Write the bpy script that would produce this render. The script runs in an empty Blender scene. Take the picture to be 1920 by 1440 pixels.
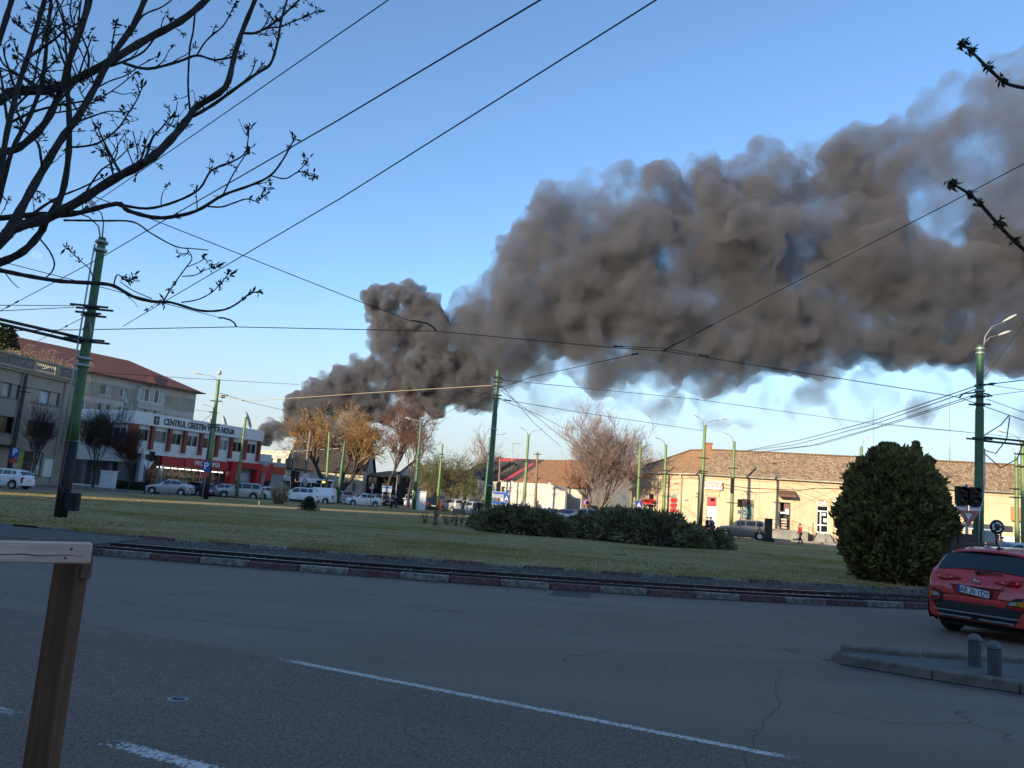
import bpy, bmesh, math, random
import numpy as np
from mathutils import Vector, Matrix, noise as mnoise
R = math.radians
random.seed(7)
rng = np.random.default_rng(11)
SC = bpy.context.scene
COL = SC.collection

# ------------------------------------------------------------------ camera
FPX = 1480.0            # focal length in pixels of a 1920 wide picture
CAM_H = 1.70
PITCH = math.atan(222.0 / FPX)
ROLL = math.atan(0.0745)
cF = Vector((0, math.cos(PITCH), math.sin(PITCH)))
cU0 = Vector((0, -math.sin(PITCH), math.cos(PITCH)))
cR0 = Vector((1, 0, 0))
cR = cR0 * math.cos(ROLL) + cU0 * math.sin(ROLL)
cU = cU0 * math.cos(ROLL) - cR0 * math.sin(ROLL)
CAM = Vector((0, 0, CAM_H))
cam = bpy.data.cameras.new('camera')
camo = bpy.data.objects.new('camera', cam)
COL.objects.link(camo)
cam.sensor_fit = 'HORIZONTAL'
cam.sensor_width = 36.0
cam.lens = 36.0 * FPX / 1920.0
cam.clip_start = 0.05
cam.clip_end = 20000.0
M3 = Matrix((cR, cU, -cF)).transposed()
camo.matrix_world = Matrix.Translation(CAM) @ M3.to_4x4()
SC.camera = camo

# ------------------------------------------------------------------ sky, sun, exposure
SUN_AZ = R(220.0)       # where the sun stands, clockwise from +Y: behind the viewer's left shoulder
SUN_EL = R(13.5)
w = bpy.data.worlds.new('World')
SC.world = w
w.use_nodes = True
wn, wl = w.node_tree.nodes, w.node_tree.links
bg = wn['Background']
bg.inputs['Strength'].default_value = 0.101
sky = wn.new('ShaderNodeTexSky')
sky.sky_type = 'NISHITA'
sky.sun_disc = False
sky.sun_elevation = SUN_EL
sky.sun_rotation = SUN_AZ
sky.altitude = 100
sky.air_density = 1.0
sky.dust_density = 0.3
sky.ozone_density = 3.6
# thin cloud bands low over the horizon
tc = wn.new('ShaderNodeTexCoord')
sep = wn.new('ShaderNodeSeparateXYZ'); wl.new(tc.outputs['Generated'], sep.inputs[0])
mp = wn.new('ShaderNodeMapping'); mp.inputs['Scale'].default_value = (3.0, 3.0, 16.0)
wl.new(tc.outputs['Generated'], mp.inputs[0])
cn = wn.new('ShaderNodeTexNoise'); cn.inputs['Scale'].default_value = 1.6; cn.inputs['Detail'].default_value = 7; cn.inputs['Roughness'].default_value = .62
wl.new(mp.outputs[0], cn.inputs['Vector'])
cr = wn.new('ShaderNodeMapRange'); cr.interpolation_type = 'SMOOTHSTEP'
cr.inputs[1].default_value = .44; cr.inputs[2].default_value = .70; cr.inputs[4].default_value = .8
wl.new(cn.outputs['Fac'], cr.inputs[0])
er = wn.new('ShaderNodeMapRange'); er.interpolation_type = 'SMOOTHSTEP'
er.inputs[1].default_value = .26; er.inputs[2].default_value = .02; er.inputs[3].default_value = 0.0; er.inputs[4].default_value = 1.0
wl.new(sep.outputs['Z'], er.inputs[0])
mm = wn.new('ShaderNodeMath'); mm.operation = 'MULTIPLY'
wl.new(cr.outputs[0], mm.inputs[0]); wl.new(er.outputs[0], mm.inputs[1])
hz = wn.new('ShaderNodeMapRange'); hz.interpolation_type = 'SMOOTHSTEP'      # ground haze band
hz.inputs[1].default_value = .27; hz.inputs[2].default_value = .0; hz.inputs[3].default_value = 0.0; hz.inputs[4].default_value = .97
wl.new(sep.outputs['Z'], hz.inputs[0])
mh_ = wn.new('ShaderNodeMath'); mh_.operation = 'MAXIMUM'
wl.new(mm.outputs[0], mh_.inputs[0]); wl.new(hz.outputs[0], mh_.inputs[1])
mx = wn.new('ShaderNodeMix'); mx.data_type = 'RGBA'
mx.inputs[7].default_value = (2.2, 2.38, 2.41, 1)
wl.new(mh_.outputs[0], mx.inputs[0]); wl.new(sky.outputs[0], mx.inputs[6]); wl.new(mx.outputs[2], bg.inputs['Color'])

sun = bpy.data.lights.new('sun', 'SUN')
suno = bpy.data.objects.new('sun', sun); COL.objects.link(suno)
sun.energy = 2.65
sun.angle = R(0.55)
sun.color = (1.0, 0.83, 0.58)
SUN_DIR = Vector((math.sin(SUN_AZ) * math.cos(SUN_EL), math.cos(SUN_AZ) * math.cos(SUN_EL), math.sin(SUN_EL)))
suno.rotation_euler = SUN_DIR.to_track_quat('Z', 'Y').to_euler()

SC.view_settings.view_transform = 'Standard'
SC.view_settings.look = 'None'
SC.view_settings.exposure = 1.52
SC.view_settings.gamma = 1.0
SC.view_settings.use_curve_mapping = False
SC.cycles.max_bounces = 6
SC.cycles.diffuse_bounces = 2
SC.cycles.glossy_bounces = 3
SC.cycles.transmission_bounces = 4
SC.cycles.transparent_max_bounces = 12
SC.cycles.volume_bounces = 1
SC.cycles.volume_max_steps = 256
SC.cycles.use_denoising = True

# ------------------------------------------------------------------ where things stand (metres; the survey of the square was read off the picture)
def ray(px, py):
    return (cF * FPX + cR * (px - 960.0) - cU * (py - 720.0))
def D(px, py, Y):
    d = ray(px, py)
    return CAM + d * (Y / d.y)
def G(px, py, z=0.0):
    d = ray(px, py)
    return CAM + d * ((z - CAM_H) / d.z)
def hy(px):
    return 942.5 + 0.0745 * (px - 960)
def gx(px, Y):
    "x on the ground (eye level) for a column of the picture at distance Y"
    return D(px, hy(px), Y).x

# ------------------------------------------------------------------ object helpers
def tag(o, label=None, cat=None, group=None, kind=None):
    if label: o['label'] = label
    if cat: o['category'] = cat
    if group: o['group'] = group
    if kind: o['kind'] = kind
    return o
def empty(name, loc=(0, 0, 0), rz=0.0, label=None, cat=None, group=None, kind=None):
    o = bpy.data.objects.new(name, None)
    COL.objects.link(o)
    o.location = loc
    o.rotation_euler = (0, 0, rz)
    o.empty_display_size = .2
    return tag(o, label, cat, group, kind)
def link(name, me, parent=None, mat=None):
    o = bpy.data.objects.new(name, me)
    COL.objects.link(o)
    if mat is not None:
        me.materials.clear(); me.materials.append(mat)
    if parent is not None: o.parent = parent
    return o
def copy_tree(o, parent=None):
    c = o.copy()
    COL.objects.link(c)
    c.parent = parent
    for ch in o.children:
        copy_tree(ch, c)
    return c

class MB:
    "collects boxes, tubes and sheets and links them as one mesh object"
    def __init__(self):
        self.v = []; self.f = []; self.smooth = []
    def add(self, vs, fs, smooth=False):
        b = len(self.v)
        self.v.extend(tuple(p) for p in vs)
        self.f.extend(tuple(i + b for i in f) for f in fs)
        self.smooth.extend([smooth] * len(fs))
        return self
    def box(self, x0, x1, y0, y1, z0, z1, m=None):
        vs = [Vector(p) for p in ((x0, y0, z0), (x1, y0, z0), (x1, y1, z0), (x0, y1, z0), (x0, y0, z1), (x1, y0, z1), (x1, y1, z1), (x0, y1, z1))]
        if m is not None: vs = [m @ p for p in vs]
        return self.add(vs, [(0, 3, 2, 1), (4, 5, 6, 7), (0, 1, 5, 4), (1, 2, 6, 5), (2, 3, 7, 6), (3, 0, 4, 7)])
    def bevbox(self, x0, x1, y0, y1, z0, z1, b, m=None):
        "box with chamfered edges"
        bm = bmesh.new()
        bmesh.ops.create_cube(bm, size=1.0)
        for vv in bm.verts:
            vv.co = Vector(((x0 + x1) / 2 + vv.co.x * (x1 - x0), (y0 + y1) / 2 + vv.co.y * (y1 - y0), (z0 + z1) / 2 + vv.co.z * (z1 - z0)))
        bmesh.ops.bevel(bm, geom=list(bm.edges), offset=b, segments=1, affect='EDGES')
        bm.verts.index_update()
        vs = [vv.co.copy() for vv in bm.verts]
        if m is not None: vs = [m @ p for p in vs]
        fs = [tuple(vv.index for vv in f.verts) for f in bm.faces]
        bm.free()
        return self.add(vs, fs)
    def quad(self, a, b, c, d):
        return self.add([a, b, c, d], [(0, 1, 2, 3)])
    def prism(self, poly, z0, z1, m=None):
        n = len(poly)
        vs = [Vector((p[0], p[1], z0)) for p in poly] + [Vector((p[0], p[1], z1)) for p in poly]
        if m is not None: vs = [m @ p for p in vs]
        fs = [tuple(reversed(range(n))), tuple(range(n, 2 * n))] + [(i, (i + 1) % n, n + (i + 1) % n, n + i) for i in range(n)]
        return self.add(vs, fs)
    def tube(self, pts, radii, n=8, cap=True, smooth=True):
        pts = [Vector(p) for p in pts]
        if not hasattr(radii, '__len__'): radii = [radii] * len(pts)
        vs, fs = [], []
        t0 = (pts[1] - pts[0]).normalized()
        ref = Vector((0, 0, 1)) if abs(t0.z) < .9 else Vector((1, 0, 0))
        a = t0.cross(ref).normalized()
        for i, p in enumerate(pts):
            if i == 0: t = pts[1] - pts[0]
            elif i == len(pts) - 1: t = pts[-1] - pts[-2]
            else: t = pts[i + 1] - pts[i - 1]
            if t.length < 1e-9: t = t0
            t = t.normalized()
            a = (a - t * a.dot(t))
            a = a.normalized() if a.length > 1e-6 else t.orthogonal().normalized()
            b = t.cross(a)
            for k in range(n):
                an = 2 * math.pi * k / n
                vs.append(p + (a * math.cos(an) + b * math.sin(an)) * radii[i])
        for i in range(len(pts) - 1):
            for k in range(n):
                k2 = (k + 1) % n
                fs.append((i * n + k, i * n + k2, (i + 1) * n + k2, (i + 1) * n + k))
        if cap:
            fs.append(tuple(reversed(range(n)))); fs.append(tuple(range((len(pts) - 1) * n, len(pts) * n)))
        return self.add(vs, fs, smooth)
    def lathe(self, prof, n=16, c=(0, 0, 0), axis='z', smooth=True, m=None, cap=True):
        "prof: (radius, height) pairs"
        vs, fs = [], []
        for r_, h in prof:
            for k in range(n):
                an = 2 * math.pi * k / n
                x, y = r_ * math.cos(an), r_ * math.sin(an)
                if axis == 'z': p = Vector((x, y, h))
                elif axis == 'y': p = Vector((x, h, -y))
                else: p = Vector((h, x, y))
                p = p + Vector(c)
                if m is not None: p = m @ p
                vs.append(p)
        for i in range(len(prof) - 1):
            for k in range(n):
                k2 = (k + 1) % n
                fs.append((i * n + k, i * n + k2, (i + 1) * n + k2, (i + 1) * n + k))
        if cap: fs.append(tuple(reversed(range(n)))); fs.append(tuple(range((len(prof) - 1) * n, len(prof) * n)))
        return self.add(vs, fs, smooth)
    def mesh(self, name='mesh', mat=None):
        me = bpy.data.meshes.new(name)
        me.from_pydata(self.v, [], self.f)
        me.polygons.foreach_set('use_smooth', np.array(self.smooth, dtype=bool))
        me.update()
        if mat is not None: me.materials.append(mat)
        return me
    def build(self, name, mat, parent=None, sharp=None):
        me = self.mesh(name, mat)
        if sharp is not None:
            me.polygons.foreach_set('use_smooth', np.ones(len(me.polygons), dtype=bool))
            me.set_sharp_from_angle(angle=R(sharp))
        return link(name, me, parent)

# ------------------------------------------------------------------ materials
MATS = {}
def mat(name, col=(.5, .5, .5), rough=.6, metal=0.0, var=0.0, scale=4.0, bump=0.0, bscale=None, emit=None, spec=.5, coat=0.0, trans=0.0, col2=None, contrast=(.35, .65), dirt=0.0, coord='Object'):
    "procedural surface: base colour broken up by noise, optional second colour, fine relief and dirt"
    m = bpy.data.materials.new(name)
    MATS[name] = m
    m.use_nodes = True
    nt = m.node_tree; n, l = nt.nodes, nt.links
    b = n['Principled BSDF']
    b.inputs['Roughness'].default_value = rough
    b.inputs['Metallic'].default_value = metal
    b.inputs['Specular IOR Level'].default_value = spec
    b.inputs['Coat Weight'].default_value = coat
    b.inputs['Transmission Weight'].default_value = trans
    b.inputs['Base Color'].default_value = (*col, 1)
    if var or col2 or bump or dirt:
        t = n.new('ShaderNodeTexCoord')
        nz = n.new('ShaderNodeTexNoise'); nz.inputs['Scale'].default_value = scale; nz.inputs['Detail'].default_value = 6; nz.inputs['Roughness'].default_value = .62
        l.new(t.outputs[coord], nz.inputs['Vector'])
        mr = n.new('ShaderNodeMapRange'); mr.inputs[1].default_value = contrast[0]; mr.inputs[2].default_value = contrast[1]
        l.new(nz.outputs['Fac'], mr.inputs[0])
        mixn = n.new('ShaderNodeMix'); mixn.data_type = 'RGBA'
        c2 = col2 if col2 else tuple(c * (1 - var) for c in col)
        mixn.inputs[6].default_value = (*col, 1); mixn.inputs[7].default_value = (*c2, 1)
        l.new(mr.outputs[0], mixn.inputs[0])
        out = mixn.outputs[2]
        if dirt:
            n2 = n.new('ShaderNodeTexNoise'); n2.inputs['Scale'].default_value = scale * 7; n2.inputs['Detail'].default_value = 4
            l.new(t.outputs[coord], n2.inputs['Vector'])
            m2 = n.new('ShaderNodeMapRange'); m2.inputs[1].default_value = .45; m2.inputs[2].default_value = .75; m2.inputs[4].default_value = dirt
            l.new(n2.outputs['Fac'], m2.inputs[0])
            mx2 = n.new('ShaderNodeMix'); mx2.data_type = 'RGBA'
            mx2.inputs[7].default_value = (col[0] * .35, col[1] * .33, col[2] * .3, 1)
            l.new(m2.outputs[0], mx2.inputs[0]); l.new(out, mx2.inputs[6]); out = mx2.outputs[2]
        l.new(out, b.inputs['Base Color'])
        if bump:
            bn = n.new('ShaderNodeTexNoise'); bn.inputs['Scale'].default_value = bscale or scale * 10; bn.inputs['Detail'].default_value = 3
            l.new(t.outputs[coord], bn.inputs['Vector'])
            bp = n.new('ShaderNodeBump'); bp.inputs['Strength'].default_value = bump; bp.inputs['Distance'].default_value = .02
            l.new(bn.outputs['Fac'], bp.inputs['Height']); l.new(bp.outputs[0], b.inputs['Normal'])
    if emit:
        b.inputs['Emission Color'].default_value = (*emit[:3], 1); b.inputs['Emission Strength'].default_value = emit[3]
    return m
# ------------------------------------------------------------------ ground, road, tracks, grass
def nodes_of(m):
    return m.node_tree.nodes, m.node_tree.links, m.node_tree.nodes['Principled BSDF']
def noise(n, l, vec, scale, detail=5, rough=.6, dist=0.0):
    z = n.new('ShaderNodeTexNoise'); z.inputs['Scale'].default_value = scale; z.inputs['Detail'].default_value = detail
    z.inputs['Roughness'].default_value = rough; z.inputs['Distortion'].default_value = dist
    l.new(vec, z.inputs['Vector']); return z.outputs['Fac']
def ramp(n, l, fac, lo, hi, a=0.0, b=1.0, smooth=False):
    r = n.new('ShaderNodeMapRange')
    if smooth: r.interpolation_type = 'SMOOTHSTEP'
    r.inputs[1].default_value = lo; r.inputs[2].default_value = hi; r.inputs[3].default_value = a; r.inputs[4].default_value = b
    l.new(fac, r.inputs[0]); return r.outputs[0]
def mixc(n, l, fac, a, b):
    x = n.new('ShaderNodeMix'); x.data_type = 'RGBA'
    if hasattr(fac, 'links') or hasattr(fac, 'is_linked'): l.new(fac, x.inputs[0])
    else: x.inputs[0].default_value = fac
    for i, c in ((6, a), (7, b)):
        if isinstance(c, tuple): x.inputs[i].default_value = (*c, 1)
        else: l.new(c, x.inputs[i])
    return x.outputs[2]
def math2(n, l, op, a, b):
    x = n.new('ShaderNodeMath'); x.operation = op
    for i, c in ((0, a), (1, b)):
        if isinstance(c, (int, float)): x.inputs[i].default_value = c
        else: l.new(c, x.inputs[i])
    return x.outputs[0]

def asphalt_mat(name, base=(.225, .166, .126), crack=1.0, coarse=0.0):
    m = bpy.data.materials.new(name); m.use_nodes = True
    n, l, b = nodes_of(m)
    t = n.new('ShaderNodeTexCoord'); o = t.outputs['Object']
    mp = n.new('ShaderNodeMapping'); mp.inputs['Scale'].default_value = (.35, 1.6, 1); mp.inputs['Rotation'].default_value = (0, 0, R(6)); l.new(o, mp.inputs[0])
    streak = ramp(n, l, noise(n, l, mp.outputs[0], .55, 6, .6), .34, .68)
    big = ramp(n, l, noise(n, l, o, .22, 4, .55, .6), .36, .66)
    fine = ramp(n, l, noise(n, l, o, 75, 3, .7), .25, .75)
    grain = ramp(n, l, noise(n, l, o, 26, 4, .75), .3, .7)
    c = mixc(n, l, streak, tuple(x * .72 for x in base), tuple(x * 1.25 for x in base))
    c = mixc(n, l, math2(n, l, 'MULTIPLY', big, .55), c, tuple(x * .62 for x in base))
    c = mixc(n, l, math2(n, l, 'MULTIPLY', fine, .6), c, tuple(x * 1.9 for x in base))
    c = mixc(n, l, math2(n, l, 'MULTIPLY', grain, .5), c, tuple(x * .40 for x in base))
    # pale worn spots
    sp = ramp(n, l, noise(n, l, o, 2.3, 5, .7), .69, .74)
    c = mixc(n, l, math2(n, l, 'MULTIPLY', sp, .35), c, tuple(x * 2.2 for x in base))
    if crack:
        w1 = n.new('ShaderNodeTexNoise'); w1.inputs['Scale'].default_value = 1.1; w1.inputs['Detail'].default_value = 5; l.new(o, w1.inputs['Vector'])
        va = n.new('ShaderNodeVectorMath'); va.operation = 'SCALE'; va.inputs[3].default_value = 1.3; l.new(w1.outputs['Color'], va.inputs[0])
        vb = n.new('ShaderNodeVectorMath'); vb.operation = 'ADD'; l.new(o, vb.inputs[0]); l.new(va.outputs[0], vb.inputs[1])
        vo = n.new('ShaderNodeTexVoronoi'); vo.feature = 'DISTANCE_TO_EDGE'; vo.inputs['Scale'].default_value = .33; l.new(vb.outputs[0], vo.inputs['Vector'])
        ck = ramp(n, l, vo.outputs['Distance'], .0025, .010, 1, 0)
        msk = ramp(n, l, noise(n, l, o, .30, 3), .50, .60)
        c = mixc(n, l, math2(n, l, 'MULTIPLY', math2(n, l, 'MULTIPLY', ck, msk), .75 * crack), c, tuple(x * .25 for x in base))
    # oil spots and pale aggregate chips
    oil = ramp(n, l, noise(n, l, o, 1.1, 4, .6), .66, .74)
    c = mixc(n, l, math2(n, l, 'MULTIPLY', oil, .45), c, tuple(x * .45 for x in base))
    if coarse:
        vc = n.new('ShaderNodeTexVoronoi'); vc.inputs['Scale'].default_value = 55; l.new(o, vc.inputs['Vector'])
        chip = ramp(n, l, vc.outputs['Distance'], .18, .42, 1, 0)
        sc_ = n.new('ShaderNodeSeparateColor'); l.new(vc.outputs['Color'], sc_.inputs[0])
        c = mixc(n, l, math2(n, l, 'MULTIPLY', math2(n, l, 'MULTIPLY', chip, ramp(n, l, sc_.outputs[0], .35, .9)), .75), c, tuple(x * 2.0 for x in base))
        c = mixc(n, l, math2(n, l, 'MULTIPLY', ramp(n, l, vc.outputs['Distance'], .45, .7), .6), c, tuple(x * .4 for x in base))
    l.new(c, b.inputs['Base Color'])
    b.inputs['Roughness'].default_value = .72
    b.inputs['Specular IOR Level'].default_value = .35
    bp = n.new('ShaderNodeBump'); bp.inputs['Strength'].default_value = .8; bp.inputs['Distance'].default_value = .02
    l.new(grain, bp.inputs['Height']); l.new(bp.outputs[0], b.inputs['Normal'])
    return m

ASPH = asphalt_mat('worn_asphalt')
ASPH2 = asphalt_mat('pavement_asphalt', (.13, .127, .12), .5)

# far plain
mb = MB(); mb.quad((-9000, -3000, -.03), (9000, -3000, -.03), (9000, 14000, -.03), (-9000, 14000, -.03))
tag(mb.build('ground', mat('far_ground', (.09, .085, .07), .9, var=.4, scale=.02)), kind='structure')
mb = MB(); mb.quad((-170, -70, 0), (170, -70, 0), (170, 190, 0), (-170, 190, 0))
tag(mb.build('road', ASPH), kind='structure')
# coarser, older surfacing of the near lane; its joint runs along the white line
mb = MB(); ja, jb, jc = G(-700, 1010), G(520, 1234), G(1512, 1428); jd = jc + (jc - jb) * 4
mb.add([(-40, -30, .002), (60, -30, .002), (jd.x, jd.y, .002), (jc.x, jc.y, .002), (jb.x, jb.y, .002), (ja.x, ja.y, .002)], [(0, 1, 2, 3, 4, 5)])
tag(mb.build('road_lane', asphalt_mat('coarse_asphalt', (.225, .155, .116), .6, 1.0)), kind='structure')

# --- the tram bed and its two kerb lines (cubic curves through surveyed points)
outer_px = [(175, 1041), (390, 1058), (600, 1075.5), (700, 1083), (1019, 1104), (1300, 1123), (1520, 1134), (1747, 1143)]
inner_px = [(0, 986), (120, 999), (251, 1012), (441, 1027), (700, 1047), (1030, 1070), (1300, 1089), (1520, 1101), (1747, 1108)]
op = np.array([G(x, y)[:2] for x, y in outer_px]); ip = np.array([G(x, y, .02)[:2] for x, y in inner_px])
oc = np.polyfit(op[:, 0], op[:, 1], 3); ic = np.polyfit(ip[:, 0], ip[:, 1], 3)
def curve_line(c, x0, x1, lo, hi, off=0.0, step=1.0):
    "points a metre apart along the curve; straight past the surveyed span"
    d = np.polyder(c)
    def y(x):
        if x < lo: return np.polyval(c, lo) + np.polyval(d, lo) * (x - lo)
        if x > hi: return np.polyval(c, hi) + np.polyval(d, hi) * (x - hi)
        return np.polyval(c, x)
    pts = []; x = x0
    while x < x1:
        e = .01
        t = Vector((e, y(x + e) - y(x), 0)).normalized()
        pts.append(Vector((x, y(x), 0)) + Vector((-t.y, t.x, 0)) * off)
        x += step * t.x
    return pts
OUT = lambda x0, x1, off=0.0, step=1.0: curve_line(oc, x0, x1, op[0, 0], op[-1, 0], off, step)
INN = lambda x0, x1, off=0.0, step=1.0: curve_line(ic, x0, x1, ip[0, 0], ip[-1, 0], off, step)

def stained(name, col, under, cut, scale=9.0):
    "flaking paint over concrete"
    m = bpy.data.materials.new(name); m.use_nodes = True
    n, l, b = nodes_of(m)
    t = n.new('ShaderNodeTexCoord')
    oi = n.new('ShaderNodeObjectInfo')
    ad = n.new('ShaderNodeVectorMath'); ad.operation = 'ADD'; l.new(t.outputs['Object'], ad.inputs[0])
    cb = n.new('ShaderNodeCombineXYZ'); mu = math2(n, l, 'MULTIPLY', oi.outputs['Random'], 60.0)
    l.new(mu, cb.inputs[0]); l.new(mu, cb.inputs[1]); l.new(cb.outputs[0], ad.inputs[1])
    o = ad.outputs[0]
    f = ramp(n, l, noise(n, l, o, scale, 6, .72), cut - .05, cut + .06)
    tone = ramp(n, l, noise(n, l, o, 2.2, 4), .3, .7)
    c1 = mixc(n, l, tone, col, tuple(x * .7 for x in col))
    c2 = mixc(n, l, ramp(n, l, noise(n, l, o, 40, 3), .3, .7), under, tuple(x * .55 for x in under))
    c = mixc(n, l, f, c1, c2)
    c = mixc(n, l, math2(n, l, 'MULTIPLY', oi.outputs['Random'], .35), c, tuple(x * .5 for x in under))
    l.new(c, b.inputs['Base Color']); b.inputs['Roughness'].default_value = .85
    bp = n.new('ShaderNodeBump'); bp.inputs['Strength'].default_value = .4; bp.inputs['Distance'].default_value = .01
    l.new(f, bp.inputs['Height']); l.new(bp.outputs[0], b.inputs['Normal'])
    return m
KRED = stained('kerb_red_paint', (.15, .050, .045), (.17, .15, .13), .52)
KWHT = stained('kerb_white_paint', (.37, .335, .29), (.19, .16, .13), .49)
KGRY = stained('kerb_bare_concrete', (.20, .19, .165), (.12, .115, .10), .55)

def kerb_run(name, pts, h, wd, mats, z0=0.0, gap=.012, seed=1, wonky=.006):
    rr = random.Random(seed)
    root = empty(name, (0, 0, 0), kind='structure')
    cache = {}
    for i in range(len(pts) - 1):
        a, b = pts[i], pts[i + 1]
        L = round((b - a).length, 2)
        m = mats[i % len(mats)]
        key = (L, m.name)
        if key not in cache:
            q = MB(); q.bevbox(-L / 2 + gap, L / 2 - gap, 0, wd, 0, h, .018)
            cache[key] = q.mesh('kerb_stone', m)
        o = link('kerb_stone', cache[key], root)
        o.location = ((a + b) / 2) + Vector((0, rr.uniform(-wonky, wonky), z0 + rr.uniform(-wonky, wonky)))
        o.rotation_euler = (rr.uniform(-.02, .02), rr.uniform(-.006, .006), math.atan2(b.y - a.y, b.x - a.x) + rr.uniform(-.006, .006))
    return root
kerb_run('kerb', OUT(-9.2, 24, 0.0, 1.03), .135, .16, [KRED, KWHT], seed=2)
kerb_run('kerb', INN(-12.6, 30, 0.0, 1.03), .12, .14, [KWHT, KRED], seed=3, wonky=.022)
left_k = INN(-60, -12.4, 0.0, 1.2)
kerb_run('kerb', left_k, .10, .14, [KGRY], seed=4, wonky=.012)
# concrete gutter strip along the outer kerb
def strip(mbx, la, lb, z):
    n_ = min(len(la), len(lb))
    vs = []
    for i in range(n_):
        vs.append((la[i].x, la[i].y, z)); vs.append((lb[i].x, lb[i].y, z))
    mbx.add(vs, [(2 * i, 2 * i + 2, 2 * i + 3, 2 * i + 1) for i in range(n_ - 1)])
mb = MB(); strip(mb, OUT(-9.2, 24, -.10), OUT(-9.2, 24, .01), .004)
tag(mb.build('gutter', mat('gutter_concrete', (.22, .21, .19), .85, var=.5, scale=3, bump=.3)), kind='structure')

# ballast bed
ballast_m = mat('ballast_dust', (.085, .072, .06), .95, var=.6, scale=14, bump=1.0, bscale=60)
mb = MB()
a_ = OUT(-9.3, 26, .15); b_ = INN(-9.3, 26, -.0)
nn = 36
xs = np.linspace(-9.2, 26, nn)
def yo(x, c, arr):
    lo, hi = arr[0, 0], arr[-1, 0]; d = np.polyder(c)
    if x < lo: return float(np.polyval(c, lo) + np.polyval(d, lo) * (x - lo))
    if x > hi: return float(np.polyval(c, hi) + np.polyval(d, hi) * (x - hi))
    return float(np.polyval(c, x))
strip(mb, [Vector((x, yo(x, oc, op) + .14, 0)) for x in xs], [Vector((x, yo(x, ic, ip) + .02, 0)) for x in xs], .05)
tag(mb.build('track_bed', ballast_m), kind='structure')
rock = mat('ballast_stone', (.22, .185, .155), .9, var=.65, scale=3.0, coord='Object', contrast=(.3, .7))
mb = MB(); rr = random.Random(5)
for i in range(5200):
    x = rr.uniform(-9, 17); f = rr.random()
    ya, yb = yo(x, oc, op) + .2, yo(x, ic, ip) - .03
    y = ya + (yb - ya) * f
    s = rr.uniform(.018, .045)
    p = Vector((x, y, .05 + s * .4 + (.03 if f > .6 else 0) * rr.random()))
    vs = [p + Vector((rr.uniform(.6, 1.2) * dx * s, rr.uniform(.6, 1.2) * dy * s, rr.uniform(.6, 1.1) * dz * s)) for dx, dy, dz in ((1, 0, 0), (0, 1, 0), (-1, 0, 0), (0, -1, 0), (0, 0, 1))]
    mb.add(vs, [(0, 1, 4), (1, 2, 4), (2, 3, 4), (3, 0, 4)])
tag(mb.build('ballast', rock), 'dark crushed stone ballast between the two painted kerbs', 'ballast', kind='stuff')
# rails
rail_m = mat('rail_steel', (.055, .042, .035), .55, .3, var=.5, scale=5)
rail_top = mat('rail_worn_top', (.38, .38, .39), .28, 1.0, var=.3, scale=3)
for off, nm in ((.62, 'near'), (1.64, 'far')):
    pts = OUT(-60, 40, off, .8)
    mb = MB()
    for i in range(len(pts) - 1):
        a, b = pts[i], pts[i + 1]
        t = (b - a).normalized(); nrm = Vector((-t.y, t.x, 0))
        for (w0, z0, z1) in ((.055, .01, .035), (.014, .035, .11), (.034, .11, .142)):
            zz = -.06 if a.x < -9.6 else 0.0
            za = zz if z0 < .1 else zz
            vs = [a - nrm * w0 + Vector((0, 0, z0 + za)), a + nrm * w0 + Vector((0, 0, z0 + za)), a + nrm * w0 + Vector((0, 0, z1 + za)), a - nrm * w0 + Vector((0, 0, z1 + za)),
                  b - nrm * w0 + Vector((0, 0, z0 + za)), b + nrm * w0 + Vector((0, 0, z0 + za)), b + nrm * w0 + Vector((0, 0, z1 + za)), b - nrm * w0 + Vector((0, 0, z1 + za))]
            mb.add(vs, [(0, 4, 7, 3), (1, 2, 6, 5), (3, 7, 6, 2)])
    ro = mb.build('tram_rail', rail_m)
    tag(ro, 'rusty tram rail nearer the road kerb' if nm == 'near' else 'rusty tram rail nearer the grass kerb', 'rail', 'tram rails')
    mb = MB()
    zt = .1455
    vs = []
    for i in range(len(pts)):
        a = pts[i]; t = (pts[min(i + 1, len(pts) - 1)] - pts[max(i - 1, 0)]).normalized(); nrm = Vector((-t.y, t.x, 0))
        zz = -.06 if a.x < -9.6 else 0.0
        vs += [a - nrm * .022 + Vector((0, 0, zt + zz)), a + nrm * .022 + Vector((0, 0, zt + zz))]
    mb.add(vs, [(2 * i, 2 * i + 2, 2 * i + 3, 2 * i + 1) for i in range(len(pts) - 1)])
    mb.build('running_surface', rail_top, ro)
# paved crossing the rails run into at the left
mb = MB()
xs2 = np.linspace(-60, -9.25, 30)
strip(mb, [Vector((x, yo(x, oc, op) - .05, 0)) for x in xs2], [Vector((x, yo(x, ic, ip), 0)) for x in xs2], .07)
for a, b in (((-9.25, yo(-9.25, oc, op) - .05), (-9.25, yo(-9.25, ic, ip))),):
    mb.quad((a[0], a[1], 0), (b[0], b[1], 0), (b[0], b[1], .07), (a[0], a[1], .07))
tag(mb.build('track_paving', asphalt_mat('track_asphalt', (.10, .088, .078), 0)), kind='structure')

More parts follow.
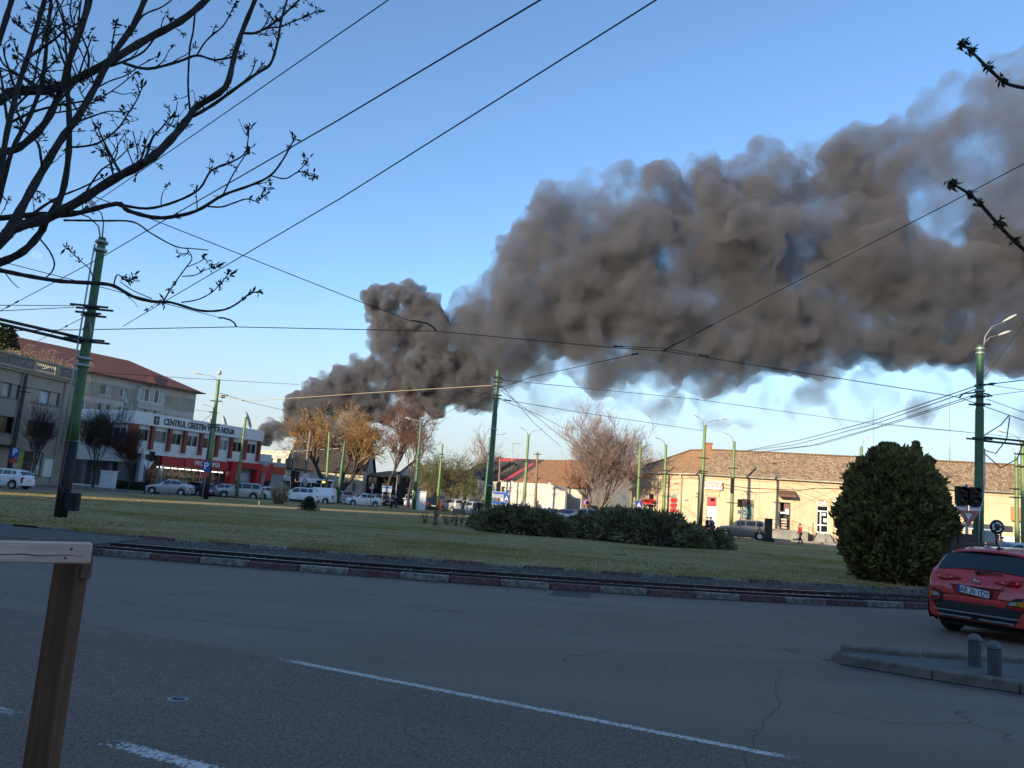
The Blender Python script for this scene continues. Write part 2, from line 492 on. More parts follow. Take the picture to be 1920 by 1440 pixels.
# --- grass island
far_px = [(-420, 900), (-200, 908), (0, 921.5), (170, 926), (340, 931), (540, 940), (740, 949.5), (867, 958), (1000, 972), (1180, 995), (1382, 1012), (1572, 1030), (1700, 1046), (1800, 1062), (1960, 1085)]
grass_front = INN(-58, 21, .14, 1.0)
far_pts = [G(x, y) for x, y in far_px]
gpoly = [(p.x, p.y) for p in grass_front] + [(p.x, p.y) for p in reversed(far_pts) if p.y > yo(p.x, ic, ip) + .3]
def inside(x, y, poly=gpoly):
    c = False; j = len(poly) - 1
    for i in range(len(poly)):
        xi, yi = poly[i]; xj, yj = poly[j]
        if (yi > y) != (yj > y) and x < (xj - xi) * (y - yi) / (yj - yi) + xi: c = not c
        j = i
    return c
def grass_mat():
    m = bpy.data.materials.new('lawn'); m.use_nodes = True
    n, l, b = nodes_of(m)
    t = n.new('ShaderNodeTexCoord'); o = t.outputs['Object']
    mp = n.new('ShaderNodeMapping'); mp.inputs['Scale'].default_value = (.5, 1.0, 1); l.new(o, mp.inputs[0])
    patch = ramp(n, l, noise(n, l, mp.outputs[0], .21, 7, .74, .8), .40, .56, smooth=True)
    bare = ramp(n, l, noise(n, l, mp.outputs[0], .16, 5, .6, .5), .56, .68, smooth=True)
    tone = ramp(n, l, noise(n, l, o, 1.7, 6, .7), .3, .7)
    fine = ramp(n, l, noise(n, l, o, 22, 4, .8), .28, .72)
    c = mixc(n, l, tone, (.225, .172, .033), (.325, .24, .056))
    c = mixc(n, l, math2(n, l, 'MULTIPLY', patch, .85), c, (.50, .37, .19))
    c = mixc(n, l, math2(n, l, 'MULTIPLY', bare, .65), c, (.50, .37, .22))
    c = mixc(n, l, math2(n, l, 'MULTIPLY', fine, .42), c, (.12, .10, .03))
    l.new(c, b.inputs['Base Color']); b.inputs['Roughness'].default_value = .95; b.inputs['Specular IOR Level'].default_value = .15
    bp = n.new('ShaderNodeBump'); bp.inputs['Strength'].default_value = .8; bp.inputs['Distance'].default_value = .04
    l.new(fine, bp.inputs['Height']); l.new(bp.outputs[0], b.inputs['Normal'])
    return m
LAWN = grass_mat()
mb = MB(); mb.add([(x, y, .10) for x, y in gpoly], [tuple(range(len(gpoly)))])
lo = mb.build('lawn', LAWN); tag(lo, kind='structure')
bm = bmesh.new(); bm.from_mesh(lo.data); bmesh.ops.triangulate(bm, faces=bm.faces[:]); bm.to_mesh(lo.data); bm.free()
# tufts: real blades over the near half of the island
blade_m = mat('grass_blade', (.245, .192, .044), .9, col2=(.46, .35, .16), scale=.30, contrast=(.46, .58), spec=.1)
mb_v, mb_f = [], []
rr = random.Random(21)
cnt = 0
while cnt < 42000:
    Y = 18.5 + 34 * rr.random() ** 2.0
    x = rr.uniform(-.70, .62) * Y
    if not inside(x, Y): continue
    cnt += 1
    k = len(mb_v); h = rr.uniform(.02, .055); wd = rr.uniform(.010, .024); a = rr.uniform(0, 6.28)
    dx, dy = math.cos(a) * wd, math.sin(a) * wd
    lx, ly = rr.uniform(-.04, .04), rr.uniform(-.04, .04)
    mb_v += [(x - dx, Y - dy, .095), (x + dx, Y + dy, .095), (x + lx, Y + ly, .10 + h)]
    mb_f.append((k, k + 1, k + 2))
for kx in range(2600):           # weeds along the kerb and between the ballast
    x = rr.uniform(-12, 16); y = yo(x, ic, ip) + (rr.gauss(.10, .06) if rr.random() < .8 else rr.uniform(-1.6, -.1)); h = rr.uniform(.04, .16) * (1 if y > yo(x, ic, ip) else .6); z0_ = .08 if y > yo(x, ic, ip) else .04
    if mnoise.noise(Vector((x * .6, y * .3, 4))) < 0: continue
    k = len(mb_v); wd = rr.uniform(.008, .02); mb_v += [(x - wd, y, z0_), (x + wd, y, z0_), (x + rr.gauss(0, .04), y + rr.gauss(0, .04), z0_ + h)]; mb_f.append((k, k + 1, k + 2))
me = bpy.data.meshes.new('grass'); me.from_pydata(mb_v, [], mb_f); me.update()
tag(link('grass', me, None, blade_m), 'short patchy spring grass on the tram island', 'grass', kind='stuff')
# daisies
mb = MB(); rr = random.Random(33)
for cx, cy, n_, sx in ((-14, 30, 260, 8), (-6, 27, 110, 9), (-19, 36, 220, 7), (8, 22.5, 190, 4.5), (3, 24, 70, 5), (-10, 23.5, 120, 5)):
    for i in range(n_):
        x, y = rr.gauss(cx, sx), rr.gauss(cy, sx * .5)
        if not inside(x, y): continue
        s = rr.uniform(.012, .022); z = .10 + rr.uniform(.05, .09)
        mb.add([(x + s * math.cos(k * 1.05), y + s * math.sin(k * 1.05), z + .008 * (k % 2)) for k in range(6)], [(0, 1, 2, 3, 4, 5)])
tag(mb.build('daisies', mat('daisy_petal', (.75, .75, .72), .8)), 'tiny white daisies dotted over the grass', 'flowers', kind='stuff')

# --- painted lines on the near road
def paint_mat():
    m = bpy.data.materials.new('worn_road_paint'); m.use_nodes = True
    n, l, b = nodes_of(m)
    t = n.new('ShaderNodeTexCoord'); o = t.outputs['Object']
    f1 = noise(n, l, o, 34, 5, .75)
    uvx = n.new('ShaderNodeSeparateXYZ'); at = n.new('ShaderNodeAttribute'); at.attribute_name = 'edge'
    thr = math2(n, l, 'ADD', math2(n, l, 'MULTIPLY', at.outputs['Fac'], .20), -.015)
    e = math2(n, l, 'SUBTRACT', f1, thr)
    al = ramp(n, l, e, .415, .455)
    c = mixc(n, l, ramp(n, l, noise(n, l, o, 8, 4), .3, .7), (.72, .66, .60), (.50, .46, .42))
    l.new(c, b.inputs['Base Color']); b.inputs['Roughness'].default_value = .7
    l.new(al, b.inputs['Alpha'])
    return m
PAINT = paint_mat()
def stripe(name, a, b, wd, z=.004, seg=.12):
    a, b = Vector(a), Vector(b); L = (b - a).length; t = (b - a) / L; nr = Vector((-t.y, t.x, 0))
    n_ = max(2, int(L / seg)); vs, fs, ed = [], [], []
    for i in range(n_ + 1):
        p = a + t * (L * i / n_)
        endf = max(0, 1 - min(i, n_ - i) * seg / .3)
        for k, f in enumerate((-1, -.6, 0, .6, 1)):
            vs.append(p + nr * (wd / 2 * f) + Vector((0, 0, z))); ed.append(max(1.0 if abs(f) == 1 else .15, endf))
    for i in range(n_):
        for k in range(4):
            fs.append((i * 5 + k, (i + 1) * 5 + k, (i + 1) * 5 + k + 1, i * 5 + k + 1))
    me = bpy.data.meshes.new(name); me.from_pydata(vs, [], fs); me.update()
    at = me.attributes.new('edge', 'FLOAT', 'POINT'); at.data.foreach_set('value', ed)
    o = link(name, me, None, PAINT); o['kind'] = 'structure'
    return o
stripe('road_marking', G(519, 1235), G(1512, 1428), .125)
stripe('road_marking', G(196, 1389), G(470, 1466), .16)
stripe('road_marking', G(-260, 1270), G(38, 1343), .16)
stripe('road_marking', G(1700, 1478), G(2300, 1640), .125)
# repair patches
for k, (poly, base_) in enumerate(((((760, 1290), (980, 1330), (900, 1372), (690, 1330)), (.205, .145, .11)), (((1040, 1108), (1110, 1112), (1106, 1122), (1030, 1117)), (.10, .08, .065)))):
    q = MB(); pp = []
    for i in range(4):
        a, b_ = G(*poly[i]), G(*poly[(i + 1) % 4])
        for j in range(6): pp.append(a.lerp(b_, j / 6) + Vector((random.gauss(0, .03), random.gauss(0, .03), .0028)))
    q.add(pp, [tuple(range(len(pp)))]); tag(q.build('road_patch', asphalt_mat('patch_asphalt%d' % k, base_, 0, 1.0)), kind='structure')
# cracks and tarred seams in the carriageway
def crack(pts, wd, m, seed):
    rr = random.Random(seed); P = []
    for i in range(len(pts) - 1):
        a, b = G(*pts[i]), G(*pts[i + 1])
        for k in range(10): P.append(a.lerp(b, k / 10) + Vector((rr.gauss(0, .015), rr.gauss(0, .015), 0)))
    q = MB(); vs = []
    for i in range(len(P)):
        t = (P[min(i + 1, len(P) - 1)] - P[max(i - 1, 0)]).normalized(); nr = Vector((-t.y, t.x, 0)) * wd * rr.uniform(.3, 1)
        vs += [P[i] - nr + Vector((0, 0, .003)), P[i] + nr + Vector((0, 0, .003))]
    q.add(vs, [(2 * i, 2 * i + 2, 2 * i + 3, 2 * i + 1) for i in range(len(P) - 1)])
    tag(q.build('road_crack', m), kind='structure')
tarm = mat('crack_dark', (.085, .068, .056), .9); tar2 = mat('tar_seam', (.11, .09, .075), .7)
crack([(1466, 1255), (1452, 1290), (1462, 1320), (1440, 1345), (1420, 1375), (1404, 1405), (1392, 1445)], .006, tarm, 1)
crack([(600, 1110), (720, 1130), (900, 1150), (1150, 1172), (1320, 1180)], .012, tar2, 2)
crack([(0, 1110), (150, 1135), (330, 1160), (560, 1180), (800, 1215)], .009, tar2, 3)
crack([(1180, 1205), (1290, 1222), (1430, 1226)], .006, tarm, 4)
crack([(150, 1080), (300, 1072), (420, 1078)], .02, tar2, 5)
# small round valve cover set in the asphalt
c = G(334, 1312)
q = empty('valve_cover', (c.x, c.y, 0), label='small round metal valve cover set in the asphalt', cat='cover')
mb = MB(); mb.lathe([(.082, 0), (.082, .006), (.074, .011), (.066, .011), (.064, .006), (.001, .006)], 24)
mb.build('ring', mat('worn_iron', (.34, .34, .35), .45, .7, var=.4, scale=20), q)
mb = MB(); mb.bevbox(-.045, .045, -.012, .012, .004, .014, .003); mb.build('lifting_bar', mat('dark_iron', (.10, .10, .10), .5, .6), q)

# --- traffic islet with its leaning kerbs, right
kt = mat('kerb_concrete', (.22, .18, .14), .9, var=.45, scale=5, bump=.5, dirt=.5)
islet = empty('traffic_islet', (0, 0, 0), kind='structure')
def kerb_piece(a, b, h, wd, name='kerb_stone', tilt=0.0, z0=0.0):
    a, b = Vector(a), Vector(b); L = (b - a).length
    q = MB(); q.bevbox(0, L, 0, wd, 0, h, .022)
    o = q.build(name, kt, islet)
    o.location = (a.x, a.y, z0); o.rotation_euler = (tilt, 0, math.atan2(b.y - a.y, b.x - a.x))
    return o
n0 = G(1572, 1247); n1 = G(1746, 1277); n2 = G(1912, 1303); n3 = G(2100, 1333)
kerb_piece(n0, n1, .14, .14); kerb_piece(n1 + (n2 - n1) * .01, n2, .14, .14); kerb_piece(n2 + (n3 - n2) * .01, n3, .14, .14)
f0 = G(1582, 1231); f1 = G(1728, 1244); f2 = G(1738, 1243); f3 = G(1830, 1250); f4 = G(2060, 1262)
kerb_piece(f0, f1, .12, .15, z0=.02, tilt=.04); kerb_piece(f2, f3, .12, .15, z0=.02); kerb_piece(f3 + (f4 - f3) * .01, f4, .12, .15, z0=.02)
mb = MB(); g0, g1 = G(1560, 1246), G(1585, 1228)
for i in range(26):
    p = g0.lerp(g1, rr.random()) + Vector((rr.uniform(-.08, .06), rr.uniform(-.08, .08), 0)); s = rr.uniform(.02, .07)
    mb.add([p + Vector((rr.uniform(.6, 1.2) * dx * s, rr.uniform(.6, 1.2) * dy * s, rr.uniform(.5, 1.6) * dz * s)) for dx, dy, dz in ((1, 0, 0), (0, 1, 0), (-1, 0, 0), (0, -1, 0), (0, 0, 1))], [(0, 1, 4), (1, 2, 4), (2, 3, 4), (3, 0, 4)])
mb.build('broken_tip', kt, islet)
mb = MB(); mb.add([(p.x, p.y, .075) for p in (n0 + Vector((.1, .16, 0)), n1 + Vector((0, .14, 0)), n2 + Vector((0, .14, 0)), n3 + Vector((0, .14, 0)), f4, f3, f1, f0)], [tuple(range(8))])
mb.build('islet_top', ASPH2, islet)
mb = MB(); sh = Vector((-.05, -.13, 0)); mb.add([Vector((p.x, p.y, .004)) for p in (n0 + sh, n3 + sh, n3, n0)], [(0, 1, 2, 3)])
mb.build('gutter_edge', MATS['gutter_concrete'], islet)
# pavement in front of the long yellow building and the far side of the square
def pave(name, pts, h, m):
    q = MB(); q.prism([(p[0], p[1]) for p in pts], -.01, h)
    return tag(q.build(name, m), kind='structure')
# ------------------------------------------------------------------ building kit
GLASS = mat('window_glass', (.035, .042, .050), .06, var=.5, scale=.7, spec=.6)
GLASS_PALE = mat('curtained_glass', (.30, .31, .31), .12, var=.35, scale=1.1, spec=.6)
GLASS_DARK = mat('dark_glass', (.014, .016, .018), .1, spec=.5)
WFRAME = mat('white_pvc', (.74, .74, .73), .4)
BFRAME = mat('brown_frame', (.075, .045, .030), .5)
GREYMET = mat('galvanised', (.42, .43, .44), .45, .6, var=.2, scale=6)
DARKMET = mat('dark_steel', (.035, .036, .038), .5, .4)
CONC = mat('pavement_concrete', (.29, .275, .245), .9, var=.35, scale=.8, bump=.3, dirt=.4)

class Facade:
    "a vertical wall line P0 to P1; reads positions on it and owns the local frame (x along, y back, z up)"
    def __init__(self, P0, P1):
        self.P0 = Vector((P0[0], P0[1], 0)); self.P1 = Vector((P1[0], P1[1], 0))
        self.u = (self.P1 - self.P0).normalized(); self.L = (self.P1 - self.P0).length
        self.rz = math.atan2(self.u.y, self.u.x); self.n = Vector((-self.u.y, self.u.x, 0))
    def at(self, px, py):
        d = ray(px, py); den = d.dot(self.n)
        t = (self.P0 - CAM).dot(self.n) / den
        p = CAM + d * t
        return (p - self.P0).dot(self.u), p.z
    def s(self, px):
        return self.at(px, hy(px))[0]
    def rect(self, px0, py0, px1, py1):
        "pixel rectangle on the wall: s0, s1, z0, z1, read through its middle"
        cx, cy = (px0 + px1) / 2, (py0 + py1) / 2
        s0 = self.at(px0, cy)[0]; s1 = self.at(px1, cy)[0]
        return s0, s1, self.at(cx, py1)[1], self.at(cx, py0)[1]
    def root(self, name, label, cat, group=None):
        return empty(name, self.P0, self.rz, label, cat, group)
def fac(pxa, Ya, pxb, Yb):
    return Facade((gx(pxa, Ya), Ya), (gx(pxb, Yb), Yb))

def wall(mb, x0, x1, z0, z1, openings, y0=0.0, y1=.3):
    xs = sorted({x0, x1, *[v for o in openings for v in o[:2] if x0 < v < x1]})
    zs = sorted({z0, z1, *[v for o in openings for v in o[2:4] if z0 < v < z1]})
    for j in range(len(zs) - 1):
        run = None
        for i in range(len(xs) - 1):
            cx, cz = (xs[i] + xs[i + 1]) / 2, (zs[j] + zs[j + 1]) / 2
            hole = any(o[0] < cx < o[1] and o[2] < cz < o[3] for o in openings)
            if not hole:
                run = (run[0], xs[i + 1]) if run else (xs[i], xs[i + 1])
            if (hole or i == len(xs) - 2) and run:
                mb.box(run[0], run[1], y0, y1, zs[j], zs[j + 1]); run = None
def window(parent, o, cols=2, rows=1, fm=None, gm=None, y=.12, sill=True, fw=.06, name='window', blind=0.0, bm_=None):
    x0, x1, z0, z1 = o[:4]
    fm = fm or WFRAME; gm = gm or GLASS
    mb = MB()
    mb.box(x0, x1, y, y + .06, z0, z0 + fw); mb.box(x0, x1, y, y + .06, z1 - fw, z1)
    mb.box(x0, x0 + fw, y, y + .06, z0 + fw, z1 - fw); mb.box(x1 - fw, x1, y, y + .06, z0 + fw, z1 - fw)
    for i in range(1, cols):
        c = x0 + (x1 - x0) * i / cols; mb.box(c - fw / 2, c + fw / 2, y, y + .06, z0 + fw, z1 - fw)
    for j in range(1, rows):
        c = z0 + (z1 - z0) * j / rows; mb.box(x0 + fw, x1 - fw, y + .004, y + .056, c - fw / 2, c + fw / 2)
    w_ = mb.build(name, fm, parent)
    for i in range(cols):
        a = x0 + (x1 - x0) * i / cols; b = x0 + (x1 - x0) * (i + 1) / cols
        q = MB(); q.box(a + fw * .4, b - fw * .4, y + .02, y + .035, z0 + fw * .5, z1 - fw * .5); q.build('pane', gm if not isinstance(gm, (list, tuple)) else gm[i % len(gm)], w_)
    if blind:
        q = MB(); q.box(x0 + fw, x1 - fw, y + .005, y + .018, z1 - fw - (z1 - z0) * blind, z1 - fw); q.build('blind', bm_ or WFRAME, w_)
    if sill:
        q = MB(); q.bevbox(x0 - .08, x1 + .08, -.10, y, z0 - .06, z0, .01); q.build('sill', CONC, w_)
    return w_
FONT_CACHE = {}
def text(parent, s, size, loc, rot, m, name='lettering', ext=.02, align='CENTER', squash=1.0, fat=0.0):
    cu = bpy.data.curves.new('lettering', 'FONT'); cu.body = s; cu.size = size; cu.extrude = ext; cu.align_x = align; cu.align_y = 'CENTER'; cu.resolution_u = 3; cu.offset = fat
    t = bpy.data.objects.new('t', cu); COL.objects.link(t)
    bpy.context.view_layer.update()
    me = bpy.data.meshes.new_from_object(t.evaluated_get(bpy.context.evaluated_depsgraph_get()))
    bpy.data.objects.remove(t)
    o = link(name, me, parent, m)
    o.location = loc; o.rotation_euler = rot; o.scale = (squash, 1, 1)
    return o
FACE = (R(90), 0, 0)      # lettering upright on a wall that faces the viewer

def roof_mat(name, a, b, c, rows=2.9, colsn=4.6, amt=.55):
    "clay tiles in courses with patchy weathering"
    m = bpy.data.materials.new(name); m.use_nodes = True
    n, l, bs = nodes_of(m)
    t = n.new('ShaderNodeTexCoord'); o = t.outputs['Object']
    br = n.new('ShaderNodeTexBrick'); br.inputs['Scale'].default_value = 1.0; br.inputs['Brick Width'].default_value = 1 / colsn; br.inputs['Row Height'].default_value = 1 / rows
    br.inputs['Mortar Size'].default_value = .02; br.inputs['Color1'].default_value = (0, 0, 0, 1); br.inputs['Color2'].default_value = (1, 1, 1, 1); br.inputs['Mortar'].default_value = (.2, .2, .2, 1)
    br.inputs['Bias'].default_value = 0
    uv = n.new('ShaderNodeUVMap'); l.new(uv.outputs[0], br.inputs['Vector'])
    big = ramp(n, l, noise(n, l, uv.outputs[0], .22, 5, .6, .4), .36, .64)
    tile = n.new('ShaderNodeSeparateColor'); l.new(br.outputs['Color'], tile.inputs[0])
    co = mixc(n, l, big, a, b)
    co = mixc(n, l, math2(n, l, 'MULTIPLY', tile.outputs[0], amt), co, c)
    gr = ramp(n, l, noise(n, l, uv.outputs[0], 5.5, 5, .75), .5, .72)
    co = mixc(n, l, math2(n, l, 'MULTIPLY', gr, .6), co, tuple(x * .35 for x in a))
    co = mixc(n, l, math2(n, l, 'MULTIPLY', br.outputs['Fac'], .8), co, tuple(x * .25 for x in a))
    l.new(co, bs.inputs['Base Color']); bs.inputs['Roughness'].default_value = .9
    bp = n.new('ShaderNodeBump'); bp.inputs['Strength'].default_value = .9; bp.inputs['Distance'].default_value = .05
    l.new(tile.outputs[0], bp.inputs['Height']); l.new(bp.outputs[0], bs.inputs['Normal'])
    return m
def roof_face(mb_uv, vs, origin=None, u=None):
    mb_uv.append((vs, origin, u))
def build_roof(name, faces, m, parent, thick=.12):
    "faces: lists of points eave-left, eave-right, top...; uv in metres along eave and slope"
    me = bpy.data.meshes.new(name); V, Fc, UV = [], [], []
    for vs in faces:
        vs = [Vector(p) for p in vs]; u = (vs[1] - vs[0]).normalized(); nr = (vs[1] - vs[0]).cross(vs[-1] - vs[0]).normalized(); v = nr.cross(u)
        b = len(V); V += vs; Fc.append(tuple(range(b, b + len(vs)))); UV.append([((p - vs[0]).dot(u), (p - vs[0]).dot(v)) for p in vs])
        lowv = [p - nr * thick for p in vs]; k = len(vs); b2 = len(V); V += lowv
        Fc.append(tuple(reversed(range(b2, b2 + k)))); UV.append([(0, 0)] * k)
        for i in range(k):
            j = (i + 1) % k
            Fc.append((b + i, b2 + i, b2 + j, b + j)); UV.append([(0, 0)] * 4)
    me.from_pydata(V, [], Fc); ul = me.uv_layers.new(name='UVMap'); i = 0
    for f in UV:
        for c in f: ul.data[i].uv = c; i += 1
    me.update(); return link(name, me, parent, m)

# ------------------------------------------------------------------ long yellow building on the right
YEL = bpy.data.materials.new('yellow_render'); YEL.use_nodes = True
n, l, b = nodes_of(YEL); t = n.new('ShaderNodeTexCoord'); o_ = t.outputs['Object']
mpv = n.new('ShaderNodeMapping'); mpv.inputs['Scale'].default_value = (1.6, 1.6, .16); l.new(o_, mpv.inputs[0])
c_ = mixc(n, l, ramp(n, l, noise(n, l, o_, .35, 6, .65, .5), .40, .70), (.63, .49, .32), (.49, .37, .235))
c_ = mixc(n, l, math2(n, l, 'MULTIPLY', ramp(n, l, noise(n, l, mpv.outputs[0], 1.5, 6, .7), .52, .72), .55), c_, (.40, .31, .20))          # rain streaks
c_ = mixc(n, l, math2(n, l, 'MULTIPLY', ramp(n, l, noise(n, l, o_, 1.3, 6, .7), .62, .68), .6), c_, (.52, .38, .29))                       # fallen plaster, pinkish
c_ = mixc(n, l, math2(n, l, 'MULTIPLY', ramp(n, l, noise(n, l, o_, 7, 4, .8), .55, .75), .35), c_, (.28, .22, .14))
l.new(c_, b.inputs['Base Color']); b.inputs['Roughness'].default_value = .92
PLINTH = mat('plinth_render', (.40, .30, .22), .9, var=.35, scale=.8, dirt=.4)
ROOF_Y = roof_mat('old_brown_tiles', (.30, .18, .095), (.20, .13, .075), (.62, .45, .27), 2.6, 3.6, .75)
ROOF_O = roof_mat('old_orange_tiles', (.42, .22, .10), (.30, .165, .08), (.58, .36, .19), 2.6, 3.6, .6)
fa = fac(1183, 91.2, 1310, 83.7); fb = fac(1310, 83.7, 1960, 74.3)
EAVE = 6.2
yb = fb.root('corner_building', 'long low yellow rendered corner building with brown tiled roof and shops', 'building')
def to_local(root_f, p):
    d = Vector(p) - root_f.P0; return Vector((d.dot(root_f.u), d.dot(root_f.n), d.z))
Lb = fb.L + 14
# openings of the long wing
def op_(f, *r): return f.rect(*r)
o_lot = op_(fb, 1325, 932, 1344, 980); o_lot = (o_lot[0], o_lot[1], .15, o_lot[3])
o_win = op_(fb, 1391, 937, 1413, 972)
o_d2 = op_(fb, 1461, 942, 1482, 993)
o_d3 = op_(fb, 1531, 948, 1553, 1000)
o_sh = op_(fb, 1640, 960, 1668, 1000); o_sh2 = op_(fb, 1720, 968, 1744, 1010)
mb = MB(); wall(mb, 0, Lb, 0, EAVE, [o_lot, o_win, o_d2, o_d3, o_sh, o_sh2], 0, .45)
# back and side volume behind the skin
mb.box(0, Lb, 9.6, 10, 0, EAVE); mb.box(Lb - .3, Lb, .45, 9.6, 0, EAVE)
mb.build('wall', YEL, yb)
# left wing (turned), given in the long wing's frame
ma = Matrix.Translation(to_local(fb, fa.P0)) @ Matrix.Rotation(fa.rz - fb.rz, 4, 'Z')
oa = [op_(fa, 1187, 925, 1193, 962), op_(fa, 1214, 925, 1225, 965), op_(fa, 1257, 926, 1268, 962)]
q = MB(); wall(q, 0, fa.L, 0, EAVE, oa, 0, .45); q.box(0, .3, .45, 9.5, 0, EAVE)
q.v = [tuple(ma @ Vector(v)) for v in q.v]
q.build('wall', YEL, yb)
def wing_a(mbx): mbx.v = [tuple(ma @ Vector(v)) for v in mbx.v]; return mbx
q = MB(); q.box(-.06, fa.L, -.06, 0, .0, .85); wing_a(q).build('plinth', PLINTH, yb)
q = MB(); cuts = sorted([(o[0] - .1, o[1] + .1) for o in (o_lot, o_d3)])
x = 0
for a, b in cuts + [(Lb, Lb)]:
    q.box(x, a, -.06, 0, 0, .8); x = b
q.build('plinth', PLINTH, yb)
# cornice mouldings and string courses
for (z0, z1, y) in ((EAVE - .22, EAVE, -.22), (EAVE - .42, EAVE - .24, -.10), (EAVE - 1.15, EAVE - 1.06, -.05)):
    q = MB(); q.box(-.1, Lb, y, 0, z0, z1); q.build('cornice', YEL, yb)
    q = MB(); q.box(-.25, fa.L + .05, y, 0, z0, z1); wing_a(q).build('cornice', YEL, yb)
# frieze panels
for i in range(14):
    s = 1.6 + i * 3.1
    q = MB(); q.box(s, s + .9, -.025, 0, EAVE - .92, EAVE - .62); q.build('frieze_panel', YEL, yb)
# roof of the long wing and the hipped left wing
rd, rh = 5.0, 2.95
bis = (Vector((0, 1, 0)) + (ma.to_3x3() @ Vector((0, 1, 0)))).normalized()
kb = bis * (rd / bis.y)
e0 = Vector((0, -.45, EAVE - .05)); r0 = Vector((kb.x, rd, EAVE + rh))
build_roof('roof', [[Vector((-.12, -.45, EAVE - .05)), Vector((Lb, -.45, EAVE - .05)), Vector((Lb, rd, EAVE + rh)), r0],
                    [Vector((Lb, 10.4, EAVE - .05)), Vector((2, 10.4, EAVE - .05)), r0, Vector((Lb, rd, EAVE + rh))]], ROOF_Y, yb)
a0 = ma @ Vector((-.45, -.45, EAVE - .05)); a1 = ma @ Vector((fa.L + .12, -.45, EAVE - .05)); ar = ma @ Vector((4.2, rd, EAVE + rh)); ab = ma @ Vector((-.45, 10, EAVE - .05))
build_roof('roof', [[a0, a1, r0, ar], [ab, a0, ar]], ROOF_O, yb)
q = MB()
for a, b in ((r0, Vector((Lb, rd, EAVE + rh))), (ar, r0), (ar, a0)):
    n_ = int((b - a).length / .34)
    for i in range(n_):
        p0, p1 = a.lerp(b, i / n_), a.lerp(b, (i + .93) / n_)
        q.tube([p0 + Vector((0, 0, .03)), p1 + Vector((0, 0, .06))], [.13, .105], 6)
q.build('ridge_tiles', ROOF_O, yb)['kind'] = 'stuff'
c = ar.lerp(r0, .62)
q = MB(); q.box(c.x - .45, c.x + .45, c.y - .35, c.y + .35, c.z - .4, c.z + .75); q.box(c.x - .53, c.x + .53, c.y - .43, c.y + .43, c.z + .75, c.z + .87); q.build('chimney', mat('chimney_brick', (.36, .16, .09), .9, var=.4, scale=4), yb)
# gutters and downpipes
gut = mat('gutter_zinc', (.50, .46, .36), .5, .4, var=.3, scale=2)
q = MB(); q.tube([(-.2, -.5, EAVE - .1), (Lb, -.5, EAVE - .1)], .075, 8); q.build('gutter', gut, yb)
q = MB(); q.tube([(-.4, -.5, EAVE - .1), (fa.L + .1, -.5, EAVE - .1)], .075, 8); wing_a(q).build('gutter', gut, yb)
pipe_m = mat('downpipe_grey', (.42, .42, .44), .5, .3)
for px, f, w_ in ((1232, fa, 1), (1277, fa, 1), (1311, fb, 0)):
    s = f.s(px); q = MB(); q.tube([(s, -.5, EAVE - .12), (s, -.12, EAVE - .7), (s, -.10, .1)], .065, 8)
    (wing_a(q) if w_ else q).build('downpipe', pipe_m, yb)
# surrounds (hood mouldings) over the openings
def hood(f, o, w_=False, up=.62):
    q = MB(); q.box(o[0] - .25, o[1] + .25, -.16, 0, o[3] + up, o[3] + up + .10); q.box(o[0] - .18, o[1] + .18, -.09, 0, o[3] + up - .09, o[3] + up - .003)
    for sx in (o[0] - .2, o[1] + .06):
        q.box(sx, sx + .14, -.10, 0, o[3] + up - .5, o[3] + up - .092)
    (wing_a(q) if w_ else q).build('hood_moulding', YEL, yb)
for o in (o_lot, o_win, o_d2, o_d3, o_sh, o_sh2): hood(fb, o)
for o in oa: hood(fa, o, True, .5)
RED = mat('shop_red', (.52, .022, .028), .5)
WHITE_P = mat('white_panel', (.78, .77, .74), .5, var=.1, scale=3)
# betting shop door: red head, white leaf, red foot
q = MB(); q.box(o_lot[0], o_lot[1], .10, .16, o_lot[2], o_lot[3]); d = q.build('door', WHITE_P, yb)
h_ = o_lot[3] - o_lot[2]
q = MB(); q.box(o_lot[0] + .05, o_lot[1] - .05, .085, .10, o_lot[3] - h_ * .26, o_lot[3] - .03); q.build('door_head', RED, d)
q = MB(); q.box(o_lot[0] + .05, o_lot[1] - .05, .085, .10, o_lot[2] + .05, o_lot[2] + h_ * .2); q.build('door_foot', RED, d)
q = MB(); q.box(o_lot[0] + .35, o_lot[1] - .25, .07, .085, o_lot[3] - .42, o_lot[3] - .12); q.build('door_vent', GLASS_DARK, d)
q = MB(); q.box(o_lot[1] - .22, o_lot[1] - .17, .03, .10, 1.0, 1.25); q.build('handle', DARKMET, d)
# brown framed shop window with a pale picture
window(yb, o_win, 1, 1, BFRAME, mat('shop_poster_glass', (.30, .40, .36), .25, col2=(.05, .10, .08), scale=2.6, contrast=(.44, .56)), .1, True, .07)
q = MB(); q.box(o_win[0] + .03, o_win[1] - .03, .05, .10, o_win[3] - .62, o_win[3] - .02); sg = q.build('shop_fascia', mat('brown_fascia', (.20, .11, .075), .6), yb)
q = MB(); q.lathe([(.17, 0), (.17, .02)], 20, (0, 0, 0), 'y'); e_ = q.build('emblem', GLASS_DARK, sg); e_.location = ((o_win[0] + o_win[1]) / 2, .03, o_win[3] - .32)
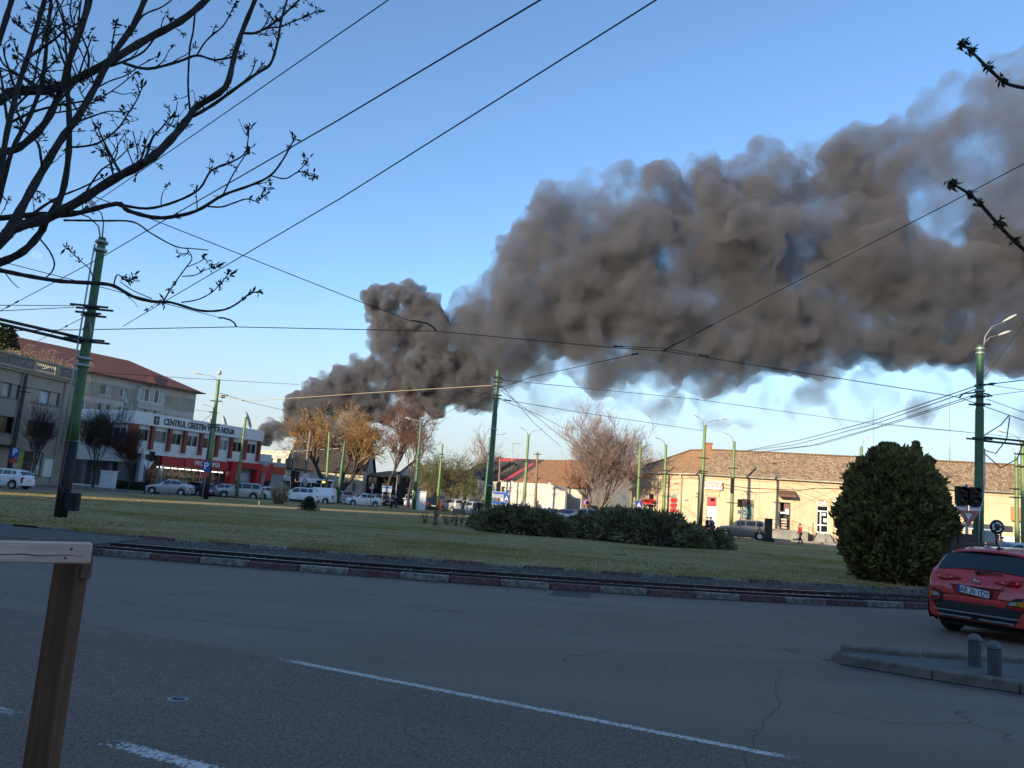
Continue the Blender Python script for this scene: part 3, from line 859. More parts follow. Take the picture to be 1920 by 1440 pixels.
# kiosk door: dark opening with shelves of goods
KD = mat('kiosk_dark', (.018, .015, .014), .6)
q = MB(); q.box(o_d2[0], o_d2[1], .9, .95, o_d2[2], o_d2[3]); kd = q.build('door', KD, yb)
q = MB(); q.box(o_d2[0], o_d2[0] + .1, .05, .25, o_d2[2], o_d2[3]); q.box(o_d2[1] - .1, o_d2[1], .05, .25, o_d2[2], o_d2[3]); q.build('door_frame', BFRAME, kd)
q = MB(); q.box(o_d2[0] + .45, o_d2[1] - .1, .3, .34, o_d2[3] - .95, o_d2[3] - .1); q.build('brown_panel', mat('brown_panel', (.16, .085, .06), .6), kd)
goods = mat('packets', (.55, .20, .12), .6, col2=(.62, .58, .48), scale=6, contrast=(.45, .55))
for i in range(4):
    z = o_d2[2] + .12 + i * .27
    q = MB(); q.box(o_d2[0] + .2, o_d2[1] - .3, .3, .6, z, z + .03); sh = q.build('shelf', WHITE_P, kd)
    q = MB()
    for k in range(5):
        s0 = o_d2[0] + .23 + k * (o_d2[1] - o_d2[0] - .6) / 5
        q.box(s0, s0 + .13, .32, .5, z + .03, z + .03 + random.uniform(.10, .17))
    q.build('packets', goods, sh)
q = MB(); q.box(o_d2[0] + .12, o_d2[1] - .35, .28, .30, o_d2[3] - 1.12, o_d2[3] - 1.0); q.build('strip_light', mat('tube_light', (.8, .8, .8), .4, emit=(1, .95, .85, 1.6)), kd)
q = MB(); q.box(o_d2[1] - .5, o_d2[1] - .14, .2, .22, o_d2[2] + 1.55, o_d2[2] + 2.1); q.build('notice', WHITE_P, kd)
# brown awning over it
AWN = mat('brown_awning', (.17, .085, .065), .8, var=.3, scale=3)
ra = fb.rect(1459, 920, 1492, 931)
q = MB(); pr = [(ra[0], 0, ra[3]), (ra[1], 0, ra[3]), (ra[1], -1.1, ra[2] + .15), (ra[0], -1.1, ra[2] + .15)]
q.add(pr + [(p[0], p[1], p[2] - .04) for p in pr] + [(ra[0], -1.1, ra[2] - .08), (ra[1], -1.1, ra[2] - .08), (ra[1], 0, ra[2] + .1), (ra[0], 0, ra[2] + .1)], [(0, 1, 2, 3), (7, 6, 5, 4), (3, 2, 9, 8), (1, 10, 9, 2), (0, 3, 8, 11)])
q.build('awning', AWN, yb)
# white glazed door with steps
q = MB(); a0_, a1_, z0_, z1_ = o_d3
q.box(a0_, a1_, .08, .14, z1_ - .08, z1_); q.box(a0_, a0_ + .08, .08, .14, z0_, z1_ - .08); q.box(a1_ - .08, a1_, .08, .14, z0_, z1_ - .08); q.box(a0_ + .08, a1_ - .08, .08, .14, z1_ - .62, z1_ - .5)
mid_ = a0_ + (a1_ - a0_) * .34; q.box(mid_ - .06, mid_ + .06, .085, .135, z0_, z1_ - .62); q.box(a0_ + .08, a1_ - .08, .083, .137, z0_, z0_ + .16); q.box(a0_ + .08, a1_ - .08, .082, .138, z0_ + .75, z0_ + .87)
d3 = q.build('door', WFRAME, yb)
q = MB(); q.box(a0_ + .06, a1_ - .06, .105, .118, z0_ + .1, z1_ - .05); q.build('pane', GLASS_DARK, d3)
q = MB(); q.box(mid_ + .12, mid_ + .5, .07, .08, z1_ - 1.0, z1_ - .75); q.build('notice', mat('pale_notice', (.62, .72, .68), .6), d3)
q = MB(); q.box(a1_ - .45, a1_ - .15, .07, .08, z0_ + 1.1, z0_ + 1.5); q.build('notice', MATS['pale_notice'], d3)
rs = fb.rect(1530, 937, 1549, 947)
q = MB(); q.box(rs[0], rs[1], -.06, 0, rs[2], rs[3]); sb = q.build('shop_sign', mat('cream_sign', (.74, .70, .58), .6), yb)
q = MB(); zz_ = rs[2] + (rs[3] - rs[2]) * .62
q.box(rs[0] + .15, rs[1] - .2, -.075, -.06, zz_, zz_ + .14); q.box(rs[0] + .3, rs[1] - .5, -.075, -.06, rs[2] + .12, rs[2] + .24); q.build('faded_print', mat('faded_red', (.50, .17, .11), .7), sb)
def steps(o, n_, wd, dep):
    q = MB()
    for i in range(n_):
        q.box(o[0] - wd - .12 * i, o[1] + wd + .12 * i, -dep * (i + 1) - .4, -.061, 0 if i else 0, o[2] * (n_ - i) / n_)
    return q.build('steps', CONC, yb)
steps(o_d3, 4, .1, .3)
q = MB(); q.box(o_d2[0] - 2.2, o_d2[1] + 1.6, -1.7, -.061, 0, o_d2[2]); q.build('ramp_landing', CONC, yb)
for (x0, x1, zz, z2) in ((o_d2[0] - 2.1, o_d2[0], o_d2[2], o_d2[2]), (o_d2[1] + .1, o_d2[1] + 3.2, o_d2[2], .1), (a0_ - .45, a0_ - .4, z0_, z0_), (a1_ + .35, a1_ + 1.3, z0_, .1)):
    q = MB(); yy = -1.62
    q.tube([(x0, yy, zz + .95), (x1, yy, z2 + .95)], .022, 6)
    for k in range(3):
        f = k / 2; q.tube([(x0 + (x1 - x0) * f, yy, 0), (x0 + (x1 - x0) * f, yy, zz + (z2 - zz) * f + .95)], .02, 6)
    q.build('handrail', DARKMET, yb)
for o in (o_sh, o_sh2): window(yb, o, 2, 1, BFRAME, GLASS, .1)
# lit windows of the left wing, red canopy and red notices
for i, o in enumerate(oa):
    w_ = window(None, o, 1, 2, WFRAME, [GLASS_PALE, GLASS][i % 2], .12, False)
    w_.parent = yb
    w_.matrix_local = ma
o = oa[1]; q = MB()
arc = [(o[0] - .4 + (o[1] - o[0] + 1.0) * k / 8) for k in range(9)]
for k in range(8):
    z_a = o[2] + 1.35 + .28 * math.sin(math.pi * k / 8); z_b = o[2] + 1.35 + .28 * math.sin(math.pi * (k + 1) / 8)
    q.add([(arc[k], 0, z_a + .15), (arc[k + 1], 0, z_b + .15), (arc[k + 1], -1.0, z_b), (arc[k], -1.0, z_a), (arc[k], 0, z_a + .10), (arc[k + 1], 0, z_b + .10), (arc[k + 1], -1.0, z_b - .05), (arc[k], -1.0, z_a - .05)], [(0, 3, 2, 1), (4, 5, 6, 7), (3, 7, 6, 2)])
q.box(arc[0], arc[-1], -1.02, -1.0, o[2] + 1.12, o[2] + 1.34)
wing_a(q).build('awning', RED, yb)
o = oa[2]; q = MB()
for k in range(3): q.box(o[0] + .02, o[1] + .12, -.03, 0, o[2] + .1 + k * .55, o[2] + .5 + k * .55)
wing_a(q).build('red_notice', RED, yb)
# sign board LOTOTECA, standing out from the wall
r = fb.rect(1321.5, 903, 1354.5, 918)
sg = None
q = MB(); q.box(r[0], r[1], -.32, -.061, r[2], r[3]); sg = q.build('sign_board', mat('sign_cream', (.80, .76, .66), .5), yb)
text(sg, 'LOTOTECA', (r[3] - r[2]) * .86, ((r[0] + r[1]) / 2, -.335, r[2] + (r[3] - r[2]) * .56), FACE, RED, squash=.51, fat=.009)
q = MB(); q.box(r[0] + .2, r[1] - .2, -.335, -.32, r[2] + .07, r[2] + .10); q.build('sign_line', RED, sg)
# house number plate and air conditioner
q = MB(); n_ = fa.rect(1284, 936.5, 1291, 939.5); q.box(n_[0], n_[1], -.03, 0, n_[2], n_[3]); wing_a(q).build('number_plate', mat('enamel_plate', (.18, .22, .26), .4), yb)
ac = fb.rect(1562, 940, 1573, 951)
q = MB(); q.bevbox(ac[0], ac[1] + .25, -.40, -.04, ac[2], ac[3], .03); au = q.build('air_conditioner', WHITE_P, yb)
q = MB(); q.lathe([(.24, 0), (.24, .02), (.20, .03), (.05, .03)], 20, (0, 0, 0), 'y'); g_ = q.build('fan_grille', DARKMET, au); g_.location = ((ac[0] + ac[1]) / 2, -.43, (ac[2] + ac[3]) / 2)
# orange sign box beside the green posts
r = fb.rect(1895, 951, 1925, 977)
q = MB(); q.box(r[0], r[1], -.5, -.061, r[2], r[3]); q.build('sign_box', mat('orange_box', (.50, .235, .10), .6, var=.2, scale=2), yb)
r = fb.rect(1903, 980, 1918, 1008)
q = MB(); q.box(r[0], r[1], -.09, -.061, r[2], r[3]); q.build('poster', mat('red_poster', (.55, .16, .12), .6, col2=(.72, .70, .66), scale=3.2, contrast=(.46, .54)), yb)
r = fb.rect(1855, 1005, 1910, 1030); q = MB(); q.box(r[0], r[1], -.075, -.061, .1, r[3]); q.build('pale_board', WHITE_P, yb)
# cables drooping along the facade
CABLE = mat('black_cable', (.018, .018, .018), .6)
for pts, rad in (([(1290, 893), (1340, 905), (1400, 915), (1500, 919), (1530, 915), (1590, 917)], .022), ([(1190, 912), (1240, 916), (1275, 905)], .014), ([(1190, 895), (1250, 899), (1300, 896)], .012), ([(1340, 912), (1420, 924), (1470, 921)], .014)):
    w_ = pts[0][0] < 1285; f = fa if w_ else fb
    q = MB(); q.tube([(f.at(x, y)[0], -.12, f.at(x, y)[1]) for x, y in pts], rad, 5); (wing_a(q) if w_ else q).build('facade_cable', CABLE, yb)
# pavement along it
pv = []
for f, a, b in ((fa, -3, fa.L), (fb, 0, Lb + 30)):
    for s in (a, b): pv.append(f.P0 + f.u * s - f.n * 4.2)
pv2 = [fb.P0 + fb.u * (Lb + 30) + fb.n * .3, fb.P0 + fb.n * .3, fa.P0 - fa.u * 3 + fa.n * .3]
pave('pavement', [(p.x, p.y) for p in ([pv[0], pv[2] , pv[3]] + pv2)], .12, CONC)

# ------------------------------------------------------------------ house with the graffiti wall
fg = fac(887, 110, 1028, 98.4)
gh = fg.root('tiled_house', 'house with patched brown tiled roof behind a graffiti covered wall', 'house')
ROOF_B = roof_mat('brown_tiles', (.30, .14, .065), (.21, .10, .05), (.42, .23, .12), 2.6, 3.6, .6)
ROOF_D = roof_mat('dark_tiles', (.075, .058, .048), (.055, .045, .04), (.12, .09, .07), 3.2, 5.2, .4)
GRAF = bpy.data.materials.new('graffiti_render'); GRAF.use_nodes = True
n, l, b = nodes_of(GRAF); t = n.new('ShaderNodeTexCoord')
cc = mixc(n, l, ramp(n, l, noise(n, l, t.outputs['Object'], .5, 5, .6), .35, .65), (.56, .53, .47), (.44, .42, .38))
l.new(cc, b.inputs['Base Color']); b.inputs['Roughness'].default_value = .9
q = MB(); q.box(-1.5, fg.L, 0, .3, 0, 4.35)
for k in range(8):
    s = -1.5 + k * (fg.L + 1.5) / 7
    q.box(s - .16, s + .16, -.08, .38, 4.35, 4.52)
q.box(fg.L - .3, fg.L, .3, 4.0, 0, 4.2)
for k in range(9):       # scalloped end of the wall
    q.box(fg.L + k * .32, fg.L + (k + 1) * .32, .0, .3, 0, 4.35 - .8 * math.sin(k / 8 * math.pi / 2))
wl_ = q.build('boundary_wall', GRAF, gh)
ink = mat('spray_paint', (.20, .21, .25), .8)
r2 = random.Random(4)
for grp in range(6):
    s0 = .6 + grp * 2.1; zc = r2.choice((2.5, 2.8, 1.1, 3.0)); q = MB()
    for k in range(5):
        s = s0 + k * .38; h = r2.uniform(.3, .5)
        pts = [(s + r2.uniform(-.15, .15), -.015, zc + r2.uniform(-h, h)) for _ in range(4)]
        q.tube(pts, .026, 4)
    q.build('graffiti_tag', ink, wl_)
dpt, hh = 11.0, 6.1
q = MB(); q.box(.4, fg.L + 2.4, 3.2, 3.5, 0, 4.4); q.box(.4, .7, 3.5, 3 + dpt, 0, 4.4); q.build('wall', mat('house_render', (.55, .50, .42), .9, var=.25, scale=.8), gh)
ez = 4.15; yR = 3.2 + dpt / 2; zr = 8.05
xr = fg.L + 2.8
gw = [(xr - .3, 3.2, 0), (xr - .3, 3.2 + dpt, 0), (xr - .3, 3.2 + dpt, ez), (xr - .3, yR, zr - .2), (xr - .3, 3.2, ez)]
q = MB(); q.add(gw + [(p[0] - .3, p[1], p[2]) for p in gw], [(0, 1, 2, 3, 4), (9, 8, 7, 6, 5), (0, 4, 9, 5)]); q.build('gable_wall', mat('gable_render', (.60, .56, .48), .9, var=.2, scale=.7), gh)
xm = fg.L * .30
build_roof('roof', [[Vector((xm, 2.8, ez)), Vector((xr, 2.8, ez)), Vector((xr, yR, zr)), Vector((xm, yR, zr))], [Vector((xr, 3.6 + dpt, ez)), Vector((xm, 3.6 + dpt, ez)), Vector((xm, yR, zr)), Vector((xr, yR, zr))]], ROOF_B, gh)
build_roof('roof', [[Vector((-4.5, 2.8, ez)), Vector((xm - .02, 2.8, ez)), Vector((xm - .02, yR, zr + .02)), Vector((-1.8, yR, zr + .02))], [Vector((-4.5, 3.6 + dpt, ez)), Vector((-4.5, 2.8, ez)), Vector((-1.8, yR, zr + .02))]], ROOF_D, gh)
q = MB(); sl = (zr - ez) / (yR - 2.8)
q.add([(xm - 3.0, 2.9, ez + .09), (xm - 2.0, 2.9, ez + .09), (xm - .9, yR - 1, zr - sl * 1 + .05), (xm - 1.7, yR - 1, zr - sl * 1 + .05)], [(0, 1, 2, 3)]); q.build('red_patch', mat('red_sheet', (.50, .05, .07), .5), gh)
q = MB(); q.box(xr - .31, xr + .05, 3.6, 12, 1.9, 2.1); q.box(xr - .25, xr + .9, 3.8, 7.2, .1, 1.85); q.build('garage_front', mat('garage_dark', (.05, .05, .05), .6), gh)

# ------------------------------------------------------------------ row of small houses in the middle distance
def house(px0, Y0, px1, Y1, eave, ridge, depth, wm, rm, label, name='low_house', wins=(), hip=False, ov=.35, gable_front=False):
    f = fac(px0, Y0, px1, Y1); h = f.root(name, label, 'house', 'old low houses round the square')
    ops = [f.rect(*w_) for w_ in wins]
    q = MB(); wall(q, 0, f.L, 0, eave, ops, 0, .35); q.box(0, .3, .35, depth, 0, eave); q.box(f.L - .3, f.L, .35, depth, 0, eave); q.box(.3, f.L - .3, depth - .3, depth, 0, eave)
    if gable_front:
        q.add([(0, 0, eave), (f.L, 0, eave), (f.L / 2, 0, ridge - .1), (0, .3, eave), (f.L, .3, eave), (f.L / 2, .3, ridge - .1)], [(0, 1, 2), (5, 4, 3), (0, 2, 5, 3), (1, 4, 5, 2)])
    else:
        for xx in (0, f.L - .3):
            q.add([(xx, 0, eave), (xx, depth, eave), (xx, depth / 2, ridge - .1), (xx + .3, 0, eave), (xx + .3, depth, eave), (xx + .3, depth / 2, ridge - .1)], [(0, 2, 1), (3, 4, 5), (0, 3, 5, 2), (1, 2, 5, 4)])
    q.build('wall', wm, h)
    if gable_front:
        build_roof('roof', [[Vector((-ov, depth, eave - .1)), Vector((-ov, -ov, eave - .1)), Vector((f.L / 2, -ov, ridge)), Vector((f.L / 2, depth, ridge))], [Vector((f.L + ov, -ov, eave - .1)), Vector((f.L + ov, depth, eave - .1)), Vector((f.L / 2, depth, ridge)), Vector((f.L / 2, -ov, ridge))]], rm, h)
    else:
        ins = depth * .45 if hip else -ov
        build_roof('roof', [[Vector((-ov, -ov, eave - .05)), Vector((f.L + ov, -ov, eave - .05)), Vector((f.L - ins, depth / 2, ridge)), Vector((ins, depth / 2, ridge))], [Vector((f.L + ov, depth + ov, eave - .05)), Vector((-ov, depth + ov, eave - .05)), Vector((ins, depth / 2, ridge)), Vector((f.L - ins, depth / 2, ridge))]] +
                   ([[Vector((f.L + ov, -ov, eave - .05)), Vector((f.L + ov, depth + ov, eave - .05)), Vector((f.L - ins, depth / 2, ridge))], [Vector((-ov, depth + ov, eave - .05)), Vector((-ov, -ov, eave - .05)), Vector((ins, depth / 2, ridge))]] if hip else []), rm, h)
    for i, o in enumerate(ops):
        window(h, o, 2, 1, BFRAME if i % 2 else WFRAME, GLASS, .12)
    return f, h
cream = mat('cream_render', (.58, .53, .43), .9, var=.3, scale=.7, dirt=.3)
whit = mat('white_render', (.66, .65, .62), .9, var=.25, scale=.7, dirt=.25)
grim = mat('grimy_render', (.26, .23, .19), .9, var=.45, scale=.7, dirt=.5)
house(532, 118, 678, 118, 4.3, 8.6, 10, cream, ROOF_D, 'cream single storey house with dark roof behind the white bus', wins=[(556, 898, 563, 912), (585, 898, 592, 912), (622, 902, 629, 922), (640, 905, 647, 922), (660, 905, 667, 922)], hip=False)
house(742, 124, 800, 124, 4.6, 7.2, 9, whit, ROOF_D, 'white house with its gable facing the square', gable_front=True, wins=[(770, 912, 780, 926)])
house(796, 128, 890, 126, 3.6, 6.4, 9, cream, ROOF_B, 'pale house half hidden by the green willow', wins=[(812, 918, 820, 930), (850, 920, 858, 933)])
house(842, 122, 892, 112, 4.2, 7.6, 10, grim, ROOF_D, 'grimy brown house with dark roof beside the graffiti wall', wins=[(852, 920, 860, 935), (868, 922, 876, 938)])
house(1094, 112, 1184, 104, 4.6, 8.0, 10, grim, ROOF_D, 'dark grimy house between the pink tree and the yellow building', wins=[(1108, 930, 1118, 948), (1132, 932, 1142, 950)])
house(905, 150, 985, 146, 5.0, 10.2, 10, whit, mat('red_metal_roof', (.42, .055, .06), .55), 'house with a bright red metal roof behind the others')
# wooden market hall
f = fac(676, 122, 744, 120); mh = f.root('market_hall', 'dark wooden market hall with a rusty low roof', 'building')
q = MB()
wood_d = mat('dark_boards', (.045, .032, .026), .85, var=.5, scale=3)
q.box(0, f.L, .1, 9, 0, 4.2); q.build('wall', wood_d, mh)
nb = 22
for i in range(nb):
    q = MB(); q.box(f.L * i / nb + .02, f.L * (i + 1) / nb - .02, .03, .097, 1.5, 4.15); q.build('board', wood_d, mh)
q = MB(); q.box(0, f.L, .02, .096, 0, 1.45); q.build('base_panel', whit, mh)
build_roof('roof', [[Vector((-.4, -.5, 4.2)), Vector((f.L + .4, -.5, 4.2)), Vector((f.L + .4, 9.5, 5.4)), Vector((-.4, 9.5, 5.4))]], ROOF_B, mh)
# far apartment slab
f = fac(474, 205, 566, 196); fs = f.root('apartment_slab', 'distant cream flat roofed apartment slab under the smoke', 'building')
hz_ = f.at(520, 846)[1]
rows = [(hz_ - 1.0 - 2.9 * (k + 1) + .7, hz_ - 1.0 - 2.9 * (k + 1) + 2.1) for k in range(3)]
ops = [(2 + i * 2.9, 3.4 + i * 2.9, a, b) for i in range(int(f.L / 2.9) - 1) for a, b in rows]
q = MB(); wall(q, 0, f.L, 0, hz_, ops, 0, .4); q.box(0, f.L, .4, 11, hz_ - .4, hz_); q.box(-.2, f.L + .2, -.2, 0, hz_ - .25, hz_ + .1); q.build('wall', cream, fs)
for o in ops[::1]:
    q = MB(); q.box(o[0], o[1], .2, .25, o[2], o[3]); q.build('window', GLASS, fs)

# ------------------------------------------------------------------ church centre over the supermarket
fc = fac(236, 84, 478, 101); Hc = 8.4
cb = fc.root('church_centre', 'white two storey centre with brick red pillars above a red fronted supermarket', 'building')
CW = mat('white_cladding', (.84, .82, .79), .75, var=.12, scale=.8, dirt=.12)
BRK = mat('brick_red_paint', (.30, .075, .045), .7, var=.25, scale=3)
zf, zt, zs, zr0, zr1 = 7.05, 6.6, 5.35, 3.98, 2.95
pil = [272, 305, 334, 365, 396, 422, 449, 475]
sp = [0.0] + [fc.s(p) for p in pil]
ops = [(sp[i] + .5, sp[i + 1] - .25, zs, zt) for i in range(len(sp) - 1)]
q = MB(); wall(q, 0, fc.L, zr0, zf, ops, 0, .3); q.box(0, fc.L, .3, .4, 0, .01); q.box(fc.L - .3, fc.L, .3, 12, 0, Hc - .2); q.box(0, fc.L, 11.8, 12, 0, Hc - .2); q.box(.3, fc.L - .3, .3, 11.8, Hc - 1.2, Hc - 1.0)
q.build('wall', CW, cb)
q = MB(); q.box(-.25, fc.L + .1, -.45, .3, zf, Hc); q.box(-.25, fc.L + .1, -.47, -.45, Hc - .12, Hc); q.build('fascia', CW, cb)
q = MB()
for i in range(24): q.box(i * fc.L / 24 + .02, (i + 1) * fc.L / 24 - .02, -.03, 0, zt + .02, zf)
q.build('louvre_strip', CW, cb)
for i, s in enumerate(sp):
    q = MB()
    if i == 0:
        q.prism([(-.5, -.55), (.35, -.55), (.5, -.2), (.5, .1), (-.5, .1)], 4.35, zf)
    else:
        q.bevbox(s - .20, s + .20, -.42, 0, 4.5, zf, .03)
    q.build('pillar', BRK, cb)
for i, o in enumerate(ops): window(cb, o, 2, 1, WFRAME, [GLASS, GLASS_PALE, GLASS_DARK, GLASS][i % 4], .1, False, .07)
# bars on the first windows
for i in (0, 1, 2):
    o = ops[i]; q = MB(); k = 0
    while o[0] + .15 * k < o[1]:
        q.box(o[0] + .15 * k - .012, o[0] + .15 * k + .012, .03, .05, o[2], o[3]); k += 1
    q.build('window_grille', DARKMET, cb)
blk = mat('black_letters', (.025, .025, .03), .5)
a, zz_ = fc.at(300, 786.5); s_end = fc.at(436, 807)[0]
text(cb, 'CENTRUL CRESTIN VIATA NOUA', .98, ((a + s_end) / 2, -.49, zf + .62), FACE, blk, squash=(s_end - a) / 15.1, fat=.018)
q = MB(); q.bevbox(a - 1.15, a - .45, -.48, -.45, zf + .2, zf + 1.1, .03); em = q.build('emblem', blk, cb)
q = MB(); q.box(a - .83, a - .77, -.495, -.48, zf + .28, zf + 1.02); q.box(a - 1.02, a - .58, -.495, -.48, zf + .68, zf + .74); q.build('emblem_cross', CW, em)
# supermarket front
REDB = mat('supermarket_red', (.42, .012, .018), .45)
s_red0 = fc.s(294); s_p0, s_p1 = fc.s(421), fc.L + .05
q = MB(); q.box(s_red0, s_p0, -.5, -.002, zr1, zr0); q.build('red_fascia', REDB, cb)
q = MB(); q.box(s_p0, s_p0 + .9, -.9, 0, 0, zr0 + .2); q.box(s_p1 - .9, s_p1, -.9, 0, 0, zr0 + .2); q.box(s_p0 + .9, s_p1 - .9, -.9, 0, zr0 - .55, zr0 + .2); q.build('entrance_portal', REDB, cb)
r = fc.rect(334, 866, 420, 882)
sm = (fc.s(372)); q = MB()
pts = [(math.cos(t_) * .52, math.sin(t_) * .52) for t_ in np.linspace(math.pi / 2, 3 * math.pi / 2, 8)]
Lp = fc.s(418) - fc.s(336)
poly = [(x - Lp / 2 + .5, y) for x, y in pts] + [(-x + Lp / 2 - .5, -y) for x, y in pts]
q.prism(poly, 0, .1); pl = q.build('logo_plate', mat('logo_red', (.48, .02, .028), .4), cb); pl.location = ((fc.s(418) + fc.s(336)) / 2, -.5, (zr0 + zr1) / 2 + .05); pl.rotation_euler = (R(90), 0, 0)
text(pl, 'PROFI SUPER', .72, (0, -.02, .11), (0, 0, 0), WHITE_P, squash=.92, fat=.012)
# glazed front with lit ceiling tubes and shelves
sg0, sg1 = s_red0 + .05, s_p0
q = MB(); q.box(sg0, sg1, 1.8, 1.85, 0, zr1); q.build('shop_back', mat('shop_inside', (.28, .19, .12), .7, col2=(.05, .045, .04), scale=1.9, contrast=(.42, .58)), cb)
gn = 10
TUBE = mat('shop_tube', (.9, .9, .9), .4, emit=(1, .95, .86, 2.6))
for i in range(gn):
    x0, x1 = sg0 + (sg1 - sg0) * i / gn, sg0 + (sg1 - sg0) * (i + 1) / gn
    q = MB(); q.box(x0, x0 + .07, -.04, .03, 0, zr1); q.box(x0 + .07, x1, -.03, .02, .0, .35); q.build('mullion', GREYMET, cb)
    q = MB(); q.box(x0 + .2, x1 - .1, .35, .45, zr1 - .28, zr1 - .18); q.build('ceiling_tube', TUBE, cb)
    q = MB()
    for k in range(3):
        q.box(x0 + .15, x1 - .1, 1.1, 1.4, .5 + .65 * k, .54 + .65 * k)
        for jx in range(5):
            s0 = x0 + .18 + jx * (x1 - x0 - .3) / 5; q.box(s0, s0 + .16, 1.12, 1.38, .54 + .65 * k, .54 + .65 * k + random.uniform(.2, .45))
    q.build('shelf_goods', mat('goods%d' % (i % 3), [(.42, .26, .14), (.16, .12, .08), (.46, .40, .30)][i % 3], .6, col2=[(.35, .06, .05), (.45, .38, .20), (.10, .16, .10)][i % 3], scale=5, contrast=(.45, .55)) if i < 3 else MATS['goods%d' % (i % 3)], cb)
thin_glass = mat('shop_glass', (.02, .022, .024), .03, spec=.7); nn_, ll_, bb_ = nodes_of(thin_glass); bb_.inputs['Alpha'].default_value = .22
q = MB(); q.box(sg0, sg1, -.012, .0, .35, zr1); q.build('shop_glazing', thin_glass, cb)
q = MB(); q.box(s_p0 + .9, s_p1 - .9, .2, .25, 0, zr0 - .6); q.build('entrance_recess', mat('grey_panel', (.35, .35, .36), .6), cb)
q = MB(); q.box(s_p0 + 1.2, s_p1 - 1.4, .05, .2, 1.9, 2.9); q.build('entrance_sign', mat('pale_grey_sign', (.48, .50, .54), .5), cb)
q = MB(); q.box(s_p0 + 1.0, s_p0 + 2.6, .12, .2, 0, 1.9); q.build('entrance_door', GLASS_DARK, cb)
# side towards the beige building
fd = Facade(fc.P0 - Vector((9.2, -4.2, 0)), fc.P0)
md_ = Matrix.Translation(to_local(fc, fd.P0)) @ Matrix.Rotation(fd.rz - fc.rz, 4, 'Z')
def side(q): q.v = [tuple(md_ @ Vector(v)) for v in q.v]; return q
ops2 = [(1.2, 3.6, zs, zt), (4.3, 6.6, zs, zt), (7.2, 9.2, zs, zt)]
q = MB(); wall(q, 0, fd.L, zr1, zf, ops2, .0, .3); q.box(0, fd.L, 0, .3, 0, .3); side(q).build('wall', CW, cb)
q = MB(); q.box(0, fd.L - .3, -.45, .3, zf, Hc); side(q).build('fascia', CW, cb)
for s in (.6, 4.0, 6.9):
    q = MB(); q.box(s - .24, s + .24, -.42, 0, 4.5, zf); side(q).build('pillar', BRK, cb)
for o in ops2:
    w_ = window(None, o, 2, 1, WFRAME, GLASS, .1, False); w_.parent = cb; w_.matrix_local = md_
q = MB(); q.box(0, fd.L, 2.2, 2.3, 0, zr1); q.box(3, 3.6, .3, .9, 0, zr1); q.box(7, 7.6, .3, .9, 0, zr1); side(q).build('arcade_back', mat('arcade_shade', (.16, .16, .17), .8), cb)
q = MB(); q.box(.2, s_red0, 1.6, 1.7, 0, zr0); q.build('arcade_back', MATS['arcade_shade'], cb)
for s in (1.6, 4.2):
    q = MB(); q.bevbox(s, s + .55, 0, .5, 0, zr0, .02); q.build('arcade_post', mat('arcade_post', (.45, .46, .48), .8) if 'arcade_post' not in MATS else MATS['arcade_post'], cb)
# dishes on its roof
for px, py, rad in ((431, 790, .75), (475, 788, 1.15), (405, 792, .5), (246, 752, .6)):
    s, z = fc.at(px, py)
    q = empty('satellite_dish', (0, 0, 0)); q.parent = cb; q.location = (s, 1.0, Hc - .2)
    mbd = MB(); mbd.tube([(0, 0, -1.1), (0, 0, z - Hc + .1)], .05, 6); mbd.build('mast', GREYMET, q)
    mbd = MB(); mbd.lathe([(rad, 0), (rad * .8, .12), (rad * .45, .22), (.02, .27)], 18, (0, 0, 0), 'y')
    dd = mbd.build('dish', mat('dish_grey', (.42, .43, .45), .5) if 'dish_grey' not in MATS else MATS['dish_grey'], q); dd.location = (0, -.2, z - Hc + .2); dd.rotation_euler = (R(-22), 0, R(28)); dd.scale = (.8, 1, 1)
# grey annex with the orange red band
fx = fac(476, 101.2, 531, 104.5)
ax = fx.root('shop_annex', 'low grey annex with an orange red band beside the supermarket portal', 'building')
Ha = fx.at(505, 866)[1]
q = MB(); q.box(0.05, fx.L, 0, 9, 0, Ha - .55); q.build('wall', mat('annex_grey', (.33, .335, .35), .8, var=.15, scale=1), ax)
q = MB(); q.box(.05, fx.L + .05, -.06, 9.05, Ha - .55, Ha); q.build('coping', mat('annex_coping', (.40, .40, .42), .8), ax)
b0, b1 = fx.at(505, 888)[1], fx.at(505, 872)[1]
q = MB(); q.box(.05, fx.L + .03, -.055, 0, b0, min(b1, Ha - .56)); q.build('red_band', mat('orange_red', (.50, .085, .025), .5), ax)
q = MB(); q.box(fx.L - 2.6, fx.L - .9, 2, 3, Ha, Ha + 1.0); q.box(fx.L - 2.2, fx.L - 1.9, 1.95, 2, Ha + .1, Ha + .9); q.build('roof_unit', WHITE_P, ax)

# ------------------------------------------------------------------ beige office building at the left edge
fo = fac(-190, 62, 126, 80); Ho = 10.45
bo = fo.root('office_building', 'grey beige stone faced office building with balustraded parapet', 'building')
STN = bpy.data.materials.new('stone_render'); STN.use_nodes = True
n, l, b = nodes_of(STN); t = n.new('ShaderNodeTexCoord'); o_ = t.outputs['Object']
c_ = mixc(n, l, ramp(n, l, noise(n, l, o_, .5, 6, .65), .32, .68), (.45, .385, .30), (.33, .28, .215))
c_ = mixc(n, l, math2(n, l, 'MULTIPLY', ramp(n, l, noise(n, l, o_, 9, 4, .8), .4, .7), .35), c_, (.21, .18, .145))
l.new(c_, b.inputs['Base Color']); b.inputs['Roughness'].default_value = .92
ow = [(32, 733, 43, 760)]
rows_o = [(7.75, 9.05), (4.55, 6.05)]
sA = fo.s(36) ; sB = fo.s(88)
ops = []
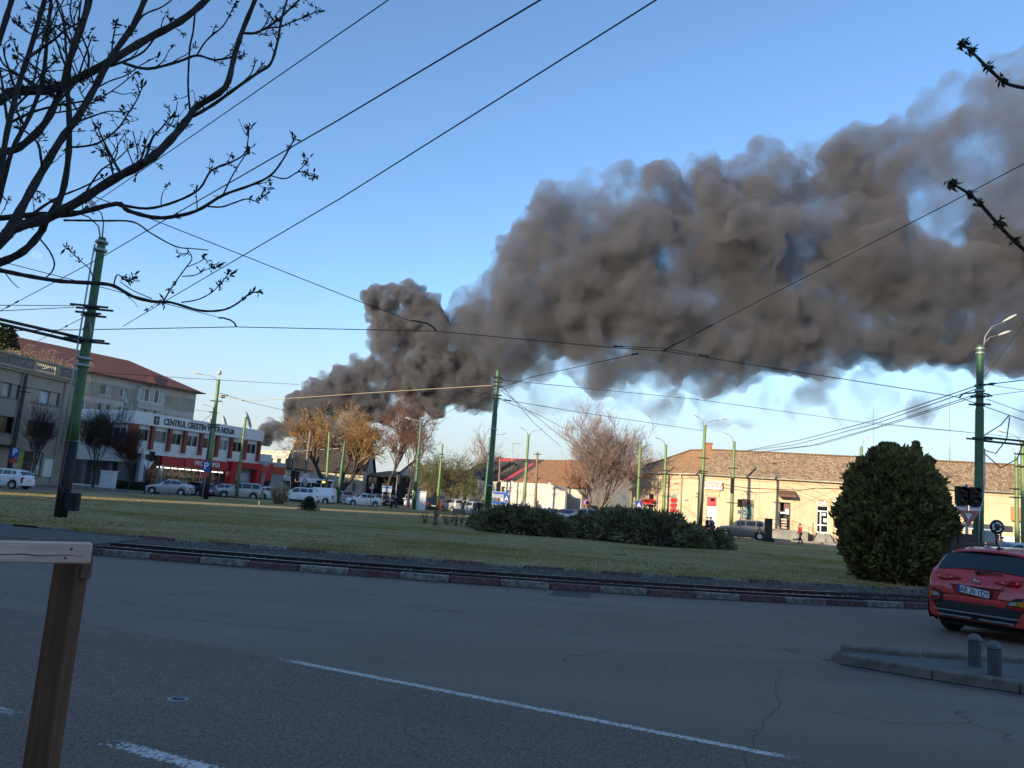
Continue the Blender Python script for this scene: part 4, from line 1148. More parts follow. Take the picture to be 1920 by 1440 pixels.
for (a, b_) in ((fo.s(38), fo.s(92)), (fo.s(-32), fo.s(16)), (fo.s(-110), fo.s(-55)), (fo.s(-175), fo.s(-130))):
    for z0, z1 in rows_o: ops.append((a, b_, z0, z1))
shop = (fo.s(26), fo.s(78), .9, 3.15)
ops.append(shop)
q = MB(); wall(q, 0, fo.L, 0, Ho, ops, 0, .5); q.box(fo.L - .4, fo.L, .5, 12, 0, Ho); q.box(0, fo.L - .4, 11.6, 12, 0, Ho); q.box(0, fo.L - .4, .5, 11.6, Ho - .3, Ho - .05); q.build('wall', STN, bo)
for px in (-42, 22, 104, 124):
    s = fo.s(px); q = MB(); q.box(s - .55, s + .4, -.18, 0, 0, Ho - .25); q.build('pilaster', STN, bo)
q = MB(); q.box(-.2, fo.L + .3, -.45, .5, Ho, Ho + .22); q.box(-.2, fo.L + .25, -.30, .5, Ho - .22, Ho - .003); q.build('cornice', STN, bo)
zp0, zp1 = Ho + .22, Ho + 1.15
rubble = mat('rubble_stone', (.27, .235, .19), .95, col2=(.12, .105, .09), scale=5, contrast=(.42, .6), bump=1, bscale=8)
sb0, sb1 = fo.s(36), fo.s(76)
q = MB(); q.box(0, sb0 - .35, -.05, .25, zp0, zp1); q.box(sb1 + .35, fo.L, -.05, .25, zp0, zp1); q.build('parapet', rubble, bo)
q = MB(); q.box(0, fo.L + .05, -.12, .32, zp1, zp1 + .16)
for s in (sb0 - .35, sb1, fo.L - .4): q.box(s, s + .35, -.1, .3, zp0, zp1)
q.build('coping', STN, bo)
nbal = 11
for i in range(nbal):
    s = sb0 + .2 + (sb1 - sb0 - .4) * i / (nbal - 1)
    q = MB(); q.lathe([(.075, zp0), (.06, zp0 + .1), (.11, zp0 + .35), (.055, zp0 + .7), (.075, zp1)], 8, (s, .1, 0)); q.build('baluster', STN, bo)
for i, o in enumerate(ops[:-1]):
    up = i % 2 == 0
    window(bo, o, 3, 1, BFRAME, [GLASS, mat('poster_pane', (.34, .44, .50), .3, col2=(.55, .62, .66), scale=2.0) if i == 0 else GLASS_PALE, GLASS_DARK] if up else [mat('brown_pane', (.12, .065, .03), .3) if i == 1 else GLASS_DARK, GLASS_DARK, GLASS_DARK], .3, True)
    if up:
        for a_s, b_s in ((o[0] + (o[1] - o[0]) * .66, o[1] - .3), (o[0], o[0] + (o[1] - o[0]) * .3)):
            q = MB(); q.box(a_s, b_s, .12, .3, o[2], o[3]); q.build('spandrel', STN, bo)
w_ = window(bo, shop, 3, 2, BFRAME, [mat('lime_poster', (.36, .42, .09), .5, col2=(.55, .58, .35), scale=2.4), GLASS, mat('shop_display', (.16, .17, .12), .3, col2=(.50, .50, .42), scale=2.2, contrast=(.45, .55))], .15, True, .08)
q = MB(); q.box(shop[0] - .1, shop[0] + (shop[1] - shop[0]) * .30, .05, .12, .9, 3.1); q.build('lime_panel', mat('lime_panel', (.34, .42, .08), .6, var=.3, scale=3), bo)
r = fo.rect(80, 861, 99, 894)
q = MB(); q.box(r[0], r[1], -.1, -.002, r[2], r[3]); q.build('white_board', WHITE_P, bo)
q = MB(); q.box(fo.s(-30), fo.s(12), -.7, 0, 3.3, 3.5); q.build('canopy', DARKMET, bo)

# ------------------------------------------------------------------ apartment block with the red roof
fp = fac(40, 103, 347, 125); Hp = fp.at(347, 731)[1]
apb = fp.root('apartment_block', 'grey beige apartment block with a red tiled hipped roof', 'building')
APW = mat('panel_grey', (.56, .52, .465), .9, var=.22, scale=.5, dirt=.25); APB = mat('panel_band', (.40, .355, .275), .9, var=.25, scale=.6)
rows_px = []
wl_list = [((153, 717, 173, 735), 2, 0), ((188, 723, 213, 741), 2, 0), ((225, 729, 239, 745), 2, 1), ((244, 732, 249, 739), 1, 1), ((303, 743, 314, 753), 2, 0),
           ((150, 750, 168, 768), 2, 1), ((183, 756, 207, 774), 3, 0), ((221, 762, 236, 777), 2, 0), ((303, 775, 312, 785), 2, 0), ((100, 710, 120, 728), 2, 0), ((60, 702, 80, 720), 2, 0)]
ops = [fp.rect(*w_[0]) for w_ in wl_list]
bal = [fp.rect(256, 730, 302, 755), fp.rect(253, 762, 300, 783)]
q = MB(); wall(q, 0, fp.L, 0, Hp, ops + bal, 0, .4); q.box(fp.L - .4, fp.L, .4, 13, 0, Hp); q.box(0, .4, .4, 13, 0, Hp); q.box(.4, fp.L - .4, 12.6, 13, 0, Hp); q.build('wall', APW, apb)
for z0, z1 in ((Hp - 3.4, Hp - 1.3), (Hp - 6.3, Hp - 4.2), (Hp - 9.2, Hp - 7.1)):
    cutn = [(o[0], o[1], o[2], o[3]) for o in ops + bal if o[3] > z0 - .1 and o[2] < z1 + .1]
    q = MB(); wall(q, 0, fp.L, z0, z1, cutn, -.03, -.002); q.build('window_band', APB, apb)
for o, w_ in zip(ops, wl_list): window(apb, o, w_[1], 1, WFRAME, [GLASS, GLASS_PALE][w_[2]] if w_[1] < 2 else [GLASS, GLASS_PALE], .15, False, .07)
for o in bal: window(apb, o, 5, 1, WFRAME, [GLASS_PALE, GLASS], -.6, False, .09, 'enclosed_balcony')
for o in bal:
    q = MB(); q.box(o[0] - .1, o[1] + .1, -.85, -.002, o[2] - 1.1, o[2] - .003); q.box(o[0] - .1, o[1] + .1, -.85, -.002, o[3] + .003, o[3] + .15); q.build('balcony_front', APW, apb)
    q = MB(); q.box(o[0], o[0] + .08, -.5, .0, o[2], o[3]); q.box(o[1] - .08, o[1], -.5, 0, o[2], o[3]); q.build('balcony_side', WFRAME, apb)
s = fp.s(253); q = MB(); q.tube([(s, -.95, Hp - .2), (s, -.15, Hp - 1), (s, -.12, 0)], .11, 8); q.build('downpipe', mat('rust_pipe', (.16, .06, .045), .6), apb)
ROOF_R = roof_mat('red_tiles', (.26, .085, .06), (.20, .07, .05), (.32, .12, .085), 3.0, 4.0, .4)
rg = fp.at(264, 692); rzr = Hp + 3.7
ov = .9; dp = 13.0
build_roof('roof', [[Vector((-ov, -ov, Hp - .1)), Vector((fp.L + ov, -ov, Hp - .1)), Vector((fp.L - 8, dp / 2, rzr)), Vector((-ov, dp / 2, rzr))],
                    [Vector((fp.L + ov, -ov, Hp - .1)), Vector((fp.L + ov, dp + ov, Hp - .1)), Vector((fp.L - 8, dp / 2, rzr))],
                    [Vector((fp.L + ov, dp + ov, Hp - .1)), Vector((-ov, dp + ov, Hp - .1)), Vector((-ov, dp / 2, rzr)), Vector((fp.L - 8, dp / 2, rzr))]], ROOF_R, apb)
sw = fp.s(258); q = [[Vector((sw - 1.7, -ov - .05, Hp - .05)), Vector((sw + .2, -ov - .3, Hp - .05)), Vector((sw + 1.2, 2.4, Hp + 2.05))]]
build_roof('roof_valley', q, ROOF_R, apb, .2)
# higher wing behind with its own red roof
build_roof('rear_roof', [[Vector((-ov, 10, rzr - 2.2)), Vector((fp.s(150), 10, rzr - 2.2)), Vector((fp.s(140), 15, rzr + .5)), Vector((-ov, 15, rzr + .5))]], ROOF_R, apb)
q = MB(); q.tube([(-ov, -ov - .08, Hp - .12), (fp.L + ov, -ov - .08, Hp - .12)], .1, 8); q.build('gutter', MATS['rust_pipe'], apb)
pave('pavement', [(-75, 60), (-44, 76.6), (-36, 80.5), (-27, 95.5), (-20, 101), (-10, 106), (-10, 116), (-60, 130), (-95, 80)], .12, CONC)

# ------------------------------------------------------------------ tall blocks behind the viewer that throw the long evening shadow
es = Vector((math.sin(SUN_AZ + math.pi), math.cos(SUN_AZ + math.pi), 0)); et = Vector((es.y, -es.x, 0))
def block(s0, s1, t0, t1, h, label):
    P0 = es * s1 + et * t0; rz = math.atan2(et.y, et.x)
    bl = empty('tower_block', P0, rz, label, 'building', 'apartment towers behind the viewer')
    q = MB(); W_ = t1 - t0; Dp = s1 - s0
    q.box(0, W_, -Dp, 0, 0, h); q.box(-.3, W_ + .3, -Dp - .3, .3, h, h + .5); q.build('wall', cream, bl)
    nf = int(h / 2.9)
    for k in range(nf):
        q = MB(); i = 0
        q.box(.8, W_ - .8, .0, .04, 1.0 + k * 2.9, 2.3 + k * 2.9); q.build('window_band', GLASS, bl)
TE = math.tan(SUN_EL)
block(-73, -60, -48.8, 75, TE * (73 + 60), 'long apartment tower behind the viewer casting the main shadow')
block(-73, -60, -140, -53.4, TE * (68 + 60), 'second apartment tower behind the viewer beyond a narrow gap')
# ------------------------------------------------------------------ green tram poles, lamps, utility poles, wires
GRN = mat('pole_green', (.055, .135, .048), .5, var=.28, scale=1.6, dirt=.25)
GRN_L = mat('pole_light_green', (.15, .225, .070), .5, var=.25, scale=1.6, dirt=.2)
TAR = mat('tar_black', (.012, .012, .012), .7, var=.4, scale=3)
WOODP = mat('wood_pole', (.30, .20, .13), .9, var=.45, scale=2.5)
CONP = mat('concrete_pole', (.25, .215, .18), .9, var=.4, scale=2)
DARKP = mat('weathered_pole', (.075, .062, .055), .9, var=.4, scale=2)
LAMPW = mat('lamp_shell', (.55, .53, .47), .45, var=.1, scale=3)
LENS = mat('lamp_lens', (.55, .48, .36), .25, spec=.6)
IRON = mat('clamp_iron', (.05, .05, .052), .55, .5)
ARMG = mat('lamp_arm_grey', (.24, .245, .25), .5, .4)
def lamp_head(parent, base, ang, reach, rise, size=.75):
    "curved arm with a cobra head luminaire; ang in the xy plane"
    d = Vector((math.cos(ang), math.sin(ang), 0)); b = Vector(base)
    p = [b, b + Vector((0, 0, rise * .55)) + d * reach * .12, b + Vector((0, 0, rise * .85)) + d * reach * .45, b + Vector((0, 0, rise)) + d * reach]
    q = MB(); q.tube(p, [.028, .026, .024, .022], 8); arm = q.build('lamp_arm', ARMG, parent)
    q = MB(); L = size
    prof = [(.03, 0), (.09, .10), (.15, .35), (.17, .6), (.13, .88), (.03, 1.0)]
    for shell in (0,):
        vs, fs = [], []
        n_ = 12
        for r_, f in prof:
            for k in range(n_):
                a = 2 * math.pi * k / n_
                z = math.sin(a) * r_ * (.55 if math.sin(a) > 0 else .42) * L * 1.15; y = math.cos(a) * r_ * L * 1.15
                vs.append((f * L, y, z))
        for i in range(len(prof) - 1):
            for k in range(n_):
                k2 = (k + 1) % n_; fs.append((i * n_ + k, i * n_ + k2, (i + 1) * n_ + k2, (i + 1) * n_ + k))
        fs.append(tuple(reversed(range(n_)))); fs.append(tuple(range((len(prof) - 1) * n_, len(prof) * n_)))
        q.add(vs, fs, True)
    h = q.build('lamp_head', LAMPW, parent); h.location = p[-1] - d * .05; h.rotation_euler = (0, -math.atan2(rise * .15, reach * .55) - .12, ang)
    q = MB(); q.lathe([(.01, -.085 * L), (.08 * L, -.075 * L), (.115 * L, -.05 * L)], 12, (.62 * L, 0, 0)); q.build('lamp_lens', LENS, h)
def clamp(parent, z, r, w_=.5, m=None, arms=True, ang=0.0):
    q = MB(); q.lathe([(r + .012, z - .05), (r + .03, z - .04), (r + .03, z + .04), (r + .012, z + .05)], 14)
    if arms:
        mm_ = Matrix.Rotation(ang, 4, 'Z')
        q.box(-w_, w_, -r - .06, -r - .015, z - .035, z + .035, mm_); q.box(-w_, w_, r + .015, r + .06, z - .035, z + .035, mm_)
    q.build('clamp', m or IRON, parent)
def pole(pxb, pyb, pxt, pyt, Y, r0, label, m=None, name='tram_pole', group='green poles round the square', taper=(1, .92, .8, .72), tar=0.0, cat='pole', clamps=(), z_base=0.0, steps_=True):
    "leaning pole between the surveyed foot and top; tapered in two steps"
    m = m or GRN
    b = D(pxb, pyb, Y); t = D(pxt, pyt, Y); H = t.z
    f = (t - b) / max(t.z - b.z, .1); b0 = b - f * (b.z - z_base)
    lean = Vector((b0.x + (t.x - b0.x), t.y, H)) - b0
    q = empty(name, b0, 0, label, cat, group)
    q.rotation_euler = Vector((0, 0, 1)).rotation_difference(lean.normalized()).to_euler()
    L = lean.length
    def rad(f):
        return r0 * (1 if f < .36 else (.86 if f < .72 else .72)) if steps_ else r0 * (1 - .35 * f)
    mb = MB()
    z_s = max(tar, .0)
    pr = []
    if steps_:
        for a, bb in ((tar, .36), (.36, .72), (.72, 1.0)):
            ra = rad((a + bb) / 2)
            pr += [(ra, (a + .004) * L), (ra * .97, (bb - .006) * L)]
    else:
        pr = [(rad(tar), tar * L), (rad(1), L)]
    mb.lathe(pr + [(pr[-1][0] * .9, L + .02)], 14); mb.build('shaft', m, q)
    if tar:
        mb = MB(); mb.lathe([(r0 * 1.06, -.1), (r0 * 1.05, tar * L)], 14); mb.build('tarred_foot', TAR, q)
    for c in clamps: clamp(q, c * L, rad(c), r0 * 2.4)
    return q, L, rad
# --- near poles
pA, LA, rA = pole(112, 976, 192, 447, 27.0, .195, 'tall leaning green tram pole with tarred foot near the grass edge', tar=.27, clamps=())
for k, (dx, dz) in enumerate(((-1, .0),)):
    lamp_head(pA, (-.05, 0, LA - .1), R(195), 1.1, .95, .85); lamp_head(pA, (.0, 0, LA - .1), R(150), .62, 1.25, .85)
mb = MB(); mb.tube([(-.12, -.2, LA * .97), (-.14, -.21, LA * .9), (-.18, -.23, LA * .45), (-.2, -.27, LA * .25)], .028, 6); mb.tube([(-.10, -.2, LA * .66), (.12, -.24, LA * .70), (.20, -.2, LA * .66), (.14, -.2, LA * .62)], .02, 6); mb.build('conduit', GREYMET, pA)
for z, w_ in ((.745, .62), (.72, .42), (.625, .66)):
    clamp(pA, LA * z, .215, w_, None, True, R(8))
for z in (.955, .985, .56, .535): clamp(pA, LA * z, .185 if z > .7 else .22, .3, GREYMET, False)
mb = MB(); mb.bevbox(.20, .62, -.28, -.02, .35, .95, .02); mb.build('control_box', TAR, pA)
mb = MB(); mb.tube([(.05, -.27, LA * .5), (.08, -.30, LA * .3), (.0, -.31, LA * .12), (.2, -.3, .95)], .012, 5); mb.build('loose_cable', mat('brown_cable', (.16, .12, .10), .7), pA)
# bracket arm of the left pole reaching out over the tracks, to the left
bz = LA * .628
mb = MB()
tip = Vector((-9.0, -2.0, bz + 1.25))
for dz in (.05, -.12): mb.tube([(-.2, 0, bz + dz), tip + Vector((0, 0, dz * .5))], .055, 8)
mb.build('bracket_arm', IRON, pA)
pC, LC, rC = pole(913, 975, 934, 695, 52.0, .205, 'bare green tram pole rising behind the juniper bushes in the middle', clamps=())
for z, w_ in ((.955, .32), (.925, .34), (.90, .30), (.84, .34), (.82, .3)): clamp(pC, LC * z, .15, w_, None, True, R(20 * z * 10))
clamp(pC, LC * .62, .18, .2, GREYMET, False); clamp(pC, LC * .26, .21, .2, GREYMET, False)
pR, LR, rR = pole(1834, 1062, 1838, 648, 33.0, .200, 'green tram pole with two cream lamps behind the red car', clamps=())
lamp_head(pR, (.10, 0, LR - .35), R(-15), .80, 1.42, .66); lamp_head(pR, (.10, 0, LR - .35), R(10), .82, .92, .66)
for z in (.965, .985): clamp(pR, LR * z, .15, .3, GREYMET, False)
clamp(pR, LR * .775, .17, .28); clamp(pR, LR * .59, .175, .42); clamp(pR, LR * .80, .16, .3, GREYMET, False); clamp(pR, LR * .74, .17, .34)
mb = MB()
for dz in (.10, -.06): mb.tube([(.22, 0, LR * .59 + dz), (6.2, .2, LR * .59 + dz)], .045, 8)
mb.build('bracket_arm', IRON, pR)
mb = MB(); mb.tube([(.16, -.12, LR * .55), (.15, -.16, LR * .42), (.05, -.22, LR * .33), (-.1, -.22, LR * .27), (-.12, -.22, LR * .14), (.05, -.24, LR * .12)], .022, 6); mb.build('conduit', GREYMET, pR)
mb = MB(); mb.bevbox(.02, .44, -.42, -.19, LR * .155, LR * .205, .02); mb.build('junction_box', mat('grey_box', (.34, .34, .35), .6), pR)
for pts in ([(.1, 0, LR * .60), (.9, 0, LR * .66), (1.25, 0, LR * .705)], [(.15, 0, LR * .545), (.7, 0, LR * .535), (1.15, 0, LR * .60), (1.28, 0, LR * .70)], [(.1, 0, LR * .54), (.9, 0, LR * .475), (1.6, 0, LR * .52), (2.0, .2, LR * .60)]):
    mb = MB(); mb.tube([Vector(p) for p in pts], .022, 6); mb.build('hanging_cable', CABLE, pR)
# --- lamp and tram poles further off
def lamps(q, L, r, lst, size=.9):
    for ang, reach, rise in lst: lamp_head(q, (r * math.cos(R(ang)), r * math.sin(R(ang)), L - .1), R(ang), reach * .85, rise, size * .74)
q, L, r = pole(386, 934, 410, 712, 68, .20, 'green lamp pole with one arm and a round globe before the church centre', GRN_L, tar=.30, clamps=(.62, .60, .82)); lamps(q, L, .15, [(178, 1.7, .5)], 1.1)
mb = MB(); mb.tube([(0, 0, L - .1), (0, 0, L + .45)], .03, 6); mb.lathe([(.02, L + .4), (.16, L + .47), (.2, L + .62), (.15, L + .78), (.02, L + .84)], 12); mb.build('globe_lamp', LAMPW, q)
mb = MB(); mb.lathe([(.05, 0), (.14, .15), (.12, .4), (.03, .45)], 10, (.3, 0, L * .86), 'x'); mb.build('floodlight', TAR, q)
q, L, r = pole(380, 926, 402, 765, 74, .17, 'dark weathered pole with a small lamp just behind the globe lamp pole', DARKP, 'utility_pole', 'utility poles', steps_=False, clamps=(.95,)); lamps(q, L, .1, [(178, .9, .3)], .8)
q, L, r = pole(443, 930, 461, 782, 84, .17, 'slim green pole in front of the supermarket portal', GRN_L, clamps=(.78, .72)); 
q, L, r = pole(545, 905, 551, 835, 112, .14, 'dark green pole left of the traffic light by the bus', clamps=(.9,)); lamps(q, L, .1, [(180, 1.4, .5)], .9)
q, L, r = pole(549, 905, 553, 845, 108, .10, 'thin grey pole carrying a long signal arm over the bus', GREYMET, 'signal_mast', None, steps_=False)
mb = MB(); mb.tube([(0, 0, L - .1), (14, 0, L + 1.2)], .05, 6); mb.build('signal_arm', GREYMET, q)
mb = MB(); mb.bevbox(13.2, 13.7, -.15, .15, L + .1, L + 1.0, .05); mb.build('signal_head', TAR, q)
pole(571, 900, 582, 808, 104, .20, 'thick pale concrete pole in front of the orange tree', CONP, 'utility_pole', 'utility poles', steps_=False)
pole(611, 925, 618, 810, 100, .20, 'sunlit green pole standing against the fork of the orange tree', GRN_L)
pole(633, 940, 647, 828, 96, .22, 'dark green thick pole to the right of the orange tree trunk')
q, L, r = pole(776, 952, 790, 792, 92, .21, 'green lamp pole with two lamps beside the white kiosk box', clamps=(.62, .60, .45)); lamps(q, L, .15, [(176, 1.3, .4), (60, .9, .5)], 1.0)
pole(819, 953, 830, 833, 94, .17, 'slim light green pole in front of the green willow', GRN_L, clamps=(.85, .8))
q, L, r = pole(909, 948, 920, 820, 88, .20, 'green pole half hidden behind the middle tram pole', clamps=(.8, .78, .7)); lamps(q, L, .15, [(5, 1.0, .5)], 1.0)
q, L, r = pole(981, 962, 991, 815, 84, .19, 'sunlit green lamp pole with two short arms before the graffiti wall', GRN_L, clamps=(.70, .68)); lamps(q, L, .12, [(190, .5, .6), (-10, .9, .6)], .95)
mb = MB(); mb.bevbox(-.14, .14, -.30, -.22, L * .14, L * .22, .01); mb.build('small_sign', mat('sign_blue_grey', (.16, .18, .28), .5), q)
pole(1003, 965, 1008, 848, 88, .17, 'brown wooden pole in front of the graffiti wall', WOODP, 'utility_pole', 'utility poles', steps_=False, clamps=(.97,))
pole(934, 940, 938, 855, 100, .15, 'brown wooden pole in front of the red striped roof', WOODP, 'utility_pole', 'utility poles', steps_=False, clamps=(.97,))
pole(1099, 968, 1103, 840, 92, .17, 'brown wooden pole standing inside the pinkish bare tree', WOODP, 'utility_pole', 'utility poles', steps_=False)
q, L, r = pole(1194, 968, 1201, 833, 82, .18, 'green lamp pole at the far corner of the yellow building', GRN_L, clamps=(.6,)); lamps(q, L, .12, [(190, .95, .55)], .85)
q, L, r = pole(1243, 985, 1249, 834, 78, .18, 'green lamp pole between the red awning and the red notices', GRN_L, clamps=(.7, .66)); lamps(q, L, .12, [(192, .75, .6)], .85)
q, L, r = pole(1312, 1000, 1322, 798, 74, .20, 'taller green pole with two spreading lamps by the betting shop', GRN_L, clamps=(.58, .56, .70)); lamps(q, L, .12, [(185, .6, .75), (5, 1.5, .75)], 1.0)
mb = MB()
for k in range(5): mb.tube([(.18 - .05 * k, -.18, L * .55), (.14 - .06 * k, -.22, L * .3), (.02 - .05 * k, -.22, .3)], .018, 5)
mb.build('cable_bundle', CABLE, q)
pE, LE, rE = pole(1370, 1003, 1377, 828, 73, .18, 'green lamp pole with one arm beside the brown shop window', GRN_L, clamps=(.72, .36)); lamps(pE, LE, .12, [(172, .6, .7)], .85)
mb = MB(); mb.bevbox(-.26, .06, -.32, -.17, LE * .46, LE * .62, .02); mb.build('meter_box', TAR, pE)
q, L, r = pole(1612, 1020, 1615, 838, 70, .19, 'green lamp pole behind the round evergreen', GRN_L, clamps=(.9,)); lamps(q, L, .1, [(20, .3, .7)], .9)
q, L, r = pole(1908, 1060, 1905.5, 857, 56, .17, 'slim light green pole with red poster near the orange sign box', GRN_L, clamps=(.7, .62)); lamps(q, L, .1, [(70, .5, .5)], .8)
q, L, r = pole(1921, 1070, 1917, 828, 47, .17, 'light green pole at the very edge beside the bracket arm', GRN_L, clamps=(.9, .8)); lamps(q, L, .1, [(168, .9, .55)], .8)
q, L, r = pole(12, 912, 50, 702, 70, .22, 'dark wooden street lamp pole in front of the beige office building', DARKP, 'utility_pole', 'utility poles', steps_=False, clamps=(.88, .84)); lamps(q, L, .1, [(10, 1.3, .7)], 1.0)
# radio masts on the long roof
for px, py0, py1, Y, lb in ((1637, 872, 765, 86, 'thin radio mast on the tiled roof left of the evergreen top'), (1781, 886, 735, 82, 'tall thin radio mast on the tiled roof right of the evergreen')):
    b = D(px, py0, Y); t_ = D(px, py1, Y)
    mb = MB(); mb.tube([(0, 0, -2.5), (0, 0, t_.z - b.z)], [.045, .022], 6); o = mb.build('radio_mast', GREYMET); o.location = b; tag(o, lb, 'mast', 'radio masts')
b = D(960, 865, 112); aer = empty('roof_aerial', b, 0, 'T shaped television aerial above the brown tiled house', 'aerial')
mb = MB(); mb.tube([(0, 0, -2), (0, 0, 2.6)], .035, 6); mb.build('mast', GREYMET, aer)
mb = MB(); mb.tube([(-1.1, 0, 2.5), (1.1, 0, 2.55)], .03, 6); mb.build('boom', GREYMET, aer)

# --- overhead wires
WIRE = mat('wire_black', (.012, .012, .013), .5)
WIRE_L = mat('wire_pale', (.45, .38, .22), .6)
def wire(pts, rad, label, m=None, sag=0.0, name='overhead_wire', ins=()):
    "pts: (px, py, Y); a drooping cable through them"
    P = [D(*p) for p in pts]
    out = []
    for i in range(len(P) - 1):
        n_ = 10
        for k in range(n_): 
            f = k / n_; p = P[i].lerp(P[i + 1], f); p.z -= sag * 4 * f * (1 - f) * (P[i + 1] - P[i]).length / 40; out.append(p)
    out.append(P[-1])
    mb = MB(); mb.tube(out, rad, 5); o = mb.build(name, m or WIRE); tag(o, label, 'wire', 'overhead wires')
    for f in ins:
        i = min(int(f * (len(out) - 1)), len(out) - 2); d = (out[i + 1] - out[i]).normalized(); p = out[i]
        q = MB(); L = rad * 16
        q.tube([p - d * L, p - d * L * .5, p, p + d * L * .5, p + d * L], [rad * 1.2, rad * 3, rad * 1.6, rad * 3, rad * 1.2], 8); q.build('insulator', IRON, o)
    return o
wire([(790, -43, 9), (728, 0, 9.5), (311, 289, 14), (160, 392, 18)], .0085, 'uppermost of the three long wires slanting down across the open sky')
wire([(1090, -44, 9), (1013, 0, 9.6), (640, 222, 13), (305, 415, 19), (195, 480, 23), (0, 583, 30), (-120, 645, 36)], .013, 'middle of the three long wires slanting down across the open sky', ins=(.80, .83))
wire([(1300, -42, 10), (1230, 0, 10.6), (640, 371, 16), (333, 551, 24), (230, 612, 30)], .013, 'lowest of the three long wires slanting down across the open sky')
wire([(160, 362, 24), (302, 418, 25), (640, 552, 29), (773, 603, 31)], .016, 'wire running down to the curved hanger left of the smoke column', ins=())
wire([(-40, 478, 24), (20, 495, 25), (410, 595, 31)], .014, 'thin wire passing behind the lowest branch to a curved hanger')
wire([(-60, 621, 27), (175, 618, 29), (443, 613, 31), (818, 621, 32), (1150, 652, 32), (1245, 658, 32), (1328, 671, 32.5), (1780, 742, 33), (1800, 746, 33), (1925, 790, 33)], .017, 'long tram contact wire crossing the whole view above the roofs')
wire([(1960, 287, 17), (1920, 307, 18), (1780, 381, 20), (1330, 612, 30), (1245, 657, 32)], .013, 'span wire climbing to the upper right past the budding twig', ins=(.765, .80))
wire([(1150, 649, 31.9), (1245, 653, 31.9), (1328, 668, 32.2)], .015, 'short doubled wire above the contact wire junction', ins=(.05, .95))
wire([(1190, 664, 33), (1000, 706, 42), (820, 766, 70), (792, 800, 90)], .017, 'thin span wire falling from the wire junction towards the brown tree', ins=(.02,))
wire([(931, 722, 52), (700, 736, 60), (470, 752, 66), (408, 742, 68)], .022, 'pale sunlit wire between the middle tram pole and the globe lamp pole', WIRE_L)
wire([(928, 738, 52), (840, 734, 56), (690, 734, 62)], .018, 'short wire leaving the middle tram pole to the left', ins=(.08,))
wire([(928, 728, 52), (880, 752, 58), (800, 792, 80)], .016, 'faint wire falling from the middle tram pole behind the red lamp tree')
wire([(938, 712, 52), (1300, 748, 60), (1640, 795, 70), (1830, 812, 66)], .020, 'long thin wire from the middle tram pole to the right hand lamps', ins=(.02,))
wire([(936, 748, 52), (1080, 772, 56), (1320, 808, 72)], .020, 'wire with an insulator from the middle pole to the twin lamp pole', ins=(.05,))
wire([(938, 720, 52), (1000, 792, 66), (1052, 838, 88)], .020, 'steepest of the fan of wires from the middle pole to the pink tree')
wire([(939, 732, 52), (1010, 785, 66), (1062, 826, 88)], .020, 'middle one of the fan of wires from the middle pole to the pink tree')
wire([(940, 750, 52), (1010, 778, 66), (1075, 812, 88)], .020, 'flattest of the fan of wires from the middle pole to the pink tree')
wire([(1834, 722, 33), (1640, 788, 45), (1500, 825, 60), (1395, 846, 73)], .022, 'topmost cable of the bundle sagging to the betting shop lamp poles', ins=(.03,))
wire([(1834, 728, 33), (1640, 795, 45), (1490, 834, 60), (1380, 848, 73)], .020, 'second cable of the bundle sagging to the betting shop lamp poles')
wire([(1834, 738, 33), (1650, 799, 45), (1520, 836, 60), (1400, 852, 80)], .020, 'third cable of the bundle sagging towards the yellow roof')
wire([(1834, 742, 33), (1680, 792, 42), (1540, 833, 60), (1430, 846, 80)], .018, 'lowest cable of the bundle sagging towards the yellow roof')
wire([(1842, 722, 33), (1925, 712, 32)], .022, 'dark cable leaving the twin cream lamp pole upwards at the edge', ins=(.15,))
wire([(1842, 720, 33), (1925, 732, 32)], .013, 'thin wire leaving the twin cream lamp pole at the edge')
wire([(1852, 742, 33), (1925, 733, 31)], .013, 'thin wire above the hanging loops at the edge')
wire([(1850, 748, 33), (1925, 775, 30)], .013, 'thin wire slanting down above the bracket arm at the edge')
wire([(1838, 715, 33), (1870, 675, 26), (1925, 600, 18)], .010, 'faint wire rising steeply behind the twin cream lamps')
wire([(1635, 792, 55), (1830, 812, 50), (1925, 822, 46)], .014, 'thin wire behind the twin lamp pole above the roof')
wire([(-40, 572, 22), (140, 573, 27)], .012, 'upper of two close wires tied to the tarred tram pole')
wire([(-40, 585, 22), (140, 576, 27)], .012, 'lower of two close wires tied to the tarred tram pole')
wire([(170, 588, 27), (70, 640, 34), (-20, 690, 45)], .012, 'thin guy wire from the tarred pole down over the birch', ins=(.2,))
wire([(160, 697, 60), (350, 709, 64), (560, 721, 90)], .020, 'thin wire crossing the sky right of the red apartment roof')
wire([(412, 737, 68), (470, 755, 84), (560, 775, 110)], .024, 'wire with insulators from the globe lamp pole into the orange tree', ins=(.1, .35))
wire([(350, 768, 110), (402, 772, 90), (380, 790, 74)], .022, 'short service wire behind the globe lamp pole')
# curved hangers on the contact wire
def hanger(pts, label):
    P = [D(*p) for p in pts]; mb = MB(); mb.tube(P, .035, 6); o = mb.build('wire_hanger', IRON); tag(o, label, 'hanger', 'curved wire hangers')
hanger([(410, 596, 31), (418, 596, 31), (432, 600, 31), (440, 606, 31), (443, 613, 31)], 'curved black hanger at the left end of the contact wire')
hanger([(771, 601, 31.5), (780, 602, 31.5), (800, 606, 31.8), (812, 613, 32), (818, 621, 32)], 'curved black hanger in front of the smoke column')
hanger([(1798, 746, 33), (1806, 738, 33), (1830, 736, 33), (1852, 739, 33), (1860, 743, 33)], 'curved black hanger on the twin cream lamp pole')
hanger([(1243, 659, 32), (1262, 647, 32), (1285, 637, 31.7)], 'straight black clamp at the wire junction below the smoke')
